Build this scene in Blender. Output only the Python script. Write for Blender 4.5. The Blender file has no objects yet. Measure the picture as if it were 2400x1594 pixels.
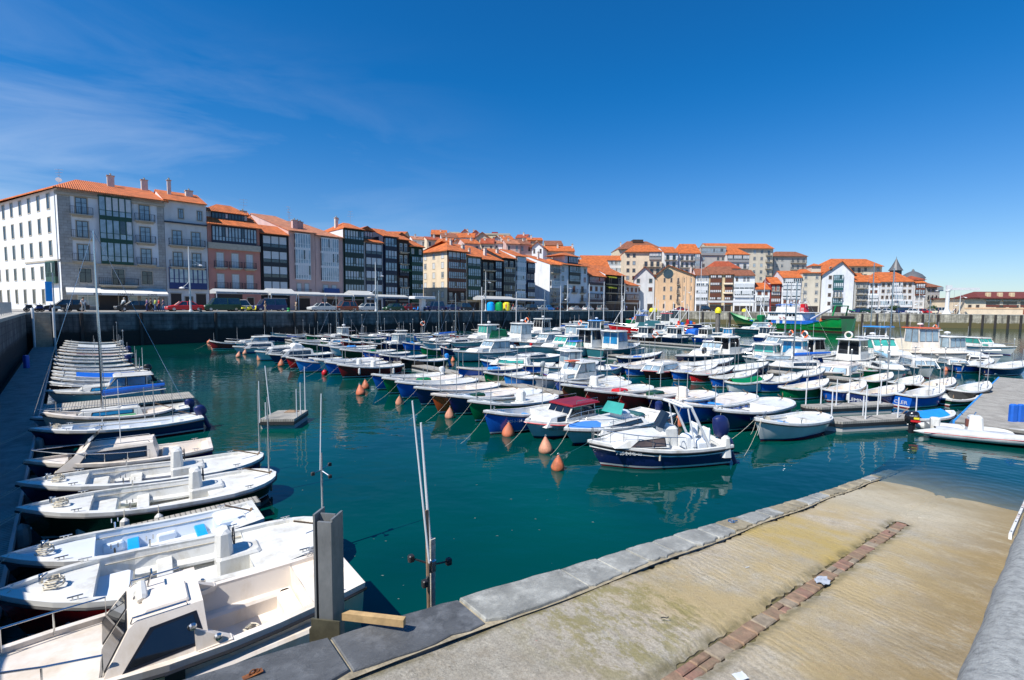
import bpy, math, random
from mathutils import Matrix, Vector
random.seed(7)
C = bpy.data.collections.new('harbour'); S = bpy.context.scene; S.collection.children.link(C)
R = math.radians
# ---------------------------------------------------------------- camera
FPX = 1120.0; PITCH = math.atan((797-718)/FPX); ROLL = R(0.5); EYE = 5.2
fw = Vector((0, math.cos(PITCH), -math.sin(PITCH))); up0 = Vector((0, math.sin(PITCH), math.cos(PITCH))); rt0 = Vector((1, 0, 0))
rt = math.cos(ROLL)*rt0 + math.sin(ROLL)*up0; up = -math.sin(ROLL)*rt0 + math.cos(ROLL)*up0
cam = bpy.data.cameras.new('camera'); cam.sensor_width = 36; cam.lens = FPX/2400*36; cam.clip_start = 0.1; cam.clip_end = 12000
co = bpy.data.objects.new('camera', cam); C.objects.link(co)
co.matrix_world = Matrix(((rt.x, up.x, -fw.x, 0), (rt.y, up.y, -fw.y, 0), (rt.z, up.z, -fw.z, EYE), (0, 0, 0, 1)))
S.camera = co
# ---------------------------------------------------------------- light
SUN_EL = R(53); SH = Vector((-0.755, -0.655, 0)).normalized()
sd = Vector((SH.x*math.cos(SUN_EL), SH.y*math.cos(SUN_EL), math.sin(SUN_EL)))
sl = bpy.data.lights.new('sun', 'SUN'); sl.energy = 4.9; sl.angle = R(0.5); sl.color = (1, .95, .87)
so = bpy.data.objects.new('sun', sl); C.objects.link(so); so.rotation_mode = 'QUATERNION'
so.rotation_quaternion = sd.to_track_quat('Z', 'Y')
wd = bpy.data.worlds.new('World'); S.world = wd; wd.use_nodes = True
nt = wd.node_tree; nt.nodes.clear()
def N(nt, t, **k):
    n = nt.nodes.new(t)
    for a, b in k.items(): setattr(n, a, b)
    return n
sky = N(nt, 'ShaderNodeTexSky'); sky.sky_type = 'NISHITA'; sky.sun_disc = False; sky.sun_elevation = SUN_EL
sky.sun_rotation = math.atan2(SH.x, SH.y); sky.air_density = 1.0; sky.dust_density = 0.15; sky.ozone_density = 2.0
hs = N(nt, 'ShaderNodeHueSaturation'); hs.inputs['Saturation'].default_value = 1.1; hs.inputs['Value'].default_value = 1.0
tc = N(nt, 'ShaderNodeTexCoord'); mp = N(nt, 'ShaderNodeMapping'); mp.inputs['Scale'].default_value = (1.2, 2.0, 6.0); mp.inputs['Rotation'].default_value = (0, .25, .3); mp.inputs['Location'].default_value = (.9, 2.3, .6)
no = N(nt, 'ShaderNodeTexNoise'); no.inputs['Scale'].default_value = 1.9; no.inputs['Detail'].default_value = 9; no.inputs['Roughness'].default_value = .58; no.inputs['Distortion'].default_value = .6
cr = N(nt, 'ShaderNodeValToRGB'); cr.color_ramp.elements[0].position = .42; cr.color_ramp.elements[0].color = (0, 0, 0, 1); cr.color_ramp.elements[1].position = .95; cr.color_ramp.elements[1].color = (.42, .42, .42, 1)
mx = N(nt, 'ShaderNodeMixRGB'); mx.inputs[2].default_value = (7.5, 8.2, 9.0, 1)
bg = N(nt, 'ShaderNodeBackground'); bg.inputs[1].default_value = .092
wo = N(nt, 'ShaderNodeOutputWorld')
L = nt.links.new
L(sky.outputs[0], hs.inputs['Color'])
tn = N(nt, 'ShaderNodeMixRGB', blend_type='MULTIPLY'); tn.inputs[0].default_value = 1; tz = N(nt, 'ShaderNodeSeparateXYZ'); L(tc.outputs['Generated'], tz.inputs[0]); tr_ = N(nt, 'ShaderNodeMapRange'); tr_.interpolation_type = 'SMOOTHSTEP'; tr_.inputs[1].default_value = -.02; tr_.inputs[2].default_value = .42; L(tz.outputs[2], tr_.inputs[0]); tm = N(nt, 'ShaderNodeMixRGB'); tm.inputs[1].default_value = (.66, .77, .98, 1); tm.inputs[2].default_value = (.07, .68, 1.12, 1); L(tr_.outputs[0], tm.inputs[0]); L(tm.outputs[0], tn.inputs[2]); L(hs.outputs[0], tn.inputs[1]); L(tn.outputs[0], mx.inputs[1]); 
L(tc.outputs['Generated'], mp.inputs[0])
L(tc.outputs['Generated'], mp.inputs[0]); L(mp.outputs[0], no.inputs[0]); L(no.outputs[0], cr.inputs[0])
ml = N(nt, 'ShaderNodeMapRange'); ml.interpolation_type = 'SMOOTHSTEP'; ml.inputs[1].default_value = .1; ml.inputs[2].default_value = -.75; L(tz.outputs[0], ml.inputs[0]); mm_ = N(nt, 'ShaderNodeMath', operation='MULTIPLY'); L(cr.outputs[0], mm_.inputs[0]); L(ml.outputs[0], mm_.inputs[1]); m3 = N(nt, 'ShaderNodeMapRange'); m3.interpolation_type = 'SMOOTHSTEP'; m3.inputs[1].default_value = .5; m3.inputs[2].default_value = .2; L(tz.outputs[2], m3.inputs[0]); m4 = N(nt, 'ShaderNodeMath', operation='MULTIPLY'); L(mm_.outputs[0], m4.inputs[0]); L(m3.outputs[0], m4.inputs[1]); L(m4.outputs[0], mx.inputs[0]); L(mx.outputs[0], bg.inputs[0]); L(bg.outputs[0], wo.inputs[0])
S.view_settings.view_transform = 'Standard'; S.view_settings.look = 'None'; S.view_settings.exposure = 0.45; S.view_settings.gamma = 1
S.cycles.max_bounces = 8; S.cycles.transparent_max_bounces = 12; S.cycles.caustics_reflective = False; S.cycles.caustics_refractive = False
# ---------------------------------------------------------------- picture measurements -> world points
def ray(x, y):
    return fw + (x-1200)/FPX*rt - (y-797)/FPX*up
def W(x, y, z=0.0):
    d = ray(x, y); return Vector((0, 0, EYE)) + d*((z-EYE)/d.z)
def onpl(x, y, P, e):
    """ray through (x,y) meets the vertical plane through P along e -> (distance along e, height)"""
    d = ray(x, y); n = Vector((-e[1], e[0])); t = (P[0]*n.x+P[1]*n.y)/(d.x*n.x+d.y*n.y)
    q = d*t; return (q.x-P[0])*e[0]+(q.y-P[1])*e[1], EYE+q.z
# ---------------------------------------------------------------- materials
MC = {}
def mat(name, col, rough=.55, var=.1, vs=2.0, bump=0, bs=20, metal=0, spec=.5, coat=0, stain=None, sscale=1.5):
    if name in MC: return MC[name]
    m = bpy.data.materials.new(name); m.use_nodes = True; t = m.node_tree; p = t.nodes['Principled BSDF']
    p.inputs['Roughness'].default_value = rough; p.inputs['Metallic'].default_value = metal
    p.inputs['Specular IOR Level'].default_value = spec; p.inputs['Coat Weight'].default_value = coat
    c = (*col, 1)
    tc = N(t, 'ShaderNodeTexCoord')
    if var:
        n = N(t, 'ShaderNodeTexNoise'); n.inputs['Scale'].default_value = vs; n.inputs['Detail'].default_value = 7; n.inputs['Roughness'].default_value = .65
        t.links.new(tc.outputs['Object'], n.inputs[0])
        r = N(t, 'ShaderNodeValToRGB'); r.color_ramp.elements[0].position = .3; r.color_ramp.elements[1].position = .7
        r.color_ramp.elements[0].color = (*[max(0, x*(1-var)) for x in col], 1); r.color_ramp.elements[1].color = (*[min(1, x*(1+var)) for x in col], 1)
        t.links.new(n.outputs[0], r.inputs[0]); out = r.outputs[0]
        if stain:
            n2 = N(t, 'ShaderNodeTexNoise'); n2.inputs['Scale'].default_value = sscale; n2.inputs['Detail'].default_value = 10; n2.inputs['Roughness'].default_value = .7
            mp = N(t, 'ShaderNodeMapping'); mp.inputs['Scale'].default_value = (1, 1, .35); t.links.new(tc.outputs['Object'], mp.inputs[0]); t.links.new(mp.outputs[0], n2.inputs[0])
            r2 = N(t, 'ShaderNodeValToRGB'); r2.color_ramp.elements[0].position = .48; r2.color_ramp.elements[1].position = .72; t.links.new(n2.outputs[0], r2.inputs[0])
            m2 = N(t, 'ShaderNodeMixRGB'); m2.inputs[2].default_value = (*stain, 1); t.links.new(r2.outputs[0], m2.inputs[0]); t.links.new(out, m2.inputs[1]); out = m2.outputs[0]
        t.links.new(out, p.inputs['Base Color'])
    else: p.inputs['Base Color'].default_value = c
    if bump:
        b = N(t, 'ShaderNodeBump'); b.inputs['Strength'].default_value = bump; b.inputs['Distance'].default_value = .02
        n = N(t, 'ShaderNodeTexNoise'); n.inputs['Scale'].default_value = bs; n.inputs['Detail'].default_value = 6
        t.links.new(tc.outputs['Object'], n.inputs[0]); t.links.new(n.outputs[0], b.inputs['Height']); t.links.new(b.outputs[0], p.inputs['Normal'])
    MC[name] = m; return m
def hullmat(name, col, anti=(.12, .02, .02), stripe=(.7, .7, .68)):
    """gloss hull paint with a boot stripe and antifouling near the waterline (by object height)"""
    if name in MC: return MC[name]
    m = mat(name, col, .22, .12, 1.3, spec=.5, coat=.3); t = m.node_tree; p = t.nodes['Principled BSDF']
    src = p.inputs['Base Color'].links[0].from_socket
    tc = N(t, 'ShaderNodeTexCoord'); sp = N(t, 'ShaderNodeSeparateXYZ'); t.links.new(tc.outputs['Object'], sp.inputs[0])
    for lim, c in ((.115, stripe), (.055, anti)):
        a = N(t, 'ShaderNodeMath', operation='LESS_THAN'); a.inputs[1].default_value = lim; t.links.new(sp.outputs[2], a.inputs[0])
        q = N(t, 'ShaderNodeMixRGB'); q.inputs[2].default_value = (*c, 1); t.links.new(a.outputs[0], q.inputs[0]); t.links.new(src, q.inputs[1]); src = q.outputs[0]
    t.links.new(src, p.inputs['Base Color']); return m
def brickish(name, c1, c2, mortar, sx, sy, rough=.8, var=.3, bump=.4, gap=.02, axis='XZ'):
    if name in MC: return MC[name]
    m = mat(name, c1, rough, 0); t = m.node_tree; p = t.nodes['Principled BSDF']
    tc = N(t, 'ShaderNodeTexCoord'); sp = N(t, 'ShaderNodeSeparateXYZ'); cb = N(t, 'ShaderNodeCombineXYZ'); t.links.new(tc.outputs['Object'], sp.inputs[0])
    ad = N(t, 'ShaderNodeMath', operation='ADD'); t.links.new(sp.outputs[0], ad.inputs[0]); t.links.new(sp.outputs[1], ad.inputs[1])
    t.links.new(ad.outputs[0] if axis == 'XZ' else sp.outputs[0], cb.inputs[0]); t.links.new(sp.outputs[2 if axis == 'XZ' else 1], cb.inputs[1])
    b = N(t, 'ShaderNodeTexBrick'); b.inputs['Scale'].default_value = 1; b.inputs['Brick Width'].default_value = sx; b.inputs['Row Height'].default_value = sy
    b.inputs['Mortar Size'].default_value = gap; b.inputs['Color1'].default_value = (*c1, 1); b.inputs['Color2'].default_value = (*c2, 1); b.inputs['Mortar'].default_value = (*mortar, 1)
    t.links.new(cb.outputs[0], b.inputs[0])
    n = N(t, 'ShaderNodeTexNoise'); n.inputs['Scale'].default_value = 1.1; n.inputs['Detail'].default_value = 8; n.inputs['Roughness'].default_value = .7; t.links.new(tc.outputs['Object'], n.inputs[0])
    mr = N(t, 'ShaderNodeMapRange'); mr.inputs[1].default_value = .3; mr.inputs[2].default_value = .7; mr.inputs[3].default_value = 1-var; mr.inputs[4].default_value = 1+var; t.links.new(n.outputs[0], mr.inputs[0])
    mm = N(t, 'ShaderNodeMixRGB', blend_type='MULTIPLY'); mm.inputs[0].default_value = 1; t.links.new(b.outputs[0], mm.inputs[1]); t.links.new(mr.outputs[0], mm.inputs[2])
    t.links.new(mm.outputs[0], p.inputs['Base Color'])
    bm = N(t, 'ShaderNodeBump'); bm.inputs['Strength'].default_value = bump; bm.inputs['Distance'].default_value = .03; bm.invert = True
    t.links.new(b.outputs[1], bm.inputs['Height']); t.links.new(bm.outputs[0], p.inputs['Normal'])
    return m
def glassmat(name, col, rough=.06, var=.4):
    m = mat(name, col, rough, var, .9, spec=.9, coat=.4); return m
GL = glassmat('window_glass', (.02, .035, .05)); GLB = glassmat('window_glass_painted_sky', (.27, .36, .42)); GLW = mat('blind_white', (.55, .58, .6), .5)  # pale blue panes: the sky's reflection is put into their base colour
WHITE = mat('white_gelcoat', (.70, .70, .67), .3, .06, 1.2, coat=.2, stain=(.48, .45, .38), sscale=2.6)
WHITE2 = mat('white_gelcoat_cool', (.70, .74, .78), .3, .05, 1.2, coat=.2)
CREAM = mat('cream_gelcoat', (.78, .71, .63), .35, .05, 1.2, coat=.2, stain=(.6, .5, .38), sscale=1.8)
DECKG = mat('pale_grey_deck', (.62, .64, .62), .6, .08, 3, bump=.15, bs=90)
STEEL = mat('stainless_steel', (.55, .56, .57), .25, .05, metal=1)
ALU = mat('galvanised_steel', (.42, .43, .43), .45, .15, 5, metal=.6)
RUB = mat('dark_rubber', (.02, .02, .022), .5, .2)
DK = mat('dark_trim', (.012, .014, .02), .35, .2)
ROPE = mat('rope', (.55, .5, .4), .9, .2, 20)
WOOD = mat('weathered_wood', (.23, .15, .09), .7, .3, 6)
GLASSB = glassmat('smoked_glass', (.01, .012, .015), .04)
ORANGE = mat('buoy_orange', (.62, .17, .08), .6, .3, 3, stain=(.45, .2, .13), sscale=5)
OR2 = mat('buoy_faded', (.60, .26, .16), .65, .3, 3, stain=(.32, .2, .12), sscale=6); OR3 = mat('buoy_slimed', (.52, .14, .06), .55, .4, 5, stain=(.16, .12, .05), sscale=7)
LIFE = mat('lifebuoy_orange', (.85, .14, .03), .5, .1)
COL = dict(navy=(.008, .018, .10), blue=(.01, .11, .50), sky=(.02, .24, .66), green=(.0, .16, .05), dgreen=(.004, .045, .02), red=(.52, .01, .015), dred=(.21, .006, .012), orange=(.58, .10, .02), brown=(.22, .05, .02), white=(.68, .69, .68), grey=(.3, .33, .34), teal=(.02, .11, .13), lblue=(.3, .5, .62), pgrey=(.5, .52, .52), black=(.01, .01, .012), cyan=(.0, .3, .75), cream=(.74, .66, .52), yellow=(.75, .65, .03), bright=(.0, .27, .07), pink=(.6, .1, .1), crimson=(.36, .01, .014))
def H(c): return hullmat('hull_paint_'+c, COL[c], anti=COL['dred'] if c not in ('dred', 'red') else (.03, .01, .01), stripe=(.7, .7, .68) if c not in ('white', 'pgrey') else COL['blue'] if c == 'white' else COL['navy'])
def P(c): return mat('paint_'+c, COL[c], .4, .12, 3)
# ---------------------------------------------------------------- mesh builder
class MB:
    def __init__(s): s.v = []; s.f = []; s.m = []
    def add(s, vs, fs, m=0):
        o = len(s.v); s.v += [tuple(v) for v in vs]; s.f += [tuple(i+o for i in f) for f in fs]; s.m += [m]*len(fs); return s
    def box(s, x0, y0, z0, x1, y1, z1, m=0):
        return s.add([(x0, y0, z0), (x1, y0, z0), (x1, y1, z0), (x0, y1, z0), (x0, y0, z1), (x1, y0, z1), (x1, y1, z1), (x0, y1, z1)],
                     [(3, 2, 1, 0), (4, 5, 6, 7), (0, 1, 5, 4), (1, 2, 6, 5), (2, 3, 7, 6), (3, 0, 4, 7)], m)
    def rbox(s, x0, y0, z0, x1, y1, z1, r=.03, m=0, top=1.0):
        """box with chamfered vertical corners and top edge"""
        def ring(i, z, k=1):
            cx, cy = (x0+x1)/2, (y0+y1)/2; a, b = (x1-x0)/2*k-i, (y1-y0)/2*k-i
            return [(cx+u*a-u*(0 if q else r)*1, cy+w*b-w*(r if q else 0), z) for u, w, q in ((1, -1, 1), (1, 1, 1), (1, 1, 0), (-1, 1, 0), (-1, 1, 1), (-1, -1, 1), (-1, -1, 0), (1, -1, 0))]
        rs = [ring(0, z0), ring(0, z1-r, top), ring(r*.8, z1, top)]
        return s.loft(rs, True, m, caps=True)
    def tube(s, pts, r, n=6, m=0, cap=True):
        pts = [Vector(p) for p in pts]; rr = r if isinstance(r, (list, tuple)) else [r]*len(pts); rings = []
        for i, p in enumerate(pts):
            d = (pts[min(i+1, len(pts)-1)]-pts[max(i-1, 0)]).normalized()
            a = Vector((0, 0, 1)) if abs(d.z) < .9 else Vector((1, 0, 0))
            u = d.cross(a).normalized(); w = d.cross(u)
            rings.append([p+rr[i]*(math.cos(2*math.pi*k/n)*u+math.sin(2*math.pi*k/n)*w) for k in range(n)])
        return s.loft(rings, True, m, caps=cap)
    def loft(s, rings, closed=False, m=0, caps=False):
        n = len(rings[0]); vs = [p for r in rings for p in r]; fs = []
        for i in range(len(rings)-1):
            for j in range(n if closed else n-1):
                k = (j+1) % n; fs.append((i*n+j, i*n+k, (i+1)*n+k, (i+1)*n+j))
        if caps: fs += [tuple(range(n))[::-1], tuple(range((len(rings)-1)*n, len(rings)*n))]
        return s.add(vs, fs, m)
    def prism(s, poly, z0, z1, m=0):
        n = len(poly); return s.add([(x, y, z0) for x, y in poly]+[(x, y, z1) for x, y in poly],
            [tuple(range(n))[::-1], tuple(range(n, 2*n))]+[(i, (i+1) % n, n+(i+1) % n, n+i) for i in range(n)], m)
    def lathe(s, prof, n=12, c=(0, 0, 0), m=0, tilt=None):
        rings = [[Vector((r*math.cos(2*math.pi*k/n), r*math.sin(2*math.pi*k/n), z)) for k in range(n)] for r, z in prof]
        if tilt: rings = [[tilt @ p for p in r] for r in rings]
        return s.loft([[p+Vector(c) for p in r] for r in rings], True, m, caps=True)
    def torus(s, c, R_, r, ax='x', n=16, k=6, mats=(0,)):
        for i in range(n):
            rings = []
            for j in (i, i+1):
                a = 2*math.pi*j/n; ring = []
                for q in range(k):
                    b = 2*math.pi*q/k; rad = R_+r*math.cos(b); h = r*math.sin(b); p = (rad*math.cos(a), rad*math.sin(a), h)
                    p = {'z': p, 'x': (p[2], p[0], p[1]), 'y': (p[0], p[2], p[1])}[ax]; ring.append((p[0]+c[0], p[1]+c[1], p[2]+c[2]))
                rings.append(ring)
            s.loft(rings, True, mats[(i*len(mats)*2//n) % len(mats)])
        return s
    def build(s, name, mats, parent=None, smooth=False, loc=None, **tags):
        me = bpy.data.meshes.new(name); me.from_pydata(s.v, [], s.f)
        for mm in (mats if isinstance(mats, (list, tuple)) else [mats]): me.materials.append(mm)
        me.polygons.foreach_set('material_index', s.m)
        if smooth:
            me.polygons.foreach_set('use_smooth', [True]*len(s.f))
            try: me.set_sharp_from_angle(angle=R(38))
            except Exception: pass
        me.update()
        o = bpy.data.objects.new(name, me); C.objects.link(o)
        if parent: o.parent = parent
        if loc is not None: o.location = loc
        for a, b in tags.items(): o[a] = b
        return o
def thing(name, label, cat, loc=(0, 0, 0), rz=0, group=None):
    o = bpy.data.objects.new(name, None); C.objects.link(o); o.empty_display_size = .3
    o.location = loc; o.rotation_euler = (0, 0, rz); o['label'] = label; o['category'] = cat
    if group: o['group'] = group
    return o
def tag(o, label, cat, group=None):
    o['label'] = label; o['category'] = cat
    if group: o['group'] = group
    return o
def struct(o, kind='structure'): o['kind'] = kind; return o
def part(name, me, parent, loc=(0, 0, 0), rot=(0, 0, 0)):
    o = bpy.data.objects.new(name, me); C.objects.link(o); o.parent = parent; o.location = loc; o.rotation_euler = rot; return o
def copy_tree(o, parent=None):
    c = o.copy(); C.objects.link(c); c.parent = parent
    for ch in list(o.children): copy_tree(ch, c)
    return c
def text_mesh(txt, size, m, parent, loc, rot, name='lettering', ext=.004, sx=1):
    cu = bpy.data.curves.new('t', 'FONT'); cu.body = txt; cu.size = size; cu.extrude = ext; cu.resolution_u = 2; cu.align_x = 'CENTER'
    to = bpy.data.objects.new('t', cu); me = bpy.data.meshes.new_from_object(to); me.materials.clear(); me.materials.append(m); me.name = name
    bpy.data.objects.remove(to); bpy.data.curves.remove(cu)
    o = part(name, me, parent, loc, rot); o.scale = (sx, 1, 1); return o
# ---------------------------------------------------------------- setting: water, slipway, quays, ground
A = Vector((11.143, 14.391)); RD = Vector((.7618, .6478)); RC = Vector((.6478, -.7618)); RS = .1335
def RP(s, t, dz=0.0): q = A+RD*s+RC*t; return (q.x, q.y, -RS*s+dz)
CW1 = Vector((-52.4, 51.5)); CW2 = Vector((41., 158.)); CW3 = Vector((215., 118.))
def leftx(d, off=0): return -(d-10.1)*.9356-10.8-off
WALLTOP = 4.1
def watermat():
    m = bpy.data.materials.new('harbour_water'); m.use_nodes = True; t = m.node_tree; t.nodes.clear(); l = t.links.new
    out = N(t, 'ShaderNodeOutputMaterial'); tc = N(t, 'ShaderNodeTexCoord'); g = N(t, 'ShaderNodeNewGeometry')
    # ripples
    def noise(sc, det, stretch, rot=0):
        mp = N(t, 'ShaderNodeMapping'); mp.inputs['Scale'].default_value = stretch; mp.inputs['Rotation'].default_value = (0, 0, rot)
        n = N(t, 'ShaderNodeTexNoise'); n.inputs['Scale'].default_value = sc; n.inputs['Detail'].default_value = det; n.inputs['Roughness'].default_value = .5
        l(g.outputs['Position'], mp.inputs[0]); l(mp.outputs[0], n.inputs[0]); return n.outputs[0]
    n1 = noise(.9, 2, (1, 1.5, 1), .35); n2 = noise(4.5, 2, (1, 1.7, 1), .2); n3 = noise(.12, 2, (1, 1, 1))
    # calm and ruffled patches
    cm = N(t, 'ShaderNodeMapRange'); cm.inputs[1].default_value = .42; cm.inputs[2].default_value = .62; cm.inputs[3].default_value = .1; cm.inputs[4].default_value = 1; l(n3, cm.inputs[0])
    m1 = N(t, 'ShaderNodeMath', operation='MULTIPLY'); l(n2, m1.inputs[0]); l(cm.outputs[0], m1.inputs[1])
    m2 = N(t, 'ShaderNodeMath', operation='MULTIPLY_ADD'); l(m1.outputs[0], m2.inputs[0]); m2.inputs[1].default_value = .22; l(n1, m2.inputs[2])
    # rings spreading from the foot of the slipway
    sp = N(t, 'ShaderNodeVectorMath', operation='DISTANCE'); l(g.outputs['Position'], sp.inputs[0]); sp.inputs[1].default_value = (13.2, 13.0, 0)
    sn = N(t, 'ShaderNodeMath', operation='MULTIPLY'); l(sp.outputs[1], sn.inputs[0]); sn.inputs[1].default_value = 17
    s2 = N(t, 'ShaderNodeMath', operation='SINE'); l(sn.outputs[0], s2.inputs[0])
    fa = N(t, 'ShaderNodeMapRange'); fa.inputs[1].default_value = .5; fa.inputs[2].default_value = 8; fa.inputs[3].default_value = .07; fa.inputs[4].default_value = 0; l(sp.outputs[1], fa.inputs[0])
    s3 = N(t, 'ShaderNodeMath', operation='MULTIPLY_ADD'); l(s2.outputs[0], s3.inputs[0]); l(fa.outputs[0], s3.inputs[1]); l(m2.outputs[0], s3.inputs[2])
    bp = N(t, 'ShaderNodeBump'); bp.inputs['Strength'].default_value = .17; bp.inputs['Distance'].default_value = .12; l(s3.outputs[0], bp.inputs['Height'])
    gl = N(t, 'ShaderNodeBsdfGlossy'); gl.inputs['Roughness'].default_value = .03; gl.inputs['Color'].default_value = (.9, .95, 1, 1); l(bp.outputs[0], gl.inputs['Normal'])
    fr = N(t, 'ShaderNodeFresnel'); fr.inputs[0].default_value = 1.34; l(bp.outputs[0], fr.inputs['Normal'])
    # murky depth: the deeper the bed under the surface, the more the scattering water hides it
    d1 = N(t, 'ShaderNodeVectorMath', operation='DOT_PRODUCT'); l(g.outputs['Position'], d1.inputs[0]); d1.inputs[1].default_value = (RD.x, RD.y, 0)
    sb = N(t, 'ShaderNodeMath', operation='SUBTRACT'); l(d1.outputs['Value'], sb.inputs[0]); sb.inputs[1].default_value = A.dot(RD)
    c1 = N(t, 'ShaderNodeVectorMath', operation='DOT_PRODUCT'); l(g.outputs['Position'], c1.inputs[0]); c1.inputs[1].default_value = (RC.x, RC.y, 0)
    gt = N(t, 'ShaderNodeMath', operation='LESS_THAN'); l(c1.outputs['Value'], gt.inputs[0]); gt.inputs[1].default_value = A.dot(RC)-.16
    mr = N(t, 'ShaderNodeMapRange'); mr.inputs[1].default_value = -.3; mr.inputs[2].default_value = 6.5; mr.inputs[3].default_value = .06; mr.inputs[4].default_value = 1; l(sb.outputs[0], mr.inputs[0])
    pw = N(t, 'ShaderNodeMath', operation='POWER'); l(mr.outputs[0], pw.inputs[0]); pw.inputs[1].default_value = .75
    mxx = N(t, 'ShaderNodeMath', operation='MAXIMUM'); l(pw.outputs[0], mxx.inputs[0]); l(gt.outputs[0], mxx.inputs[1])
    tr = N(t, 'ShaderNodeBsdfTransparent'); tr.inputs[0].default_value = (.86, .93, .88, 1)
    df = N(t, 'ShaderNodeBsdfDiffuse')
    cr = N(t, 'ShaderNodeValToRGB'); cr.color_ramp.elements[0].color = (.0, .032, .031, 1); cr.color_ramp.elements[1].color = (.0, .056, .045, 1); cr.color_ramp.elements[0].position = .35; cr.color_ramp.elements[1].position = .65
    l(n3, cr.inputs[0]); l(cr.outputs[0], df.inputs[0])
    a = N(t, 'ShaderNodeMixShader'); l(mxx.outputs[0], a.inputs[0]); l(tr.outputs[0], a.inputs[1]); l(df.outputs[0], a.inputs[2])
    b = N(t, 'ShaderNodeMixShader'); l(fr.outputs[0], b.inputs[0]); l(a.outputs[0], b.inputs[1]); l(gl.outputs[0], b.inputs[2])
    l(b.outputs[0], out.inputs[0]); return m
MB().add([(-5000, -200, 0), (5000, -200, 0), (9000, 9000, 0), (-9000, 9000, 0)], [(0, 1, 2, 3)]).build('water', watermat(), kind='structure')
MB().add([(-300, -50, -3), (400, -50, -3), (400, 400, -3), (-300, 400, -3)], [(0, 1, 2, 3)]).build('sea_bed', mat('sea_bed_mud', (.03, .07, .06), .9), kind='structure')
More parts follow.
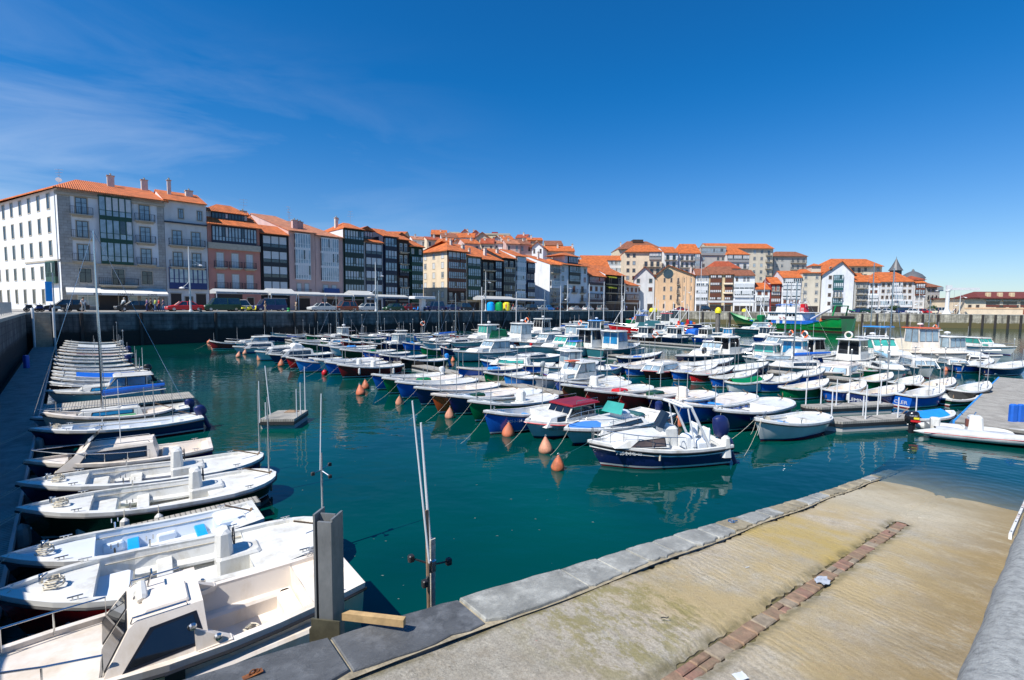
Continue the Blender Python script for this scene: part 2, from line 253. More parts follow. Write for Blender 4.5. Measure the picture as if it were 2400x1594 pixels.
# --- slipway concrete
CH0, CH1 = 1.50, 1.71
def rampmat():
    m = bpy.data.materials.new('slipway_concrete'); m.use_nodes = True; t = m.node_tree; p = t.nodes['Principled BSDF']; l = t.links.new; p.inputs['Roughness'].default_value = .85
    tc = N(t, 'ShaderNodeTexCoord'); sp = N(t, 'ShaderNodeSeparateXYZ'); l(tc.outputs['Object'], sp.inputs[0])
    def noise(sc, det=8, st=(1, 1, 1), ro=.65, dist=0):
        mp = N(t, 'ShaderNodeMapping'); mp.inputs['Scale'].default_value = st; l(tc.outputs['Object'], mp.inputs[0])
        n = N(t, 'ShaderNodeTexNoise'); n.inputs['Scale'].default_value = sc; n.inputs['Detail'].default_value = det; n.inputs['Roughness'].default_value = ro; n.inputs['Distortion'].default_value = dist; l(mp.outputs[0], n.inputs[0]); return n.outputs[0]
    def ramp(src, a, b, ca=(0, 0, 0), cb=(1, 1, 1)):
        r = N(t, 'ShaderNodeValToRGB'); r.color_ramp.elements[0].position = a; r.color_ramp.elements[1].position = b; r.color_ramp.elements[0].color = (*ca, 1); r.color_ramp.elements[1].color = (*cb, 1); l(src, r.inputs[0]); return r.outputs[0]
    def mix(f, a, b, bt='MIX'):
        q = N(t, 'ShaderNodeMixRGB', blend_type=bt)
        for i, v in ((0, f), (1, a), (2, b)):
            if isinstance(v, (tuple, float, int)): q.inputs[i].default_value = v if not isinstance(v, tuple) else (*v, 1)
            else: l(v, q.inputs[i])
        return q.outputs[0]
    def mul(a, b):
        q = N(t, 'ShaderNodeMath', operation='MULTIPLY'); l(a, q.inputs[0])
        if isinstance(b, float): q.inputs[1].default_value = b
        else: l(b, q.inputs[1])
        return q.outputs[0]
    X, Y = sp.outputs[0], sp.outputs[1]
    def rng(src, a, b, c=0., d=1.):
        q = N(t, 'ShaderNodeMapRange'); q.interpolation_type = 'SMOOTHSTEP'; q.inputs[1].default_value = a; q.inputs[2].default_value = b; q.inputs[3].default_value = c; q.inputs[4].default_value = d; l(src, q.inputs[0]); return q.outputs[0]
    base = ramp(noise(.8), .3, .72, (.36, .33, .27), (.50, .47, .40))
    base = mix(mul(rng(noise(.35, 4), .45, .6), .45), base, (.55, .47, .36))
    fine = ramp(noise(34, 8, (1, 1, 1), .8), .3, .72, (.42, .41, .40), (1.35, 1.34, 1.32)); base = mix(.85, base, fine, 'MULTIPLY')
    med = ramp(noise(7, 9, (1, .6, 1), .75), .3, .7, (.72, .70, .66), (1.18, 1.18, 1.18)); base = mix(.8, base, med, 'MULTIPLY')
    # tide-stained ochre slabs in the middle and lower reach
    oc = mul(ramp(noise(.5, 10, (1, .8, 1), .72), .40, .56), mul(rng(X, -13.8, -12.6), rng(X, -3.5, -6.0))); base = mix(mul(oc, .72), base, (.42, .31, .13))
    oy = mul(mul(rng(X, -9.6, -9.2), rng(X, -6.9, -7.6)), rng(Y, 1.62, 1.45)); base = mix(mul(mul(oy, ramp(noise(1.5, 9), .3, .55)), .7), base, (.42, .30, .07))
    lo = rng(X, -6.5, -3.0); base = mix(mul(lo, .5), base, (.48, .42, .28))
    st = ramp(noise(2.4, 11, (1.3, .8, 1), .8), .52, .64); base = mix(mul(st, .35), base, (.27, .21, .13))
    # green weed on the near left slab, brown algae by the parapet
    ms = mul(ramp(noise(3.6, 12, (1, .7, 1), .8), .48, .55), mul(mul(rng(X, -15.2, -14.2), rng(X, -12.2, -12.9)), rng(Y, 1.62, 1.2))); base = mix(mul(ms, .75), base, (.23, .20, .06))
    al = mul(ramp(noise(1.8, 12, (1.2, .7, 1), .82), .36, .52), rng(Y, 1.9, 3.1)); base = mix(mul(al, .75), base, (.24, .17, .07))
    pk = mul(ramp(noise(26, 3), .66, .72), ramp(noise(1.1, 2), .55, .64)); base = mix(mul(pk, .7), base, (.5, .12, .1))
    dk = ramp(noise(11, 8, (1, 1, 1), .7), .60, .70); base = mix(mul(dk, .55), base, (.13, .10, .06))
    # damp dark edges along kerb joint and channel
    for cc, ww in ((.17, .09), (CH0-.03, .12), (CH1+.03, .12)):
        e1 = mul(mul(rng(Y, cc-ww, cc), rng(Y, cc+ww, cc)), rng(X, -4.6, -5.2)); base = mix(mul(mul(e1, ramp(noise(4, 8), .35, .6)), .8), base, (.13, .11, .045))
    # wet band just above the water
    wt = N(t, 'ShaderNodeMapRange'); wt.inputs[1].default_value = -3.0; wt.inputs[2].default_value = -1.0; l(sp.outputs[0], wt.inputs[0])
    base = mix(mul(mul(wt.outputs[0], ramp(noise(1.2, 8), .2, .6)), .8), base, (.27, .21, .11))
    l(base, p.inputs['Base Color'])
    # grooves across the slip, with rubble texture
    gv = N(t, 'ShaderNodeTexWave', wave_type='BANDS', bands_direction='X'); gv.inputs['Scale'].default_value = 2.6; gv.inputs['Distortion'].default_value = 5.5; gv.inputs['Detail'].default_value = 3; gv.inputs['Detail Scale'].default_value = 1.2
    mpp = N(t, 'ShaderNodeMapping'); mpp.inputs['Rotation'].default_value = (0, 0, -.22); l(tc.outputs['Object'], mpp.inputs[0]); l(mpp.outputs[0], gv.inputs[0])
    gm = mul(gv.outputs['Fac'], ramp(noise(.8, 3), .4, .6))
    ad = N(t, 'ShaderNodeMath', operation='MULTIPLY_ADD'); l(noise(38, 8, (1, 1, 1), .8), ad.inputs[0]); ad.inputs[1].default_value = .75; l(mul(gm, .28), ad.inputs[2])
    ad2 = N(t, 'ShaderNodeMath', operation='MULTIPLY_ADD'); l(noise(5, 6), ad2.inputs[0]); ad2.inputs[1].default_value = .9; l(ad.outputs[0], ad2.inputs[2])
    b = N(t, 'ShaderNodeBump'); b.inputs['Strength'].default_value = .9; b.inputs['Distance'].default_value = .022; l(ad2.outputs[0], b.inputs['Height']); l(b.outputs[0], p.inputs['Normal'])
    return m
RMAT = rampmat()
def ramp_frame(o):
    k = math.sqrt(1+RS*RS)   # true slope length per metre of plan
    ax = Vector((RD.x, RD.y, -RS))/k; ay = Vector((RC.x, RC.y, 0)); az = ax.cross(ay)*-1
    if az.z < 0: az = -az
    o.matrix_world = Matrix(((ax.x*k, ay.x, az.x, A.x), (ax.y*k, ay.y, az.y, A.y), (ax.z*k, ay.z, az.z, 0), (0, 0, 0, 1)))
    return o
rnd = random.Random(3)
def edge_t(s): # outer edge of the coping stones, measured down the slip
    return -.13-.32*min(1, max(0, (-s-4)/13.4))
def inner_t(s): return .14+.02*math.sin(s*1.7)
def wob(s, a): return .02*math.sin(s*3.1+a)+.014*math.sin(s*8.7+a*2)+.012*math.sin(s*19+a)+.012*math.sin(s*31+2*a)
def slab(t0f, t1f, s0, s1, ds=.06, nt_=14, ph=0):
    b = MB(); rows = []; n = int((s1-s0)/ds)
    for i in range(n+1):
        s = s0+(s1-s0)*i/n; a, c = t0f(s), t1f(s); row = []
        for j in range(nt_+1):
            t_ = a+(c-a)*j/nt_
            z = .012*math.sin(s*1.3+t_*2+ph)+.006*math.sin(s*4.1-t_*5)
            if j in (0, nt_): z -= (.012 if (j == 0 and ph == 0) else .035)
            row.append((s, t_, z))
        rows.append(row)
    b.loft(rows); lo = [[(p[0], p[1], p[2]) for p in r] for r in rows]
    for j in (0, nt_): b.loft([[r[j] for r in lo], [(r[j][0], r[j][1], -.6) for r in lo]])
    return b
q = slab(lambda s: inner_t(s)+(.03+wob(s, 1) if s > -13.4 else .0), lambda s: CH0+wob(s, 2), -19, 9); ramp_frame(struct(q.build('slipway', RMAT, smooth=True)))
q = slab(lambda s: CH1+wob(s, 3), lambda s: 3.35, -19, 9, ph=2); ramp_frame(struct(q.build('slipway', RMAT, smooth=True)))
q = slab(lambda s: CH0-.04+wob(s, 2), lambda s: CH1+.04+wob(s, 3), -5.0, 9, nt_=3, ph=1); ramp_frame(struct(q.build('slipway', RMAT, smooth=True)))
# dirt bed under the joints
JM = mat('joint_grit', (.12, .10, .05), .95, .6, 8, bump=.5, bs=60, stain=(.12, .13, .03), sscale=6)
ramp_frame(struct(MB().add([(-19, -.1, -.06), (9, -.1, -.06), (9, 3.3, -.06), (-19, 3.3, -.06)], [(0, 1, 2, 3)]).build('slipway_bed', JM)))
# brick drainage channel
BRK = [mat('channel_brick', (.24, .155, .10), .85, .35, 9, bump=.5, bs=40, stain=(.2, .16, .1), sscale=5), mat('channel_brick_red', (.25, .14, .10), .85, .35, 9, bump=.5, bs=40, stain=(.22, .17, .11), sscale=5), mat('channel_brick_grey', (.26, .21, .15), .85, .35, 9, bump=.5, bs=40)]
b = MB(); s = -18.8
while s < -5.0:
    ln = rnd.uniform(.2, .34)
    for t0, t1 in (((CH0+.015, CH1-.015),) if rnd.random() < .8 else ((CH0+.015, CH0+.1), (CH0+.108, CH1-.015))):
        z = -.028+rnd.uniform(-.006, .006); e = .012; j = [rnd.uniform(-.008, .008) for _ in range(4)]
        ring = lambda i, zz: [(s+i+j[0], t0+i, zz), (s+ln-.012-i+j[1], t0+i, zz), (s+ln-.012-i+j[2], t1-i, zz), (s+i+j[3], t1-i, zz)]
        b.loft([ring(0, -.1), ring(0, z-e), ring(e, z)], True, rnd.choice((0, 0, 0, 1, 2)), caps=True)
    s += ln
ramp_frame(struct(b.build('drain_channel', BRK)))
# coping stones along the open edge: a thing each would move alone, but they are bedded in the quay
def slatemat(name, c):
    m = mat(name, c, .6, .35, 1.6, stain=tuple(x*1.9 for x in c), sscale=3.0); t = m.node_tree; p = t.nodes['Principled BSDF']
    tc = N(t, 'ShaderNodeTexCoord'); mp = N(t, 'ShaderNodeMapping'); mp.inputs['Scale'].default_value = (1, 3.5, 1); mp.inputs['Rotation'].default_value = (0, 0, .5)
    n = N(t, 'ShaderNodeTexNoise'); n.inputs['Scale'].default_value = 5; n.inputs['Detail'].default_value = 12; n.inputs['Roughness'].default_value = .72; n.inputs['Distortion'].default_value = .8
    b = N(t, 'ShaderNodeBump'); b.inputs['Strength'].default_value = .8; b.inputs['Distance'].default_value = .03
    t.links.new(tc.outputs['Object'], mp.inputs[0]); t.links.new(mp.outputs[0], n.inputs[0]); t.links.new(n.outputs[0], b.inputs['Height']); t.links.new(b.outputs[0], p.inputs['Normal']); return m
SL = [slatemat('slate_stone', (.10, .105, .11)), slatemat('pale_slate_stone', (.27, .27, .245)), slatemat('ochre_slate_stone', (.27, .23, .15))]
b = MB(); cuts = [-19, -17.95, -16.4, -15.03, -13.5, -12.8, -12.15, -11.5, -10.9]; s = -10.9
while s < 2.5: s += rnd.uniform(.55, .95); cuts.append(s)
for a, c in zip(cuts, cuts[1:]):
    mi = 0 if c < -15 else 1 if c < -10 else rnd.choice((1, 2, 2))
    g = .012; a += g; c -= g; n = 7; o0 = [edge_t(a+(c-a)*i/n)+rnd.uniform(-.012, .012) for i in range(n+1)]
    i0 = [inner_t(a+(c-a)*i/n)+rnd.uniform(-.03, .02) for i in range(n+1)]
    for l_ in (o0, i0): pass
    o0[0] += .012; o0[-1] += .015; i0[0] -= .03; i0[-1] -= .02
    sk = rnd.uniform(-.1, .02) if c > -15 else .0
    poly = [(a+(c-a)*i/n, o0[i]) for i in range(n+1)]+[(a+(c-a)*i/n+sk*0, i0[i]) for i in range(n, -1, -1)]
    cx = sum(p[0] for p in poly)/len(poly); cy = sum(p[1] for p in poly)/len(poly)
    sh = lambda k: [(cx+(x-cx)*(1-k), cy+(y-cy)*(1-k*3)) for x, y in poly]
    top = .045+rnd.uniform(-.008, .01)
    b.loft([[(x, y, -.45) for x, y in poly], [(x, y, top-.03) for x, y in poly], [(x, y, top-.008) for x, y in sh(.006)], [(x, y, top) for x, y in sh(.018)]], True, mi, caps=True)
ramp_frame(struct(b.build('slipway_kerb', SL, smooth=False)))
MORT = mat('mortar', (.33, .28, .19), .9, .4, 6, bump=.5, bs=40)
rows = [[(s, edge_t(s)+.03, .022), (s, inner_t(s)+.03, .018)] for s in [x*.25-19 for x in range(0, 88)]]
b = MB().loft(rows); ramp_frame(struct(b.build('kerb_mortar', MORT)))
# masonry face under the kerb
QW = brickish('quay_masonry', (.17, .155, .13), (.12, .11, .095), (.07, .065, .05), 1.1, .45, bump=.6, var=.45)
rows = [[(s, edge_t(s)+.04, -.4), (s, edge_t(s)+.02, -3.5)] for s in [x*.5-19 for x in range(0, 56)]]
b = MB().loft(rows); ramp_frame(struct(b.build('slipway_wall', QW)))
# specks drifting on the water
rf = random.Random(21); b = MB()
for i in range(70):
    p = W(rf.uniform(620, 1900), rf.uniform(1000, 1440), .006); r_ = rf.uniform(.006, .022); k = rf.uniform(.3, 1)
    b.add([(p.x+r_*math.cos(a)*(1.6 if i % 3 else 1), p.y+r_*k*math.sin(a), .006) for a in (0, 1.2, 2.4, 3.7, 5.0)], [(0, 1, 2, 3, 4)])
struct(b.build('floating_specks', mat('foam_speck', (.16, .2, .18), .7)), 'stuff')
# right parapet wall beside the slipway
PW = mat('parapet_concrete', (.30, .31, .30), .85, .4, 14, bump=1, bs=60, stain=(.44, .45, .43), sscale=7)
b = MB(); prof = [(3.28, -.8), (3.28, .25), (3.30, .50), (3.35, .62), (3.44, .70), (3.56, .73), (3.80, .74), (3.95, .70), (4.0, .2), (4.0, -3)]
rows = [[(s, t_+.006*math.sin(s*2.3+k)+.004*math.sin(s*7+k*2), z+.006*math.sin(s*1.9+k*.7)) for k, (t_, z) in enumerate(prof)] for s in [x*.25-16 for x in range(0, 73)]]
b.loft(rows, m=0); o = b.build('slipway_parapet', PW, smooth=True); tag(ramp_frame(o), 'rounded grey concrete wall edging the right side of the slipway', 'wall')
# white steel fender strip bolted to the parapet
b = MB(); b.box(-6.4, 3.235, .50, 1.9, 3.275, .60); o = b.build('fender_rail', mat('white_painted_steel', (.72, .72, .7), .45, .1, 4, stain=(.35, .16, .06), sscale=2)); tag(ramp_frame(o), 'white painted rail bolted along the slipway wall, rusty at its lower end', 'rail')
b2 = MB(); [b2.lathe([(.012, 0), (.012, .01), (.006, .014)], 8, (x, 3.255, .60)) for x in (-6.2, -5.1, -4.2, -3.2, -2.1, -1.1, .2)]; b2.build('bolt', RUB, o)
# quay walls
def wall(name, a, b_, top, lbl=None, out=None):
    d = (b_-a).length; e = (b_-a)/d; o = MB()
    n = max(2, int(d/6)); rows = [[(d*i/n, 0, top), (d*i/n, 0, -3)] for i in range(n+1)]
    o.loft(rows); o = o.build(name, out or QWALL); o.location = (a.x, a.y, 0); o.rotation_euler = (0, 0, math.atan2(e.y, e.x)); tag(o, lbl, 'wall'); return o
def quaymat(name, c1, c2, wet, hgt=1.3):
    m = brickish(name, c1, c2, tuple(x*.6 for x in c2), 1.5, .5, bump=.5, var=.45); t = m.node_tree; p = t.nodes['Principled BSDF']; l = t.links.new
    src = p.inputs['Base Color'].links[0].from_socket; tc = N(t, 'ShaderNodeTexCoord'); sp = N(t, 'ShaderNodeSeparateXYZ'); l(tc.outputs['Object'], sp.inputs[0])
    n = N(t, 'ShaderNodeTexNoise'); n.inputs['Scale'].default_value = 1.5; l(tc.outputs['Object'], n.inputs[0]); a = N(t, 'ShaderNodeMath', operation='MULTIPLY_ADD'); l(n.outputs[0], a.inputs[0]); a.inputs[1].default_value = -.8; l(sp.outputs[2], a.inputs[2])
    mr = N(t, 'ShaderNodeMapRange'); mr.inputs[1].default_value = hgt-.15; mr.inputs[2].default_value = hgt+.2; mr.inputs[3].default_value = 1; mr.inputs[4].default_value = 0; l(a.outputs[0], mr.inputs[0])
    mp = N(t, 'ShaderNodeMapping'); mp.inputs['Scale'].default_value = (.9, .9, .10); l(tc.outputs['Object'], mp.inputs[0]); ns = N(t, 'ShaderNodeTexNoise'); ns.inputs['Scale'].default_value = 1.6; ns.inputs['Detail'].default_value = 8; l(mp.outputs[0], ns.inputs[0])
    rs = N(t, 'ShaderNodeMapRange'); rs.inputs[1].default_value = .35; rs.inputs[2].default_value = .65; rs.inputs[3].default_value = .45; rs.inputs[4].default_value = 1.7; l(ns.outputs[0], rs.inputs[0]); ms_ = N(t, 'ShaderNodeMixRGB', blend_type='MULTIPLY'); ms_.inputs[0].default_value = 1; l(src, ms_.inputs[1]); l(rs.outputs[0], ms_.inputs[2]); src = ms_.outputs[0]
    q = N(t, 'ShaderNodeMixRGB'); l(mr.outputs[0], q.inputs[0]); l(src, q.inputs[1]); q.inputs[2].default_value = (*wet, 1); l(q.outputs[0], p.inputs['Base Color']); return m
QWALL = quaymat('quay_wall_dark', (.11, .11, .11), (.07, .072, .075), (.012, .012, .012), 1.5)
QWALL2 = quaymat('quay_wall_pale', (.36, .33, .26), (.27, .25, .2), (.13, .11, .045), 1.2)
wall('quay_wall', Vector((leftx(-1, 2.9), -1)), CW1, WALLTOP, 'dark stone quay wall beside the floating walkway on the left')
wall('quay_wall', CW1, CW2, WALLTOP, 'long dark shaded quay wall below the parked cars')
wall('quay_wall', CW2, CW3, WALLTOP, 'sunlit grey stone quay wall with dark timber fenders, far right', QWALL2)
b = MB(); c = [Vector((leftx(-1, 2.9), -1)), CW1, CW2, CW3]; off = 1.0
E1 = (CW2-CW1).normalized(); N1 = Vector((-E1.y, E1.x)); E2 = (CW3-CW2).normalized(); N2 = Vector((-E2.y, E2.x)); E0 = (CW1-c[0]).normalized(); N0 = Vector((-E0.y, E0.x))
def gz(x, y): return WALLTOP
KERB = mat('coping_stone', (.42, .40, .35), .8, .25, 2, bump=.3)
m01 = CW1+(N0+N1).normalized()*off/ max(.3, (N0+N1).normalized().dot(N1)); m12 = CW2+(N1+N2).normalized()*off
def strip(name, m, o1, o2, z1, z2):
    b = MB()
    def at(k, o):
        if k == 0: return c[0]+N0*o
        if k == 1: return CW1+(N0+N1).normalized()*o/(N0+N1).normalized().dot(N1)
        if k == 2: return CW2+(N1+N2).normalized()*o/(N1+N2).normalized().dot(N1)
        return CW3+N2*o
    pts1 = [at(k, o1) for k in range(4)]; pts2 = [at(k, o2) for k in range(4)]
    b.loft([[(p.x, p.y, z1) for p in pts1], [(p.x, p.y, z2) for p in pts2]]); return struct(b.build(name, m)), at
b = MB()
strip('quay_coping', KERB, -.05, .8, WALLTOP+.004, WALLTOP+.004)
strip('quay_coping', KERB, -.05, -.05, WALLTOP+.004, WALLTOP-.22)
PAV = mat('quay_paving', (.33, .31, .28), .85, .2, .6, bump=.2)
strip('quay', PAV, .8, 160, WALLTOP, WALLTOP+.004)
ASP = mat('asphalt', (.06, .06, .062), .9, .25, 1, bump=.3)
strip('road', ASP, 6.2, 9.4, WALLTOP+.012, WALLTOP+.012)
# hill behind the old town
b = MB(); rows = []
for i in range(30):
    row = []
    for j in range(16):
        x = -60+i*16; y = 205+j*14+max(0, (x-150))*-.0; h = 4.0+18*math.exp(-((x-60)/110)**2)*min(1, j/7)+.8*math.sin(i*1.7+j); row.append((x, y, h if j else 3.6))
    rows.append(row)
b.loft(rows); struct(b.build('hill', mat('hill_green', (.07, .09, .03), .9, .4, .1)))
# ---------------------------------------------------------------- buildings
TILE = {}
def tile(name, c):
    if name in MC: return MC[name]
    m = mat(name, c, .75, .38, 1.1, stain=tuple(x*.55 for x in c), sscale=.9); t = m.node_tree; p = t.nodes['Principled BSDF']
    tc = N(t, 'ShaderNodeTexCoord'); w = N(t, 'ShaderNodeTexWave', wave_type='BANDS', bands_direction='X'); w.inputs['Scale'].default_value = 1.25; w.inputs['Distortion'].default_value = .3
    t.links.new(tc.outputs['Object'], w.inputs[0]); b = N(t, 'ShaderNodeBump'); b.inputs['Strength'].default_value = 1; b.inputs['Distance'].default_value = .12
    t.links.new(w.outputs['Fac'], b.inputs['Height']); t.links.new(b.outputs[0], p.inputs['Normal']); return m
TO = tile('roof_tile_orange', (.60, .155, .035)); TR = tile('roof_tile_red', (.42, .085, .03)); TB = tile('roof_tile_brown', (.30, .11, .055)); TP = tile('roof_tile_faded', (.52, .20, .10))
TIL = dict(o=TO, r=TR, b=TB, p=TP)
PL = lambda n, c, v=.07: mat('plaster_'+n, c, .85, v, .4, stain=tuple(x*.75 for x in c), sscale=.5)
WALLS = dict(white=PL('white', (.73, .75, .78)), greywhite=PL('grey_white', (.62, .62, .62)), pink=PL('pink', (.52, .24, .20)), rose=PL('rose', (.62, .42, .38)), cream=PL('cream', (.72, .60, .44)), peach=PL('peach', (.68, .46, .28)), beige=PL('beige', (.62, .56, .45)), grey=PL('grey', (.42, .42, .40)),
    dark=PL('dark_brown', (.05, .03, .025)), brown=PL('brown', (.22, .08, .04)), green=PL('dark_green', (.01, .045, .03)), black=PL('black', (.012, .014, .02)), red=PL('red', (.28, .03, .03)), yellow=PL('yellow', (.66, .53, .33)), lblue=PL('pale_blue', (.4, .5, .6)), navyw=PL('navy', (.02, .03, .07)),
    stone=brickish('stone_wall', (.40, .395, .38), (.33, .325, .31), (.24, .23, .21), .9, .4, bump=.4, var=.25), wbrown=PL('wood_brown', (.16, .055, .03)))
FR = dict(green=mat('frame_green', (.008, .05, .03), .4), blue=mat('frame_blue', (.01, .03, .14), .4), white=mat('frame_white', (.66, .67, .68), .4), black=mat('frame_black', (.012, .014, .02), .4), brown=mat('frame_brown', (.12, .04, .02), .5), teal=mat('frame_teal', (.02, .09, .09), .4), navy=mat('frame_navy', (.01, .014, .035), .4), grey=mat('frame_grey', (.3, .3, .3), .5), dgreen=mat('frame_dark_green', (.004, .02, .015), .4))
TRIM = mat('stone_trim', (.42, .38, .31), .8, .15, 2); IRON = mat('wrought_iron', (.02, .02, .025), .6)
DOORM = mat('dark_door', (.03, .022, .02), .6); SHUT = mat('brown_shutter', (.15, .045, .03), .6)
WC = {}
def win_mesh(kind, w, h, fr, gl):
    key = (kind, round(w, 2), round(h, 2), fr, gl)
    if key in WC: return WC[key]
    b = MB(); g = {'d': GL, 'p': GLB, 'w': GLW, 's': SHUT}[gl]
    if kind in 'wW':
        t = .12
        b.box(-w/2-t, -.06, -t, w/2+t, .02, 0, 0); b.box(-w/2-t, -.06, h, w/2+t, .02, h+t, 0); b.box(-w/2-t, -.05, 0, -w/2, .02, h, 0); b.box(w/2, -.05, 0, w/2+t, .02, h, 0)
        f = .07
        b.box(-w/2, -.03, 0, -w/2+f, .02, h, 1); b.box(w/2-f, -.03, 0, w/2, .02, h, 1); b.box(-w/2+f, -.03, 0, w/2-f, .02, f, 1); b.box(-w/2+f, -.03, h-f, w/2-f, .02, h, 1)
        b.box(-.04, -.032, f, .04, .02, h-f, 1); b.box(-w/2+f, -.028, h*.68, -.04, .02, h*.68+.05, 1); b.box(.04, -.028, h*.68, w/2-f, .02, h*.68+.05, 1)
        b.add([(-w/2+f, -.012, f), (w/2-f, -.012, f), (w/2-f, -.012, h-f), (-w/2+f, -.012, h-f)], [(0, 1, 2, 3)], 2)
        mats = [TRIM, FR[fr], g]
    o = b.build('w', mats); me = o.data; bpy.data.objects.remove(o); me.name = 'window'; WC[key] = me; return me
def balcony_mesh(w, d=.7, h=1.0):
    key = ('balc', round(w, 2), d)
    if key in WC: return WC[key]
    b = MB(); b.box(-w/2, -d, -.14, w/2, 0, 0, 0); b.box(-w/2+.2, -d*.6, -.34, w/2-.2, 0, -.141, 0)
    for z in (h, .12): b.box(-w/2+.02, -d+.02, z, w/2-.02, -d+.05, z+.04, 1); b.box(-w/2+.02, -d+.05, z, -w/2+.05, 0, z+.04, 1); b.box(w/2-.05, -d+.05, z, w/2-.02, 0, z+.04, 1)
    n = int(w/.22)
    for i in range(n+1): x = -w/2+.03+(w-.06)*i/n; b.box(x-.012, -d+.022, 0, x+.012, -d+.046, h, 1)
    for i in range(3):
        for s_ in (-1, 1): y = -d+.05+(d-.1)*(i+.5)/3; x = s_*(w/2-.035); b.box(x-.012, y-.012, 0, x+.012, y+.012, h, 1)
    o = b.build('b', [TRIM, IRON]); me = o.data; bpy.data.objects.remove(o); me.name = 'balcony'; WC[key] = me; return me
def gallery_mesh(w, h, fr, gl, mull=.62, d=.45, sill=.30, seed=0):
    key = ('gal', round(w, 2), round(h, 2), fr, gl, mull, seed % 3)
    if key in WC: return WC[key]
    b = MB(); rr = random.Random(seed % 3+5); y = -d; zs = h*sill; zt = h*.93; n = max(2, round(w/mull))
    b.box(-w/2, y, 0, w/2, 0, zs, 0); b.box(-w/2, y, zt, w/2, 0, h-.004, 0); b.box(-w/2, y+.04, zs, w/2, 0, zt, 3)   # spandrels and a dark core
    for i in range(n):
        x0 = -w/2+w*i/n; x1 = -w/2+w*(i+1)/n; b.box(x0, y-.02, zs, x0+.07, y+.05, zt, 0); b.box(x1-.07, y-.02, zs, x1-.002, y+.05, zt, 0)
        zm = zs+(zt-zs)*.27; b.box(x0+.07, y-.015, zm, x1-.07, y+.05, zm+.07, 0)
        k = {'d': 1, 'p': 2, 'w': 4}[gl]
        if rr.random() < .3: k = rr.choice((1, 2, 4))
        b.add([(x0+.07, y+.02, zm+.07), (x1-.07, y+.02, zm+.07), (x1-.07, y+.02, zt), (x0+.07, y+.02, zt)], [(0, 1, 2, 3)], k)
        b.add([(x0+.07, y+.022, zs), (x1-.07, y+.022, zs), (x1-.07, y+.022, zm), (x0+.07, y+.022, zm)], [(0, 1, 2, 3)], 1 if gl != 'p' else 2)
    o = b.build('g', [FR[fr], GL, GLB, WALLS['black'], GLW]); me = o.data; bpy.data.objects.remove(o); me.name = 'gallery'; WC[key] = me; return me
BIG = mat('pale_blind', (.62, .63, .62), .6)
def facade(B, rows, Wd, zb, zt, fr='white', gal='green', gl='p', x0=0.0, seed=0, ground=None, wgl='d', wfr=None, margin=.3, y0=0.0, sill=.3, mull=.62):
    """rows of bay codes, top storey first: w window, W balcony window, g glazed gallery, b big pale blinds, s shutters, B long balcony, D dark opening, . blank"""
    nf = len(rows); rr = random.Random(seed); H_ = (zt-zb)/nf
    for i, row in enumerate(rows):
        z = zt-H_*(i+1); n = len(row); bw = (Wd-2*margin)/n; j = 0
        while j < n:
            c = row[j]; k = j
            while c in 'gGbBD' and k+1 < n and row[k+1] == c: k += 1
            xa = x0+margin+bw*j; xb = x0+margin+bw*(k+1); xc = (xa+xb)/2
            if c == 'w': w_ = min(1.1, bw*.5); part('window', win_mesh('w', w_, min(1.5, H_*.5), fr, wgl if rr.random() < .7 else 'p'), B, (xc, y0, z+H_*.3))
            elif c == 's': w_ = min(1.2, bw*.6); part('window', win_mesh('w', w_, min(1.4, H_*.5), fr, 's'), B, (xc, y0, z+H_*.3))
            elif c == 'W':
                w_ = min(1.15, bw*.42); part('window', win_mesh('w', w_, min(2.4, H_*.72), wfr or fr, wgl), B, (xc, y0, z+.15)); part('balcony', balcony_mesh(min(bw*.86, w_+1.5)), B, (xc, y0-.021, z+.12))
            elif c == 'B':
                part('balcony', balcony_mesh(xb-xa-.2, .9), B, (xc, y0-.021, z+.1))
                for q in range(j, k+1): part('window', win_mesh('w', min(1.2, bw*.5), min(2.3, H_*.7), wfr or fr, wgl), B, (x0+margin+bw*(q+.5), y0, z+.15))
            elif c in 'gG': part('gallery', gallery_mesh(xb-xa, H_, gal, gl if c == 'g' else 'w', mull, seed=seed+i, sill=sill), B, (xc, y0, z))
            elif c == 'b': part('gallery', gallery_mesh(xb-xa, H_, gal, 'w', 1.35, d=.3, sill=.22, seed=2), B, (xc, y0, z))
            elif c == 'D':
                m = MB(); w_ = xb-xa-.3; m.box(-w_/2, -.02, 0, w_/2, .02, H_*.78, 0); m.box(-w_/2-.1, -.07, H_*.78, w_/2+.1, .02, H_*.78+.15, 1); m.build('shopfront', [DOORM, TRIM], B, loc=(xc, y0, z))
            elif c == 'd':
                m = MB(); m.box(-.5, -.03, 0, .5, .02, 2.2, 0); m.box(-.62, -.07, 0, -.5, .02, 2.3, 1); m.box(.5, -.07, 0, .62, .02, 2.3, 1); m.box(-.5, -.07, 2.2, .5, .02, 2.32, 1); m.build('door', [DOORM, TRIM], B, loc=(xc, y0, z))
            j = k+1
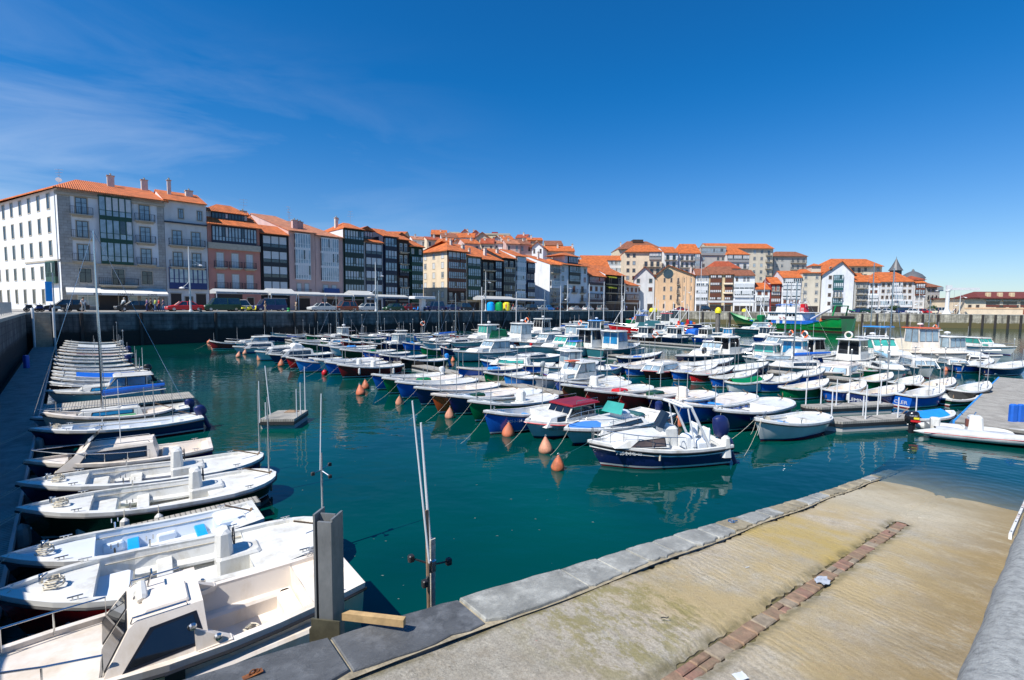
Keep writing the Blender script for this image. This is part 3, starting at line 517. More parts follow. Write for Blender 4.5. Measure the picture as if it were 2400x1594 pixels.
def roof_on(B, Wd, D, ze, rh, rf=.5, hip=(0, 0), over=.6, m=TO, side=.12, kind='gable', skew=(0, 0)):
    """roof slab: ridge along the front at depth fraction rf; hip insets left/right; skew shifts the back corners"""
    b = MB(); th = .16
    def q(s, v): # s metres across, v metres deep
        f = v/D; return s+(skew[0]*(1-s/Wd)+skew[1]*s/Wd)*f, v
    so = side; o = over; sl = rh/(D*rf)
    fl, frr = q(-so, -o), q(Wd+so, -o); bl, br = q(-so, D+o*.5), q(Wd+so, D+o*.5); rl, rr_ = q(hip[0] if hip[0] else -so, D*rf), q(Wd-(hip[1] if hip[1] else -so), D*rf)
    zf = ze-o*sl*.6; P6 = [(*fl, zf), (*frr, zf), (*rr_, ze+rh), (*rl, ze+rh), (*bl, ze-.1), (*br, ze-.1)]
    top = [(x, y, z+th) for x, y, z in P6]
    b.add(P6+top, [(0, 1, 2, 3), (3, 2, 5, 4), (6, 9, 8, 7), (9, 10, 11, 8), (0, 6, 7, 1), (4, 5, 11, 10), (0, 3, 9, 6), (3, 4, 10, 9), (1, 7, 8, 2), (2, 8, 11, 5)], 0)
    if hip[0]: b.add([P6[0], P6[3], P6[4], top[0], top[3], top[4]], [(3, 5, 4), (0, 1, 2), (0, 2, 5, 3)], 0)
    if hip[1]: b.add([P6[1], P6[2], P6[5], top[1], top[2], top[5]], [(3, 4, 5), (0, 2, 1), (0, 3, 5, 2)], 0)
    r = b.build('roof', m, B); return r, (lambda s, v: ze+rh*(v/(D*rf) if v < D*rf else (D-v)/(D-D*rf))+th)
def body(B, Wd, D, z0, z1, m, rh=0, rf=.5, hip=(0, 0), skew=(0, 0), fm=None):
    b = MB(); c = [(0, 0), (Wd, 0), (Wd+skew[1], D), (skew[0], D)]
    b.add([(x, y, z0) for x, y in c]+[(x, y, z1) for x, y in c], [(0, 1, 5, 4)], 1 if fm else 0)
    b.add([(x, y, z0) for x, y in c]+[(x, y, z1) for x, y in c], [(1, 2, 6, 5), (2, 3, 7, 6), (3, 0, 4, 7), (4, 5, 6, 7)], 0)
    if rh:
        if not hip[0]: b.add([(0, 0, z1), (skew[0], D, z1), (skew[0]*rf, D*rf, z1+rh)], [(0, 2, 1)], 0)
        if not hip[1]: b.add([(Wd, 0, z1), (Wd+skew[1], D, z1), (Wd+skew[1]*rf, D*rf, z1+rh)], [(0, 1, 2)], 0)
    return b.build('wall', [m, fm or m], B)
CHM = mat('chimney_render', (.6, .55, .5), .85, .15)
def chimney(par, x, y, z, w=.6, h=1.5, m=None):
    b = MB(); b.box(-w/2, -w/2, -.8, w/2, w/2, h, 0); b.box(-w/2-.08, -w/2-.08, h, w/2+.08, w/2+.08, h+.12, 1); b.lathe([(.12, h+.12), (.12, h+.45), (.16, h+.46)], 8, (0, 0, 0), 1)
    return b.build('chimney', [m or CHM, TRIM], par, loc=(x, y, z))
def aerial(par, x, y, z, h=3.0, s=0):
    b = MB(); b.tube([(0, 0, -.5), (0, 0, h)], .02, 5); rr = random.Random(s)
    for k in range(3):
        zz = h-.1-k*.5; a = rr.uniform(0, 3); dx, dy = math.cos(a), math.sin(a); b.tube([(-dx*.7, -dy*.7, zz), (dx*.7, dy*.7, zz)], .012, 4)
        for t in (-.5, -.2, .1, .4): b.tube([(dx*t-dy*.25, dy*t+dx*.25, zz), (dx*t+dy*.25, dy*t-dx*.25, zz)], .008, 4)
    return b.build('aerial', ALU, par, loc=(x, y, z))
def dish(par, x, y, z):
    b = MB(); b.tube([(0, 0, -.3), (0, 0, .7)], .03, 5); b.lathe([(.0, 0), (.25, .04), (.42, .14)], 12, (0, -.1, .8), tilt=Matrix.Rotation(R(70), 3, 'X')); return b.build('satellite_dish', FR['white'], par, loc=(x, y, z))
BL = {}
def building(name, label, pl, P0, e, px0, px1, py, floors, wall='white', roof=None, D=12, zb=WALLTOP, group=None, fkw={}, fm=None, xi=None, z_top=None, bottom=2.0, extra=None, off=0.0, cat='building'):
    """px0..px1: measured left and right edges at eave height py, set on the facade plane (P0, e)"""
    n = Vector((-e.y, e.x)); Po = P0+n*off
    s0, ze = onpl(px0, py, Po, e); s1, _ = onpl(px1, py, Po, e)
    if z_top: ze = z_top
    Wd = s1-s0-.06; o = Po+e*s0
    B = thing(name, label, cat, (o.x, o.y, 0), math.atan2(e.y, e.x), group)
    rk = dict(rh=2.4, rf=.5, hip=(0, 0), skew=(0, 0)); rk.update(roof or {})
    kind = rk.pop('kind', 'gable'); tl = TIL[rk.pop('t', 'o')]
    body(B, Wd, D, bottom, ze, WALLS[wall], rk['rh'] if kind == 'gable' else 0, rk['rf'], rk['hip'], rk['skew'], fm and WALLS[fm])
    if kind == 'gable': rf_, zf = roof_on(B, Wd, D, ze, m=tl, **rk)
    elif kind == 'flat':
        b = MB(); b.box(-.15, -.3, ze, Wd+.15, D+.15, ze+.22); b.box(.1, -.05, ze+.22, Wd-.1, .1, ze+.7); rf_ = b.build('roof', tl if rk.get('tiled') else TRIM, B); zf = lambda s, v: ze+.2
    elif kind == 'gfront':
        b = MB(); rh = rk['rh']; ov = .7; pk = (rk.get('apex') or .5)*Wd
        z_ = lambda x: ze+rh*(x/pk if x < pk else (Wd-x)/(Wd-pk))
        for a, c in ((-.6, pk), (pk, Wd+.6)):
            za, zc = (ze-.6*rh/pk, ze+rh) if a < 0 else (ze+rh, ze-.6*rh/(Wd-pk))
            b.add([(a, -ov, za), (c, -ov, zc), (c, D, zc), (a, D, za), (a, -ov, za+.16), (c, -ov, zc+.16), (c, D, zc+.16), (a, D, za+.16)], [(3, 2, 1, 0), (4, 5, 6, 7), (0, 1, 5, 4), (2, 3, 7, 6), (3, 0, 4, 7), (1, 2, 6, 5)])
        rf_ = b.build('roof', tl, B); [MB().add([(0, y_, ze), (Wd, y_, ze), (pk, y_, ze+rh)], [f_]).build('gable', WALLS[fm or wall], B) for y_, f_ in ((0, (0, 1, 2)), (D, (2, 1, 0)))]; zf = lambda s, v: z_(s)
    if floors: facade(B, floors, Wd, zb, ze-.25, **fkw)
    BL[name+str(len(BL))] = (B, Wd, D, ze, rf_, zf)
    if extra: extra(B, Wd, D, ze, rf_, zf)
    return B, Wd, D, ze, rf_, zf
FE = Vector((.72, .695)).normalized(); F0 = Vector((-63.75, 68.0)); FN = Vector((-FE.y, FE.x))
AW = mat('awning_white', (.66, .65, .62), .7, .06); AWB = mat('awning_blue', (.03, .08, .25), .7)
def awning_on(B, x0, x1, z, d=1.8, m=None, drop=.7, name='awning'):
    b = MB(); b.loft([[(x0, -.03, z), (x1, -.03, z)], [(x0, -d, z-drop), (x1, -d, z-drop)], [(x0, -d, z-drop-.32), (x1, -d, z-drop-.32)]]); b.loft([[(x0, -.03, z-.03), (x1, -.03, z-.03)], [(x0, -d+.02, z-drop-.03), (x1, -d+.02, z-drop-.03)]])
    return b.build(name, m or AW, B)
# --- the corner block with green galleries
def ex1(B, Wd, D, ze, rf_, zf):
    Hh = (ze-WALLTOP)/5.15; x = [0, Wd*.125, Wd*.33, Wd*.36, Wd*.66, Wd*.69, Wd*.93, Wd]
    b = MB(); b.box(-.02, -.05, 4.0, Wd*.11, 0, ze-.9); b.box(Wd*.93, -.05, 4.0, Wd+.0, 0, ze-.9); b.box(Wd*.11, -.05, 4.0, Wd*.93, 0, WALLTOP+Hh*2.0); b.build('stone_quoins', WALLS['stone'], B)
    b = MB(); b.box(-.3, -.35, ze-.85, Wd+.1, 0, ze-.55); b.box(-.3, -.25, ze-.55, Wd+.1, 0, ze-.3)
    b.box(0, -.16, WALLTOP+Hh*2.0, Wd, -.051, WALLTOP+Hh*2.0+.2); b.build('cornice', TRIM, B)
    for i in range(3):
        z = WALLTOP+Hh*(2.1+i)
        for xc in (Wd*.205, Wd*.80): part('window', win_mesh('w', 1.25, 2.35, 'black', 'p'), B, (xc, -.0, z+.15)); part('balcony', balcony_mesh(2.5), B, (xc, -.052, z+.1))
        part('gallery', gallery_mesh(Wd*.31, Hh, 'green', 'p', .75, seed=i, sill=.12), B, (Wd*.515, 0, z-.1))
    b = MB(); b.box(Wd*.355, -.46, WALLTOP+Hh*5.0, Wd*.67, -.05, ze-.3); b.build('gallery_cornice', FR['green'], B)
    z = WALLTOP+Hh*1.15
    for xc in (Wd*.21, Wd*.80): part('window', win_mesh('w', 1.3, 2.0, 'black', 'd'), B, (xc, -.06, z+.2))
    part('window', win_mesh('w', 1.4, 2.3, 'black', 'd'), B, (Wd*.515, -.06, z)); part('balcony', balcony_mesh(4.6, 1.0), B, (Wd*.515, -.06, z-.05))
    for xc in (.22, .60, .82): part('window', win_mesh('w', 2.2, 2.0, 'white', 'p'), B, (Wd*xc, -.06, WALLTOP+.6))
    m = MB(); m.box(-1.8, -.09, 0, 1.8, -.02, 2.7); m.build('door', DOORM, B, loc=(Wd*.45, 0, WALLTOP))
    a = awning_on(B, Wd*.03, Wd*.985, WALLTOP+Hh*1.0, 2.6, drop=.8)
    zl = WALLTOP+Hh-.8-.28
    for t_, xx in (('BAR', .30), ('MARINA', .56), ('CAFE', .82)): text_mesh(t_, .42, FR['navy'], a, (Wd*xx, -2.62, zl), (R(90), 0, 0), sx=1.2)
    # side elevation towards the square
    sk = Vector((-.873*D/.98, .488*D/.98))
    for (xx, yy, zz) in ((Wd*.55, D*.3, zf(0, D*.3)), (Wd*.93, D*.35, zf(0, D*.35))): chimney(rf_, xx, yy, zz-.1, .9, 1.7)
    dish(rf_, .6, D*.55, zf(0, D*.55)+.6); aerial(rf_, .7, D*.57, ze+3.0, 3.5)
s0, ze1 = onpl(132, 437, F0, FE)
D1 = 34.0; side1 = Vector((-.873, .488)); bskew = side1.dot(FE)/side1.dot(FN)*D1
B1 = building('corner_house', 'white five-storey corner block with three stacked dark green glazed galleries and a cafe awning', None, F0, FE, 132, 382, 440, None, 'white', dict(rh=3.9, rf=.4, hip=(5, .001), skew=(bskew, 0), over=.9, side=.6), D=D1, extra=ex1)
Bo, Wd, D, ze, _, _ = B1
# windows on the sunlit side elevation
sl_ = Vector((bskew, D1)).length; ang = math.atan2(D1, bskew)
Hh = (ze-WALLTOP)/5.15
for j in range(10):
    for i in range(5):
        t_ = 3.1+j*3.6
        if i == 0 and j == 0: continue
        p = Vector((bskew, D1))*(t_/sl_); zz = WALLTOP+Hh*(i+.15)+(.7 if i else .4)
        if i == 1 and j == 0: continue
        part('window', win_mesh('w', .95, 2.1 if i != 1 else 1.8, 'black', 'd'), Bo, (p.x, p.y, zz), (0, 0, ang+math.pi))
p = Vector((bskew, D1))*(2.4/sl_); part('gallery', gallery_mesh(3.4, Hh*.95, 'green', 'd', .5, seed=1), Bo, (p.x, p.y, WALLTOP+Hh*1.15), (0, 0, ang+math.pi))
b = MB(); b.box(-.02, -.12, 0, 13, 0, .25); o = b.build('string_course', TRIM, Bo, loc=(bskew*13/sl_, D1*13/sl_, WALLTOP+Hh*2.1)); o.rotation_euler.z = ang+math.pi
b = MB(); b.tube([(-.25, -.25, ze-.6), (-.25, -.15, 4.4)], .07, 6); b.build('downpipe', ALU, Bo)
def LB(name, label, px0, px1, py, floors, wall, roof=None, D=12, fkw={}, extra=None, off=0.0, **k): return building(name, label, None, F0, FE, px0, px1, py, floors, wall, roof, D, fkw=fkw, extra=extra, off=off, **k)
def ex2(B, Wd, D, ze, rf_, zf):
    b = MB(); z = WALLTOP+(ze-WALLTOP)*.8; b.box(0, -.5, z, Wd, 0, z+.18); b.build('cornice', FR['navy'], B)
    chimney(rf_, Wd*.25, D*.3, zf(0, D*.3), .5, 2.2); chimney(rf_, Wd*.75, D*.35, zf(0, D*.35), 1.0, .8)
LB('town_house', 'grey-white five-storey house with blue bay window and long iron balconies', 383, 483, 468, ['.w.w', 'BB', 'BB', 'gg', 'DdD'], 'greywhite', dict(rh=2.6, over=.5, t='o'), 14, dict(fr='black', gal='blue', gl='p', wgl='p', seed=3), ex2)
def ex3(B, Wd, D, ze, rf_, zf):
    b = MB(); b.box(0, 0, 0, 6.2, 4, 1.9, 0); b.build('penthouse', WALLS['white'], rf_, loc=(.4, 2.2, ze+.4)); 
    q = part('gallery', gallery_mesh(5.0, 1.7, 'navy', 'd', .5, seed=1), rf_, (3.6, 2.2, ze+.5))
    b = MB(); b.add([(-.4, 1.4, ze+2.3), (7.1, 1.4, ze+2.3), (4.6, 4.2, ze+4.0), (2.4, 4.2, ze+4.0), (-.4, 7, ze+2.3), (7.1, 7, ze+2.3)], [(0, 1, 2, 3), (0, 3, 4), (1, 5, 2), (4, 3, 2, 5), (0, 4, 5, 1)]); b.build('penthouse_roof', TO, rf_)
    chimney(rf_, Wd*.78, 3.2, zf(0, 3.2), 1.1, 1.3); aerial(rf_, Wd*.85, 4.5, ze+2, 3.6, 2)
    z = WALLTOP+(ze-WALLTOP)*.78; b = MB(); b.box(0, -.46, z-1.0, Wd, -.01, z); b.build('balcony_band', TRIM, B)
LB('town_house', 'pink house with three wide brown-framed galleries on top and three window boxes', 485, 608, 522, ['ggg', 'WWW', 'WWW', 'DDd'], 'pink', dict(rh=3.6, over=1.0), 14, dict(fr='white', gal='navy', gl='p', wgl='w', seed=4, margin=.6, mull=.5), ex3)
LB('town_house', 'narrow black house with four rows of large pale blinds', 609.5, 675, 546, ['bbbb', 'bbbb', 'bbbb', 'bbbb', 'DD'], 'black', dict(rh=2.2, over=.8), 12, dict(gal='black', seed=5))
def ex5(B, Wd, D, ze, rf_, zf):
    for i, x in enumerate((.45, .62, .76)): chimney(rf_, Wd*x, 3.0+i*.6, zf(0, 3.0), .9, 1.5, WALLS['rose'])
    aerial(rf_, Wd*.45, 6, ze+1.6, 4, 3); aerial(rf_, Wd*.52, 6.5, ze+1.6, 3, 4)
def gal3(B, Wd, D, ze, rf_, zf):
    ex5(B, Wd, D, ze, rf_, zf)
LB('town_house', 'rose-pink house with white glazed gallery and long sunlit pink gable wall', 676, 738, 541, ['ggg', 'ggg', 'ggg', 'BB', 'DD'], 'rose', dict(rh=6.0, rf=.74, over=.7, t='p'), 30, dict(gal='white', gl='p', seed=6, margin=1.0, fr='white', wgl='w', sill=.08, mull=.45), gal3)
LB('town_house', 'rose-pink house with white glazed gallery and blue fabric along its balcony', 738.5, 803, 552, ['ggg', 'ggg', 'ggg', 'BB', 'DD'], 'rose', dict(rh=5.6, rf=.74, over=.7, t='p'), 30, dict(gal='white', gl='p', seed=7, margin=1.0, fr='white', wgl='w', sill=.08, mull=.45),
   extra=lambda B, Wd, D, ze, r, z: MB().box(1.2, -.99, WALLTOP+3.2, Wd-1.2, -.96, WALLTOP+4.3).build('balcony_cloth', AWB, B))
LB('town_house', 'tall dark green house of six glazed storeys with sunlit white side wall', 803.5, 852, 534, ['gggg', 'gggg', 'gggg', 'gggg', 'gggg', 'DD'], 'white', dict(rh=2.0, over=.8, hip=(3, .001)), 13, dict(gal='dgreen', gl='p', seed=8, sill=.33, margin=.15), fm='green',
   extra=lambda B, Wd, D, ze, r, z: (dish(r, 1, 5, ze+1.6), aerial(r, 4, 5, ze+1.5, 3, 5), chimney(r, Wd*.2, 5, ze+1.4, .6, 1.2)))
def ex8(B, Wd, D, ze, rf_, zf):
    b = MB(); b.box(0, 0, 0, Wd*.75, 4, 2.6); b.build('penthouse', WALLS['greywhite'], rf_, loc=(.2, 2.6, ze)); part('gallery', gallery_mesh(Wd*.7, 2.2, 'navy', 'd', .6, seed=2), rf_, (Wd*.38, 2.6, ze+.35))
    b = MB(); x1 = Wd*.75+.5; b.add([(-.2, 1.8, ze+2.6), (x1, 1.8, ze+2.6), (x1/2, 1.8, ze+3.6), (-.2, 7, ze+2.6), (x1, 7, ze+2.6), (x1/2, 7, ze+3.6)], [(0, 2, 5, 3), (2, 1, 4, 5), (0, 1, 2), (3, 5, 4)]); b.build('penthouse_roof', TO, rf_)
LB('town_house', 'narrow grey house with pale blinds and small gabled penthouse', 852.5, 897, 566, ['bbb', 'bbb', 'bbg', 'bbb', 'DD'], 'greywhite', dict(rh=2.0, over=.5), 12, dict(gal='navy', seed=9), ex8)
LB('town_house', 'dark glazed house between the grey blinds house and green awning house', 897.5, 931, 553, ['ggg', 'ggg', 'ggg', 'ggg', 'ggg', 'DD'], 'navyw', dict(rh=2.2, over=.6), 12, dict(gal='navy', gl='p', seed=10))
LB('town_house', 'narrow dark house with open balconies beneath the orange eaves', 931.5, 959, 561, ['BB', 'BB', 'gg', 'BB', 'gg', 'DD'], 'dark', dict(rh=2.2, over=.6), 12, dict(gal='navy', fr='white', seed=11),
   extra=lambda B, Wd, D, ze, r, z: awning_on(B, .3, Wd-.2, WALLTOP+9.3, 1.3, P('dgreen'), .5))
LB('town_house', 'dark green corner house with five bands of pale-paned galleries', 960, 992, 576, ['w.w', 'ggg', 'ggg', 'ggg', 'ggg', 'ggg', 'D'], 'green', dict(rh=2.6, over=.8, hip=(.001, 2)), 10, dict(gal='green', gl='p', seed=12, sill=.38))
def sidewin(B, D, zt, n, cols, fr='white', gl='w', x=0.0, w=.95, first=1.2, zb=None, h=1.35):
    zb = zb or WALLTOP; Hs = (zt-zb)/n
    for i in range(n):
        for j in range(cols):
            y = D*(j+.5)/cols; part('window', win_mesh('w', w, h, fr, gl if (i+j) % 3 else 'd'), B, (x, y, zb+Hs*i+Hs*.32), (0, 0, -R(90)))
def ex12(B, Wd, D, ze, rf_, zf):
    sidewin(B, D, ze-.2, 6, 3, 'white', 'w'); chimney(rf_, Wd*.6, 3, zf(0, 3), .5, 1.2)
LB('town_house', 'cream apartment house with sunlit windowed side wall and dark brown galleries', 1048, 1092, 586, ['bbg', 'ggg', 'ggg', 'ggg', 'W.W', 'D'], 'cream', dict(rh=2.8, over=.9, hip=(4, 3), side=.7), 11, dict(gal='brown', gl='p', seed=13, margin=.15), ex12, fm='dark')
LB('town_house', 'cream-topped house with green timber gallery and stepped white panes', 1093, 1127, 600, ['bbb', 'ggg', 'ggg', 'ggg', 'D'], 'cream', dict(rh=4.2, rf=.7, over=.5), 18, dict(gal='green', gl='p', seed=14), extra=lambda B, Wd, D, ze, r, z: (chimney(r, Wd*.1, 2, z(0, 2), .7, 2.0), chimney(r, Wd*.55, 2, z(0, 2), .5, 1.2)))
LB('town_house', 'dark house with open black balconies under a wide orange roof', 1127.5, 1176, 607, ['BBg', 'BBg', 'BBg', 'BBg', 'DD'], 'white', dict(rh=4.8, rf=.7, over=.9), 18, dict(gal='navy', gl='p', fr='black', seed=15), fm='black', extra=lambda B, Wd, D, ze, r, z: (chimney(r, Wd*.55, 3, z(0, 3), .7, 1.9),))
LB('town_house', 'black narrow house with five glazed storeys beside the pale grey house', 1176.5, 1208, 604, ['BB', 'ggg', 'ggg', 'ggg', 'ggg', 'DD'], 'black', dict(rh=3.0, over=.7), 14, dict(gal='black', gl='d', seed=16), extra=lambda B, Wd, D, ze, r, z: chimney(r, Wd*.2, 3, z(0, 3), .6, 1))
LB('town_house', 'slim pale grey house with white galleries', 1208.5, 1233, 600, ['gg', 'gg', 'gg', 'bb', 'gg', 'D'], 'greywhite', dict(rh=2.2, over=.6), 12, dict(gal='white', gl='p', seed=17, sill=.4))
LB('town_house', 'slim dark house with pale galleries left of the sunlit white gable', 1233.5, 1254, 614, ['gg', 'ss', 'gg', 'gg', 'D'], 'navyw', dict(rh=2.4, over=.7), 12, dict(gal='navy', gl='w', seed=18))
def ex18(B, Wd, D, ze, rf_, zf): sidewin(B, D, ze-.2, 5, 1, 'black', 'w'); chimney(rf_, Wd*.3, 6, zf(0, 6), .5, 2)
LB('town_house', 'house with grey balconied front and broad sunlit white side wall', 1289, 1313, 620, ['B', 's', 'g', 'B', 'B', 'D'], 'white', dict(rh=3.4, rf=.6, over=.8, t='o'), 18, dict(gal='white', fr='white', gl='p', seed=19), ex18, fm='grey')
def ex19(B, Wd, D, ze, rf_, zf):
    b = MB(); b.box(0, 0, 0, Wd*.5, 5, 3.0); b.build('penthouse', WALLS['white'], rf_, loc=(Wd*.28, 1.4, ze)); part('gallery', gallery_mesh(Wd*.34, 2.5, 'navy', 'p', .8), rf_, (Wd*.56, 1.4, ze+.3))
    b = MB(); b.add([(Wd*.1, .7, ze+2.9), (Wd*.86, .7, ze+2.9), (Wd*.5, 3.5, ze+4.2), (Wd*.1, 8, ze+2.9), (Wd*.86, 8, ze+2.9), (Wd*.5, 6, ze+4.2)], [(0, 1, 2), (0, 2, 5, 3), (2, 1, 4, 5), (3, 5, 4), (0, 3, 4, 1)]); b.build('penthouse_roof', TO, rf_)
LB('town_house', 'white house on a stone base with central green galleries and a penthouse', 1313.5, 1377, 619, ['w.ggg.w', 'w.ggg.w', 'WWW', 'W.W', 'DDD'], 'white', dict(rh=2.0, over=1.0, hip=(2, 2)), 13, dict(gal='dgreen', gl='p', fr='black', seed=20), ex19)
LB('town_house', 'low house with brown shutters and white balcony bands under bright orange roof', 1378, 1418, 645, ['ggg', 'sss', 'ggg', 'DD'], 'white', dict(rh=4.6, over=.9, rf=.6), 12, dict(gal='navy', gl='p', fr='brown', seed=21))
LB('town_house', 'small house with yellow awnings on dark balconies', 1419, 1464, 643, ['BB', 'BB', 'BB', 'DD'], 'white', dict(rh=3.4, over=.8, rf=.6), 12, dict(gal='navy', fr='black', seed=22), fm='black',
   extra=lambda B, Wd, D, ze, r, z: (awning_on(B, .3, Wd*.45, ze-.5, 1.2, P('yellow'), .35), awning_on(B, .3, Wd*.45, ze-3.9, 1.2, P('yellow'), .35)))
LB('town_house', 'low shop house under a steep bright orange roof by the slipway square', 1465, 1497, 668, ['sss', 'ggg', 'DD'], 'greywhite', dict(rh=3.0, over=.8, rf=.7), 12, dict(gal='brown', fr='brown', seed=23))
# --- far side of the harbour
G0 = Vector((44.5, 175.)); GE = Vector((.975, -.222)).normalized()
def RB(name, label, px0, px1, py, floors, wall, roof=None, D=12, fkw={}, extra=None, off=0.0, **k): return building(name, label, None, G0, GE, px0, px1, py, floors, wall, roof, D, fkw=fkw, extra=extra, off=off, **k)
RB('stone_house', 'pale grey stone house with pointed gable and tall green door', 1487, 1535, 648, ['w.w', 's.s', '...', 's.D'], 'greywhite', dict(kind='gfront', rh=3.4, t='r'), 16, dict(fr='black', seed=31))
def exp(B, Wd, D, ze, rf_, zf):
    b = MB(); b.lathe([(1.7, 0), (1.7, .12)], 20, (0, 0, 0), tilt=Matrix.Rotation(R(90), 3, 'X')); b.build('lunette_window', GL, B, loc=(Wd*.33, 0.05, ze+.6))
    b = MB(); 
    for i in range(12): a0 = math.pi*i/12; a1 = math.pi*(i+1)/12; b.add([(1.7*math.cos(a), -.1, 1.7*math.sin(a)) for a in (a0, a1)]+[(2.0*math.cos(a), -.1, 2.0*math.sin(a)) for a in (a1, a0)], [(0, 1, 2, 3)])
    b.build('lunette_arch', WALLS['yellow'], B, loc=(Wd*.33, -.03, ze+.6)); chimney(rf_, Wd*.95, 6, ze+2, .6, 1.4)
    b = MB()
    for x in (.66, .75, .845, .93): b.box(Wd*x-.0, -.16, 4.1, Wd*x+.55, 0, ze-.3)
    b.build('pilasters', WALLS['peach'], B)
RB('peach_building', 'large peach building with half-round window in its gable and vertical window strips', 1536, 1629, 646, ['..w.w.W.w.w', '..w.w.W.w.w', '..w.w.W.w.w', '..w..D.w.w.'], 'peach', dict(kind='gfront', rh=3.6, apex=.33), 18, dict(fr='brown', seed=32, wgl='d'), exp)
RB('quay_house', 'narrow white house with four rows of dark windows beside the peach building', 1631, 1662, 645, ['wwww', 'gg', 'gg', 'gg', 'DD'], 'white', dict(rh=2.6, t='b'), 12, dict(gal='white', gl='d', fr='white', seed=33, sill=.5))
RB('quay_house', 'brown and cream house with cream awnings above a long white canopy', 1663, 1720, 643, ['ggg.gg', 'ggg.gg', 'ggg.gg', 'ggg.gg', 'DDD'], 'yellow', dict(rh=3.0, t='b'), 12, dict(gal='brown', gl='w', seed=34, sill=.5),
   extra=lambda B, Wd, D, ze, r, z: (awning_on(B, Wd*.58, Wd*.97, ze-3.0, 1.0, WALLS['cream'], .3), awning_on(B, Wd*.58, Wd*.97, ze-6.2, 1.0, WALLS['cream'], .3)))
RB('quay_house', 'bright white house with long cream blind and blank white lower storey', 1721, 1770, 646, ['w.ww.', 'bbbb', 'ggg', '....', 'DDD'], 'white', dict(rh=2.2, t='b'), 12, dict(gal='white', gl='w', fr='brown', seed=35))
RB('quay_house', 'low white house with brown shutters and two tiers of orange roof', 1771, 1805, 678, ['ss', 'ggg', 'D'], 'white', dict(rh=2.4), 12, dict(gal='grey', gl='w', fr='brown', seed=36))
RB('quay_house', 'dark red house with steep orange roof', 1806, 1832, 665, ['BB', 'gg', 'gg', 'D'], 'red', dict(rh=2.4), 11, dict(gal='brown', gl='w', fr='white', seed=37))
RB('quay_house', 'white house with single wide dark windows and grey awning row', 1834, 1880, 651, ['ggg', 'bbb', 'bbb', 'sss', 'D'], 'white', dict(rh=2.6), 12, dict(gal='white', gl='d', fr='brown', seed=38), extra=lambda B, Wd, D, ze, r, z: None)
def ex31(B, Wd, D, ze, rf_, zf):
    b = MB(); b.box(Wd*.5, .4, ze-.3, Wd, 5, ze+2.4); b.build('penthouse', WALLS['beige'], rf_); b = MB(); b.add([(Wd*.45, -.2, ze+2.4), (Wd+.5, -.2, ze+2.4), (Wd*.73, 2.5, ze+3.4), (Wd*.45, 5.5, ze+2.4), (Wd+.5, 5.5, ze+2.4)], [(0, 1, 2), (1, 4, 2), (4, 3, 2), (3, 0, 2), (0, 3, 4, 1)]); b.build('penthouse_roof', TO, rf_)
RB('quay_house', 'beige five-storey house with paired windows and rooftop storey', 1881, 1925, 640, ['w.w', 'w.w', 'w.w', 'w.w', 'D'], 'beige', dict(rh=1.6, hip=(1, 1)), 12, dict(fr='white', seed=39), ex31)
def ex32(B, Wd, D, ze, rf_, zf):
    for i in range(5): part('window', win_mesh('w', .8, 1.1, 'brown', 'd'), B, (Wd*.25, 0, 6.5+i*2.9))
RB('quay_house', 'white gabled house with green glazed strip rising into its gable', 1928, 2003, 643, ['...ggg...', '...ggg...', '...BBB...', '...ggg...', '...DDD...'], 'white', dict(kind='gfront', rh=4.2, apex=.58), 14, dict(gal='teal', gl='p', fr='black', seed=40, wgl='p'), ex32)
RB('quay_house', 'shaded house of small balconies right of the tall white gable', 2004, 2036, 660, ['BB', 'BB', 'BB', 'BB', 'D'], 'grey', dict(rh=3.0), 12, dict(fr='white', gal='white', seed=41))
RB('quay_house', 'white house with brown balcony storey and orange dormer', 2036.5, 2062, 662, ['ww', 'ss', 'GG', 'gg', 'DD'], 'white', dict(rh=2.6), 12, dict(fr='brown', gal='white', gl='d', seed=42))
RB('quay_house', 'long white house with many brown windows and flower balcony', 2062.5, 2143, 660, ['wwGGww', 'wwGGww', 'wwwggww', 'ggg.ggg', 'D.DD.D'], 'greywhite', dict(rh=3.4, hip=(1.5, 2)), 14, dict(fr='brown', gal='white', gl='p', seed=43))
RB('quay_house', 'narrow house with dark red timber storeys above white bays', 2143.5, 2170, 663, ['gg', 'gg', 'ww', 'ww', 'D'], 'white', dict(rh=2.0), 12, dict(fr='white', gal='brown', gl='p', seed=44), fm='greywhite')
def ex37(B, Wd, D, ze, rf_, zf):
    b = MB(); b.box(-4.5, 2, ze-2, .2, 7, ze+2.3, 0); b.build('tower', WALLS['white'], B); b = MB(); b.add([(-5.2, 1.3, ze+2.3), (.9, 1.3, ze+2.3), (.9, 7.7, ze+2.3), (-5.2, 7.7, ze+2.3), (-2.1, 4.5, ze+3.8)], [(0, 1, 4), (1, 2, 4), (2, 3, 4), (3, 0, 4), (3, 2, 1, 0)]); b.build('tower_roof', TR, B)
    part('window', win_mesh('w', 1.2, 1.3, 'black', 'd'), B, (-1.2, 2, ze+.5))
RB('stone_house', 'grey stone corner house with arched windows and small white tower', 2171, 2204, 672, ['www', 'WWW', '...', 'sss'], 'stone', dict(rh=1.8, hip=(1, 2), t='b', over=1.0), 12, dict(fr='black', seed=45), ex37)
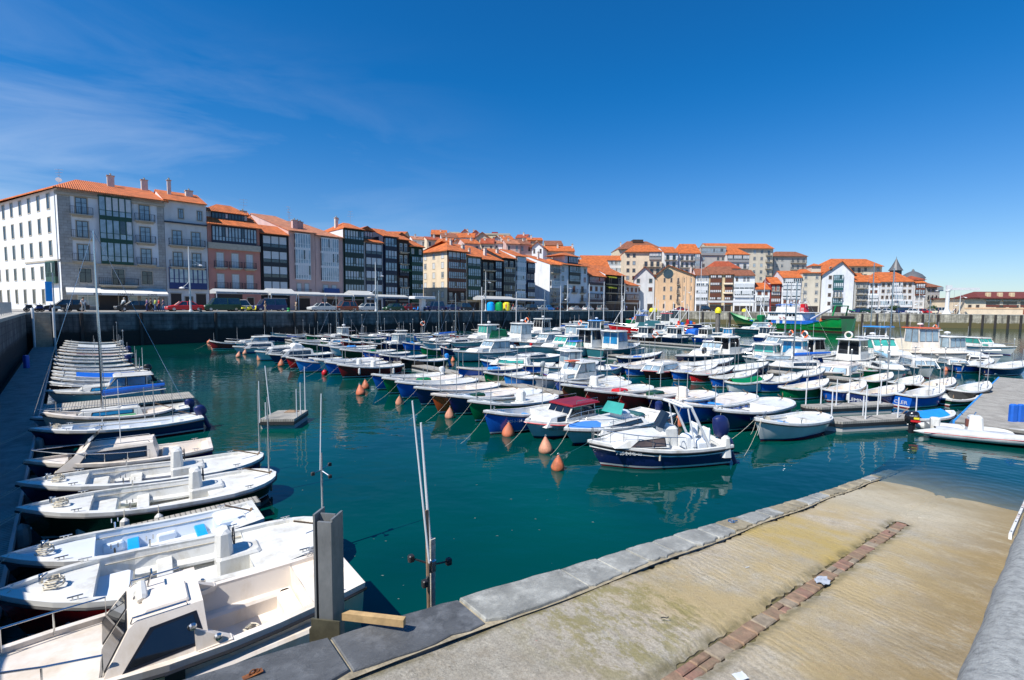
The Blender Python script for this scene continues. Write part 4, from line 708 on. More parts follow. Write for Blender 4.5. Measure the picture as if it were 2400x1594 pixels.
# far right: low cream fishermen's hall, nearer on the mole
def hall():
    P0 = Vector((130., 141.)); e = Vector((.985, -.17)).normalized(); s0, ze = onpl(2262, 700, P0, e); o = P0+e*s0; Wd = 40.
    B = thing('fish_market_hall', 'long low cream hall with deep upper openings and brown roller doors, far right', 'building', (o.x, o.y, 0), math.atan2(e.y, e.x))
    body(B, Wd, 14, 3, ze, WALLS['cream']); z1 = ze-3.2
    for i in range(8):
        x = 5.4+i*4.3; b = MB(); b.box(0, -.05, 0, 3.4, .02, 1.5, 0); b.box(-.3, -.35, 1.5, 3.7, .02, 1.75, 1); b.box(0, -.08, -.15, 3.4, .02, .45, 2); b.build('window', [GL, WALLS['cream'], SHUT], B, loc=(x, 0, ze-2.2))
    for x, w in ((14.8, 5.6), (24.5, 5.6), (33, 5.6)): b = MB(); b.box(0, -.06, 0, w, .02, 2.7, 0); [b.box(.05, -.075, .3*k, w-.05, -.06, .3*k+.03, 0) for k in range(1, 9)]; b.build('roller_door', mat('roller_door_brown', (.27, .08, .045), .6), B, loc=(x, 0, WALLTOP))
    for x in (8, 11.2): part('window', win_mesh('w', 2.4, .8, 'brown', 'd'), B, (x+1.2, 0, WALLTOP+1.9))
    for x in (1, 3): part('window', win_mesh('w', .8, .9, 'brown', 'd'), B, (x+.3, 0, WALLTOP+1.8))
    b = MB(); b.box(0, -.08, ze-3.0, Wd, -.01, ze-2.6); b.build('string_course', WALLS['peach'], B)
    b = MB(); b.box(-.5, -.9, ze, Wd, 14, ze+.3); b.add([(4, .5, ze+.3), (Wd, .5, ze+.3), (Wd, 5, ze+2.2), (5.5, 5, ze+2.2), (4, 12, ze+.3), (Wd, 12, ze+.3)], [(0, 1, 2, 3), (0, 3, 4), (3, 2, 5, 4)]); r = b.build('roof', mat('dark_red_roof', (.13, .03, .025), .8, .3), B)
    for x in (7, 10, 13, 29): b = MB(); b.rbox(-.5, -.5, -.5, .5, .5, .7, .1); b.build('roof_vent', WALLS['yellow'], r, loc=(x, 1.8, ze+1.1))
hall()
# ---------------------------------------------------------------- upper town on the hill
def HB(name, label, d, px0, px1, py, floors, wall, roof=None, D=11, fkw={}, extra=None, az=0.0, bottom=3.0, base=None, **k):
    e = Vector((math.cos(az), math.sin(az))); P0 = Vector((0, d)); s0, ze = onpl(px0, py, P0, e)
    nf = len(floors) if floors else 3
    return building(name, label, None, P0, e, px0, px1, py, floors, wall, roof, D, fkw=fkw, extra=extra, bottom=bottom, zb=base or ze-nf*3.1, **k)
g = 'houses of the upper town'
HB('apartment_block', 'cream hillside block with dark red roof, highest on the slope', 232, 1449, 1556, 583, ['.w.w.w.w', '.w.w.w.w', '.w.w.w.w'], 'cream', dict(rh=4.5, t='b', hip=(6, 6), over=1), 16, dict(fr='brown', seed=50), group=g,
   extra=lambda B, Wd, D, ze, r, z: (MB().box(-2.5, -2.5, 0, 2.5, 2.5, 1.6).build('plant_room', WALLS['dark'], r, loc=(Wd*.5, 8, ze+3.6)), chimney(r, 2, 4, ze+2, .5, 1.5)))
HB('apartment_block', 'cream block with rows of tall side windows and enclosed corner balconies', 205, 1464, 1552, 590, ['ww..GG', 'ww.BBB', 'ww.BBB', 'ww.www'], 'cream', dict(rh=3.4, hip=(5, 3), over=.8), 14, dict(fr='brown', gal='grey', seed=51), group=g, az=-.1)
HB('apartment_block', 'balconied block with green parapets between cream block and terrace block', 206, 1556, 1590, 592, ['BB', 'BB', 'gg'], 'white', dict(rh=3.2, rf=.6), 12, dict(fr='black', gal='teal', seed=52), group=g)
HB('apartment_block', 'white block with long open balconies under a steep orange roof', 207, 1592, 1642, 593, ['BBBg', 'BBBg', 'BBBg'], 'white', dict(rh=4.5, rf=.5, hip=(2, .001)), 12, dict(fr='grey', gal='grey', seed=53), group=g)
HB('apartment_block', 'grey terraced block with flat glazed top storey', 208, 1643, 1703, 580, ['ggggg', 'w..ww', 'w..ww', 'w..ww'], 'grey', dict(kind='flat'), 12, dict(fr='grey', gal='grey', gl='p', seed=54), group=g)
HB('apartment_block', 'grey balconied block with small orange roof beside the tall cream tower', 206, 1704, 1757, 596, ['GGGG', 'BBB', 'BBB'], 'greywhite', dict(rh=3.4, hip=(1, 3)), 12, dict(fr='grey', gal='grey', seed=55), group=g)
HB('apartment_block', 'tall beige block with projecting end balconies and long orange roof', 222, 1660, 1813, 581, ['......wwB', '......wwB', '......wwB', '......wwB', '......wwB'], 'beige', dict(rh=2.8, over=.9), 13, dict(fr='white', seed=56), group=g)
HB('apartment_block', 'grey block with dark recessed balconies, rightmost of the upper row', 226, 1814, 1892, 600, ['ww.BBB', 'ww.BBB', 'ww.BBB'], 'grey', dict(rh=2.6, hip=(4, 2), over=.8, t='b'), 12, dict(fr='white', seed=57), group=g)
HB('villa', 'cream villa with white arched balcony under a broad orange roof', 215, 1946, 2068, 622, ['w.wBBw.w', 'w.wBBw.w', 'w.wwww.w'], 'cream', dict(rh=3.4, hip=(4, 3), over=1.2), 12, dict(fr='brown', seed=58), group=g)
HB('hillside_house', 'cream house with arched porch below the terraced blocks', 196, 1668, 1736, 628, ['w.w.w'], 'cream', dict(rh=3.0, hip=(3, 3), t='r'), 9, dict(fr='brown', seed=59), group=g)
HB('hillside_house', 'long pale blue gallery building with straight orange roof', 212, 1364, 1462, 609, ['gggggggg', 'gggggggg', 'ww.ww.ww'], 'lblue', dict(rh=2.4, over=.8), 11, dict(fr='white', gal='white', gl='p', seed=60), group=g)
HB('hillside_house', 'white house half hidden behind the gallery house roofs', 178, 1356, 1430, 630, ['w..w', 'w..w'], 'white', dict(rh=4.0, over=.9, rf=.6), 12, dict(fr='brown', seed=61), group=g)
HB('hillside_house', 'cream house with white upper window and broad orange roof, above the white gable', 182, 1246, 1347, 588, ['..w...', '......', 'w..w..'], 'cream', dict(rh=2.4, over=.8), 11, dict(fr='brown', seed=62), group=g, extra=lambda B, Wd, D, ze, r, z: [chimney(r, Wd*x, 3, z(0, 3), .6, 1.4) for x in (.2, .62, .97)])
HB('hillside_house', 'cream wedge-roofed house rising behind the orange roofs', 200, 1278, 1320, 575, ['..w'], 'yellow', dict(rh=3.0, rf=.9, t='b'), 10, dict(fr='brown', seed=63), group=g)
HB('hillside_house', 'brown-fronted house stepping up between orange roofs', 185, 1180, 1244, 574, ['ss..', 'w...'], 'brown', dict(rh=2.0, t='r'), 9, dict(fr='white', seed=64), group=g)
HB('apartment_block', 'flat-topped tan apartment block with red roof hut on the skyline', 235, 1120, 1196, 550, ['BBBgg', 'ggggg', 'wwwww'], 'yellow', dict(kind='flat'), 11, dict(fr='white', gal='white', gl='p', seed=65), group=g, extra=lambda B, Wd, D, ze, r, z: MB().box(0, 0, 0, 3, 3, 1.6).build('roof_hut', WALLS['red'], r, loc=(Wd*.42, 3, ze+.2)))
HB('hillside_house', 'plain tan tower block behind the left end of the hill roofs', 225, 1052, 1078, 547, None, 'yellow', dict(kind='flat'), 9, group=g)
HB('hillside_house', 'brown gable house at the left end of the hill', 205, 922, 964, 560, ['..w'], 'brown', dict(kind='gfront', rh=2.6, t='b'), 10, dict(fr='white', seed=66), group=g)
HB('hillside_house', 'tan house with yellow roof terrace on the skyline behind the dark green house', 215, 900, 950, 548, ['w..w'], 'yellow', dict(rh=1.6), 9, dict(fr='white', seed=67), group=g)
rr = random.Random(11); rows = [(196, 560, 966, 1250, 34), (176, 574, 1020, 1250, 30), (210, 551, 1010, 1120, 30)]
adj = ['with a white chimney', 'with twin chimneys', 'with a faded roof', 'with a rooftop window', 'with a tall aerial', 'with a cream gable', 'with a red brick gable', 'with a low ridge', 'with a white wall', 'with a broad eave', 'with a dish aerial']
cnt = 0
for d, y0, xa, xb, st in rows:
    x = xa; kx = -1
    while x < xb:
        kx += 1
        w = rr.uniform(.8, 1.25)*st; y = y0+rr.uniform(-4, 5); wl = rr.choice(['white', 'cream', 'yellow', 'white', 'rose', 'brown']); kind = rr.choice(['gable', 'gable', 'gfront'])
        rw = {196: 'middle row of hill', 176: 'lower row of hill', 210: 'skyline row of hill'}[d]
        tn = dict(o='bright orange', r='deep red', p='faded pink-orange', b='brown')[(tt := rr.choice('ooorpb'))]
        HB('hillside_house', f'{dict(white="white", cream="cream", yellow="tan", rose="pink", brown="brown")[wl]} house, {tn} roof, {rw}, {["first","second","third","fourth","fifth","sixth","seventh","eighth","ninth","tenth"][kx]} from left', d+rr.uniform(-5, 5), x, x+w, y, ['w.w', '.w.'], wl, dict(rh=rr.uniform(1.6, 2.6), kind=kind, t=tt, over=.6), 10, dict(fr='brown', seed=cnt), group='small roofs climbing the hill', az=rr.uniform(-.25, .5),
           extra=(lambda B, Wd, D, ze, r, z: (chimney(r, Wd*.6, 3, ze+.9, .6, 1.5), aerial(r, Wd*.3, 3, ze+1, 2.2, cnt)) if cnt % 2 else chimney(r, Wd*.3, 3, ze+.9, .6, 1.3)))
        cnt += 1; x += w
# church tower and dome
def tower():
    p = Vector(ray(2099, 640).to_tuple()); k = 190/p.y; x, y = p.x*k, 190; b = thing('church_tower', 'dark slate church tower with pointed spire and arched belfry', 'tower', (x, y, 0))
    sc = 190/FPX; zt = EYE-(634-726)*sc; m = MB(); m.lathe([(1.75, 3), (1.75, zt)], 8); m.build('tower_shaft', WALLS['red'], b); m = MB(); m.lathe([(1.9, zt-3.2), (1.9, zt-.2)], 8); m.build('belfry', mat('belfry_dark', (.06, .07, .07), .7), b)
    for i in range(8): m = MB(); m.box(-.28, -.05, 0, .28, .05, 2.0); o = m.build('belfry_opening', DK, b, loc=(1.82*math.cos(i*math.pi/4+.39), 1.82*math.sin(i*math.pi/4+.39), zt-2.7)); o.rotation_euler.z = i*math.pi/4+.39+math.pi/2
    m = MB(); m.lathe([(2.45, zt-.25), (2.3, zt), (1.5, zt+1.3), (.75, zt+3.0), (.1, zt+4.5), (.02, zt+5.4)], 12); m.build('spire', mat('slate_roof', (.10, .105, .115), .5, .25, 3), b)
    p = ray(2139, 650); k = 192/p.y; d = thing('church_dome', 'low dark slate dome with small lantern beside the pointed church spire', 'dome', (p.x*k, 192, 0)); z0 = EYE+(726-652)*sc
    m = MB(); m.lathe([(3.9, 3), (3.9, z0)], 12); m.build('drum', WALLS['grey'], d); m = MB(); m.lathe([(4.2, z0), (4.0, z0+.3), (3.0, z0+1.4), (1.6, z0+2.3), (.5, z0+2.8), (.4, z0+3.3), (.05, z0+3.7)], 14); m.build('dome_roof', MC['slate_roof'], d, smooth=True)
tower()
# ---------------------------------------------------------------- quay furniture
def qpt(px, o, w=1):
    """point on the quay: on picture column px, o metres back from the edge of wall w"""
    Pq, e, n = (CW1, E1, N1) if w == 1 else (CW2, E2, N2); Pq = Pq+n*o; s, _ = onpl(px, 725, Pq, e); q = Pq+e*s; return Vector((q.x, q.y, WALLTOP)), math.atan2(e.y, e.x)
LAMPM = mat('lamp_post_white', (.6, .62, .62), .4)
def lamp(px, ytop, w, o, label, px_t=None):
    p, a = qpt(px, o, w); d = ray(px_t or px, ytop); k = p.y/d.y; h = EYE+d.z*k-WALLTOP
    t = thing('street_lamp', label, 'street lamp', p, a, 'tall white quay lamps'); b = MB(); b.tube([(0, 0, 0), (0, 0, h*.5), (0, 0, h)], [.13, .1, .05], 8); b.lathe([(.22, 0), (.22, .2), (.14, .3)], 8); b.build('pole', LAMPM, t)
    for s_, z, r_ in ((1, h*.72, 1.1), (-1, h*.36, .7)):
        b = MB(); b.tube([(0, 0, z+1.0), (s_*r_*.5, 0, z+.55), (s_*r_, 0, z+.2)], .035, 6); b.tube([(0, 0, z), (s_*r_, 0, z+.16)], .03, 6); ar = b.build('arm', LAMPM, t)
        b = MB(); b.lathe([(.10, .18), (.30, .06), (.34, 0), (.05, -.10)], 10, (s_*(r_+.2), 0, z)); b.build('lamp_head', FR['white'], ar)
for i, (px, yt, w, o, lb) in enumerate([(447, 578, 1, .5, 'tall white lamp post by the red saloon car'), (881, 614, 1, .4, 'tall white lamp post rising above the middle of the long quay wall'), (1138, 636, 1, .5, 'white lamp post left of the recycling containers'), (1330, 656, 1, .6, 'white lamp post in front of the green-galleried white house'), (1463, 664, 1, .6, 'white lamp post near the inner corner of the harbour'), (1605, 670, 2, .7, 'white lamp post before the peach building'), (1757, 676, 2, .7, 'white lamp post beside the long canopy'), (1790, 640, 2, 1.2, 'tallest of the posts behind the green trawler bow'), (2153, 678, 2, .7, 'white lamp post beside the red car on the far quay'), (2249, 683, 2, .8, 'white lamp post right of the white crane')]): lamp(px, yt, w, o, lb)
# cars
TYRE = mat('tyre', (.015, .015, .015), .8); HUB = mat('wheel_hub', (.4, .4, .42), .35, metal=.7); HL = mat('headlamp', (.6, .62, .62), .2); TL = mat('tail_lamp', (.3, .01, .01), .3)
CARC = {}
def car_meshes(kind, col):
    key = (kind, col)
    if key in CARC: return CARC[key]
    L_, H_ = {'hatch': (4.0, 1.45), 'saloon': (4.4, 1.4), 'van': (4.8, 1.95), 'suv': (4.5, 1.75)}[kind]; w = .84; hl = L_/2; bl = .88 if kind != 'van' else 1.05
    prof = [(-hl, .35), (-hl+.02, bl-.08), (-hl+.2, bl), (hl-.95, bl-.02), (hl-.15, bl-.2), (hl, .55), (hl-.05, .28)]
    def side(pr, ws): return [[(x, y, z) for x, z in pr] for y in ws]
    b = MB(); ins = lambda k: [(x*(1-.012*k), z) for x, z in prof]
    b.loft([[(x, -w, z) for x, z in ins(1)], [(x, -w-.03, z) for x, z in prof]][::-1] if 0 else [[(x, y, z-(.05 if abs(y) > .8 and z > .7 else 0)) for x, z in prof+[(-hl+.05, .25)]] for y in (-w-.02, -w+.1, w-.1, w+.02)], True, caps=False)
    for y, fl in ((-w-.02, 0), (w+.02, 1)): n = len(prof)+1; b.add([(x, y, z-(.05 if z > .7 else 0)) for x, z in prof+[(-hl+.05, .25)]], [tuple(range(n)) if fl else tuple(range(n))[::-1]])
    cab = {'hatch': (-hl+.25, -hl+.75, .35, .95), 'saloon': (-hl+.75, -hl+1.4, .45, 1.05), 'van': (-hl+.1, -hl+.25, 1.0, 1.55), 'suv': (-hl+.15, -hl+.5, .5, 1.1)}[kind]
    z0, z1 = bl-.04, H_
    # roof and pillars
    xa, xb, xc, xd = cab; y0, y1 = w-.04, w-.2
    b.loft([[(xb-.02, -y1, z1-.05), (xb-.02, -y1+.1, z1), (xb-.02, y1-.1, z1), (xb-.02, y1, z1-.05)], [(xc+.02, -y1, z1-.05), (xc+.02, -y1+.1, z1), (xc+.02, y1-.1, z1), (xc+.02, y1, z1-.05)]])
    for s_ in (-1, 1):
        for (p, q) in (((xa, z0), (xb, z1-.04)), ((xd, z0), (xc, z1-.04)), (((xb+xc)/2, z0), ((xb+xc)/2, z1-.04))): b.tube([(p[0], s_*(y0+.005), p[1]), (q[0], s_*(y1+.005), q[1])], .045, 5)
    bodyo = b.build('body', P(col) if col in COL else col, smooth=True)
    g_ = MB(); g_.add([(xa, -y0, z0), (xd, -y0, z0), (xd, y0, z0), (xa, y0, z0), (xb, -y1, z1-.03), (xc, -y1, z1-.03), (xc, y1, z1-.03), (xb, y1, z1-.03)], [(0, 1, 5, 4), (1, 2, 6, 5), (2, 3, 7, 6), (3, 0, 4, 7), (4, 5, 6, 7)]); go = g_.build('glass', GL)
    wm = MB(); wm.lathe([(.18, 0), (.32, .01), (.33, .1), (.32, .19), (.18, .2)], 14, tilt=Matrix.Rotation(R(90), 3, 'X')); wm.lathe([(.03, -.02), (.19, -.015), (.19, .0)], 12, m=1, tilt=Matrix.Rotation(R(90), 3, 'X')); wm.lathe([(.03, .22), (.19, .215), (.19, .2)][::-1], 12, m=1, tilt=Matrix.Rotation(R(90), 3, 'X')); wo_ = wm.build('wheel', [TYRE, HUB])
    lm = MB(); lm.rbox(-.04, -.17, -.08, .04, .17, .08, .02); lo = lm.build('headlight', HL); tm = MB(); tm.rbox(-.04, -.12, -.12, .04, .12, .12, .02); to = tm.build('tail_light', TL)
    r = [o.data for o in (bodyo, go, wo_, lo, to)]
    for o in (bodyo, go, wo_, lo, to): bpy.data.objects.remove(o)
    CARC[key] = (r, L_, bl); return CARC[key]
def car(kind, col, px, w, o, label, flip=False, da=0.0):
    p, a = qpt(px, o, w); (bm, gm, wm, lm, tm), L_, bl = car_meshes(kind, col)
    t = thing('parked_car' if kind != 'van' else 'parked_van', label, 'car' if kind != 'van' else 'van', p, a+(math.pi if flip else 0)+da, 'vehicles parked along the harbour')
    part('body', bm, t); part('glass', gm, t)
    for sx in (-1, 1):
        for sy in (-1, 1): part('wheel', wm, t, (sx*(L_/2-.75), sy*.76+.1, .33))
    for sy in (-1, 1): part('headlight', lm, t, (L_/2-.04, sy*.6, bl-.27)); part('tail_light', tm, t, (-L_/2+.02, sy*.68, bl-.22))
for a in [('hatch', 'black', 156, 1, 4.5, 'black hatchback nearest the left corner, by the moped riders', 1), ('saloon', 'black', 320, 1, 5.0, 'black car behind the group of strollers', 1), ('saloon', 'red', 433, 1, 5, 'bright red saloon behind the first tall lamp post', 1), ('van', 'dgreen', 520, 1, 4.6, 'dark green van right of the red saloon', 1), ('suv', 'white', 566, 1, 6.0, 'white estate half hidden behind the green van', 0), ('van', 'navy', 632, 1, 4.6, 'dark blue van with a passer-by in front', 1),
          ('saloon', 'pgrey', 754, 1, 4.6, 'silver saloon in front of the restaurant canopies', 1), ('suv', 'brown', 808, 1, 4.6, 'brown estate between two silver cars', 1), ('hatch', 'pgrey', 858, 1, 4.6, 'silver hatchback left of the tall middle lamp post', 1), ('hatch', 'dgreen', 922, 1, 5, 'dark green hatchback under the green-awning house', 1), ('hatch', 'dred', 963, 1, 5, 'dark red car beside the parked motorcycles', 0), ('van', 'navy', 1016, 1, 5, 'big dark blue van before the cream side wall', 1), ('saloon', 'navy', 1060, 1, 5, 'navy car just right of the big dark blue van', 0), ('suv', 'black', 1092, 1, 5, 'black off-roader below the brown galleries', 0),
          ('hatch', 'grey', 1216, 1, 5, 'grey hatchback right of the yellow container', 0), ('suv', 'black', 1242, 1, 5, 'black off-roader right of the grey hatchback', 1), ('hatch', 'pgrey', 1267, 1, 5, 'silver hatchback below the slim dark house', 1), ('hatch', 'sky', 1284, 1, 5, 'small light blue car by the sunlit gable', 0), ('hatch', 'black', 1312, 1, 5, 'black hatchback near the fourth lamp post', 0), ('saloon', 'pgrey', 1348, 1, 5, 'silver saloon before the stone-based white house', 0), ('hatch', 'white', 1378, 1, 5, 'white hatchback by the sports of the far corner', 0), ('suv', 'grey', 1412, 1, 5, 'grey estate near the far inner corner', 0),
          ('saloon', 'dred', 1596, 2, 5, 'maroon car below the peach building', 0), ('suv', 'black', 1656, 2, 5, 'black off-roader at the left end of the long canopy', 0), ('saloon', 'navy', 2012, 2, 5, 'navy saloon, leftmost on the far right quay', 0), ('hatch', 'dgreen', 2030, 2, 5, 'dark green hatchback on the far quay', 0), ('saloon', 'pgrey', 2056, 2, 5, 'silver saloon on the far quay below the long white house', 0), ('hatch', 'white', 2079, 2, 5, 'white hatchback left of the green bushes of the far quay', 0), ('suv', 'navy', 2121, 2, 5, 'navy estate on the far quay', 0), ('hatch', 'white', 2140, 2, 4, 'white car left of the far red car', 0), ('hatch', 'red', 2163, 2, 4.5, 'bright red car on the far right quay', 0), ('hatch', 'cream', 2182, 2, 5, 'tan car before the stone corner house', 0), ('van', 'white', 2209, 2, 8, 'white van behind the crane', 0)]:
    car(a[0], a[1], a[2], a[3], a[4], a[5], bool(a[6]))
# restaurant canopies
AW2 = mat('canopy_painted_shade', (.42, .43, .43), .7, .1)  # white canvas darkened to grey, shade put into the colour
def canopy(px0, px1, w, o, z, label, d=4, peak=0, m=None):
    p0, a = qpt(px0, o, w); p1, _ = qpt(px1, o, w); L_ = (p1-p0).length; t = thing('restaurant_canopy', label, 'canopy', p0, a, 'white terrace canopies'); b = MB()
    b.loft([[(0, 0, z-.3), (L_, 0, z-.3)], [(0, 0, z), (L_, 0, z)], [(0, d/2, z+.35+peak), (L_, d/2, z+.35+peak)], [(0, d, z+.2), (L_, d, z+.2)]]); b.add([(0, 0, z-.3), (0, 0, z), (0, d/2, z+.35+peak), (0, d, z+.2), (0, d, z-.3)], [(0, 1, 2, 3, 4)]); b.add([(L_, 0, z-.3), (L_, 0, z), (L_, d/2, z+.35+peak), (L_, d, z+.2), (L_, d, z-.3)], [(0, 1, 2, 3, 4)]); b.build('cover', m or AW2, t)
    n = max(1, int(L_/4.5))
    for i in range(n+1): x = .08+(L_-.16)*i/n; q = MB(); q.box(x-.05, .05, 0, x+.05, .15, z-.02); q.build('post', FR['white'], t)
for a in [(508, 632, 1, 9.5, 3.0, 'grey-blue terrace canopy with lettering in front of the pink house', 3, .1), (636, 697, 1, 8.5, 2.9, 'white peaked canopy in front of the black blinds house', 4, .5), (700, 762, 1, 8.5, 2.9, 'white flat canopy in front of the two rose houses', 4, .1), (764, 828, 1, 8.5, 2.9, 'low white canopy under the tall dark green house', 4, 0), (830, 880, 1, 8.5, 3.0, 'peaked white canopy left of the tall middle lamp post', 4, .5), (884, 960, 1, 9, 2.8, 'long white canopy right of the tall middle lamp post', 3.5, .1), (1132, 1210, 1, 9, 2.9, 'white scalloped canopy behind the recycling containers', 4, .4), (1212, 1280, 1, 9, 2.8, 'white canopy before the slim pale grey house', 4, .2)]: canopy(*a)
canopy(1660, 1772, 2, 9, 3.2, 'long white canopy on the far quay under the brown house', 4, .1)
c0 = [o for o in C.objects if o.name.startswith('restaurant_canopy')][0]; text_mesh('RESTAURANTE  BAR  MARINA', .34, FR['navy'], c0, (5.2, -.02, 2.75), (R(90), 0, 0))
# recycling containers
for px, c, lb in ((1150, 'cyan', 'recycling container with blue top beside the green one'), (1170, 'bright', 'domed green recycling container between blue and yellow ones'), (1187, 'yellow', 'bright yellow recycling container, right of the green one')):
    p, a = qpt(px, 2.6); t = thing('recycling_container', lb, 'recycling bin', p, a, 'recycling containers'); b = MB(); b.lathe([(.8, 0), (.9, .1), (.92, 1.4), (.75, 1.85), (.35, 2.05)], 14); b.build('bin', P(c), t, smooth=True); b = MB(); b.lathe([(.2, 0), (.2, .06)], 10, (0, -.9, 1.45), tilt=None); b.build('hatch', DK, t)
def kiosk():
    p, a = qpt(990, 3); t = thing('white_kiosk_sign', 'white T-shaped shelter near the dark red car', 'shelter', p, a); b = MB(); b.rbox(-2.6, -1, 2.4, 2.6, 1, 2.9, .1); b.build('roof', FR['white'], t); b = MB(); b.box(-.5, -.4, 0, .5, .4, 2.4); b.build('column', FR['white'], t)
kiosk()
def crane():
    p, a = qpt(2219, 1.6, 2); t = thing('harbour_crane', 'white column crane with horizontal jib on the far mole', 'crane', p, a); b = MB(); b.lathe([(1.1, 0), (.8, .5), (.5, 1.6), (.45, 6.4), (.55, 6.5), (.55, 7.0)], 14); b.build('column', FR['white'], t, smooth=True)
    b = MB(); b.box(-.5, -.35, 7.0, .8, .35, 8.3); b.build('slewing_head', FR['white'], t); b = MB(); b.box(.8, -.25, 6.9, 7.6, .25, 7.6); b.box(-3.0, -.2, 6.6, -.5, .2, 6.9); b.build('jib', FR['white'], t); b = MB(); b.box(-2.6, -.4, 6.9, -1.4, .4, 7.8); b.build('counterweight', ALU, t)
    b = MB(); b.tube([(1.6, 0, 6.9), (1.6, 0, 2.2)], .03, 5); b.tube([(1.6, 0, 2.2), (1.75, 0, 2.0), (1.6, 0, 1.8)], .06, 6); b.build('hook', ALU, t)
crane()
# timber fenders on the far wall, mooring piles with yellow caps
FT = mat('fender_timber', (.035, .03, .028), .85, .3, 4)
for i, px in enumerate((1578, 1612, 1647, 1711, 2022, 2057, 2091, 2128, 2164, 2200, 2276, 2305, 2335, 2365, 2395)):
    p, a = qpt(px, -.12, 2); t = MB(); t.rbox(-.28, -.16, -1, .28, .1, WALLTOP-.12, .05); o = t.build('wall_fender', FT, loc=(p.x, p.y, 0)); o.rotation_euler.z = a
    tag(o, 'dark vertical timber fender '+['below the peach building', 'under the lamp before the peach building', 'under the left end of the far canopy', 'left of the green trawler bow', 'nearest the green trawler stern', 'second right of the trawler', 'third right of the trawler', 'below the navy car of the far quay', 'below the bright red far car', 'just left of the crane foot', 'under the left end of the cream hall', 'under the small windows of the cream hall', 'under the first brown roller door', 'right of the first brown roller door', 'at the right edge of the view'][i], 'fender', 'timber fenders on the far quay wall')
for i, px in enumerate((190, 330, 505, 620, 690, 740, 800, 985, 1040, 1075, 1110, 1180, 1240)):
    p, a = qpt(px, -.1, 1); t = MB(); t.rbox(-.16, -.12, -1, .16, .08, WALLTOP-.1, .04); t.box(-.02, -.2, 3.2, .02, -.12, 3.9); o = t.build('wall_fender', FT, loc=(p.x, p.y, 0)); o.rotation_euler.z = a
    tag(o, 'dark weathered timber on the shaded wall '+['below the black hatchback', 'below the strollers', 'below the green van', 'below the blue van', 'below the peaked canopy', 'below the silver saloon', 'below the brown estate', 'below the T-shaped shelter', 'below the navy car', 'left of the black off-roader', 'below the brown galleries', 'below the green container', 'below the right-hand black off-roader'][i], 'fender', 'timbers on the shaded quay wall')
YEL = mat('pile_cap_yellow', (.78, .68, .02), .5); PLM = mat('pile_steel', (.13, .12, .11), .6, .35, 2, stain=(.22, .2, .17), sscale=2)
for i, (px, y0, y1, wpx, lb) in enumerate([(1295, 721, 757, 7, 'mooring pile left of the lamp by the white green-galleried house'), (1407, 722, 754, 8, 'mooring pile behind the blue-topped workboat'), (1432, 722, 750, 7, 'slim mooring pile right of the blue-topped workboat'), (1526, 727, 767, 8, 'left one of the close pair of mooring piles'), (1534, 727, 765, 8, 'right one of the close pair of mooring piles'), (1622, 726, 745, 6, 'mooring pile against the wall under the peach building'), (1681, 728, 789, 10.5, 'tallest and nearest mooring pile, standing alone by the blue-covered boat'), (1743, 728, 760, 8, 'mooring pile beside the trawler bow')]):
    q = W(px, y1, 0); sc = q.y/FPX; h = (y1-y0)*sc; r_ = wpx*sc/2
    t = thing('mooring_pile', 'dark steel '+lb+', yellow cap', 'mooring pile', (q.x, q.y, 0), 0, 'yellow-capped mooring piles'); b = MB(); b.lathe([(r_, -3), (r_, h)], 14); b.build('pile', PLM, t, smooth=True); b = MB(); b.lathe([(r_*1.35, h-.45), (r_*1.35, h), (r_*.9, h+.45), (r_*.2, h+.6)], 14); b.build('cap', YEL, t)
# railing on the left quay, steps and poles in the corner
def railing():
    e = -E0; n = N0; t = thing('quay_railing', 'grey metal railing along the top of the left quay wall', 'railing', (CW1.x+n.x*.6-E0.x*8, CW1.y+n.y*.6-E0.y*8, WALLTOP), math.atan2(-E0.y, -E0.x))
    b = MB(); [b.tube([(x, 0, 0), (x, 0, 1.05)], .03, 5) for x in [i*2.0 for i in range(12)]]; b.build('posts', ALU, t)
    b = MB(); b.tube([(0, 0, 1.05), (22, 0, 1.05)], .03, 5); b.tube([(0, 0, .15), (22, 0, .15)], .02, 5); b.build('rails', ALU, t); b = MB(); [b.tube([(x*.16, 0, .15), (x*.16, 0, 1.05)], .009, 4) for x in range(138)]; b.build('bars', ALU, t)
railing()
def corner_steps():
    p = CW1-N1*.9+E1*.6; t = thing('quay_steps', 'narrow pale stone steps rising from the walkway in the left corner', 'steps', (p.x, p.y, 0), math.atan2(E1.y, E1.x)); b = MB()
    for i in range(16): b.box(0, -.1-(15-i)*.0, .2+i*.25, 1.2, .8-(i*.0), .2+i*.25+.24) if 0 else b.box(0, -.4+i*.08, .2+i*.24, 1.3, .85, .2+i*.24+.236)
    b.build('treads', mat('step_stone', (.38, .32, .24), .85, .2, 3), t); 
    for x in (-.15, 1.45): q = MB(); q.tube([(x, -.55, -2), (x, -.55, 4.6)], .11, 10); q.build('pole', FR['white'], t)
corner_steps()
def info_sign():
    p, a = qpt(117, 1.2); t = thing('information_sign', 'tall blue sign panel at the left corner of the quay', 'sign', p, a); b = MB(); b.box(-.28, -.06, 1.2, .28, .06, 3.4, 0); b.build('panel', P('cyan'), t); b = MB(); b.box(.32, -.07, 0, .42, .07, 4.4); b.build('post', ALU, t)
info_sign()
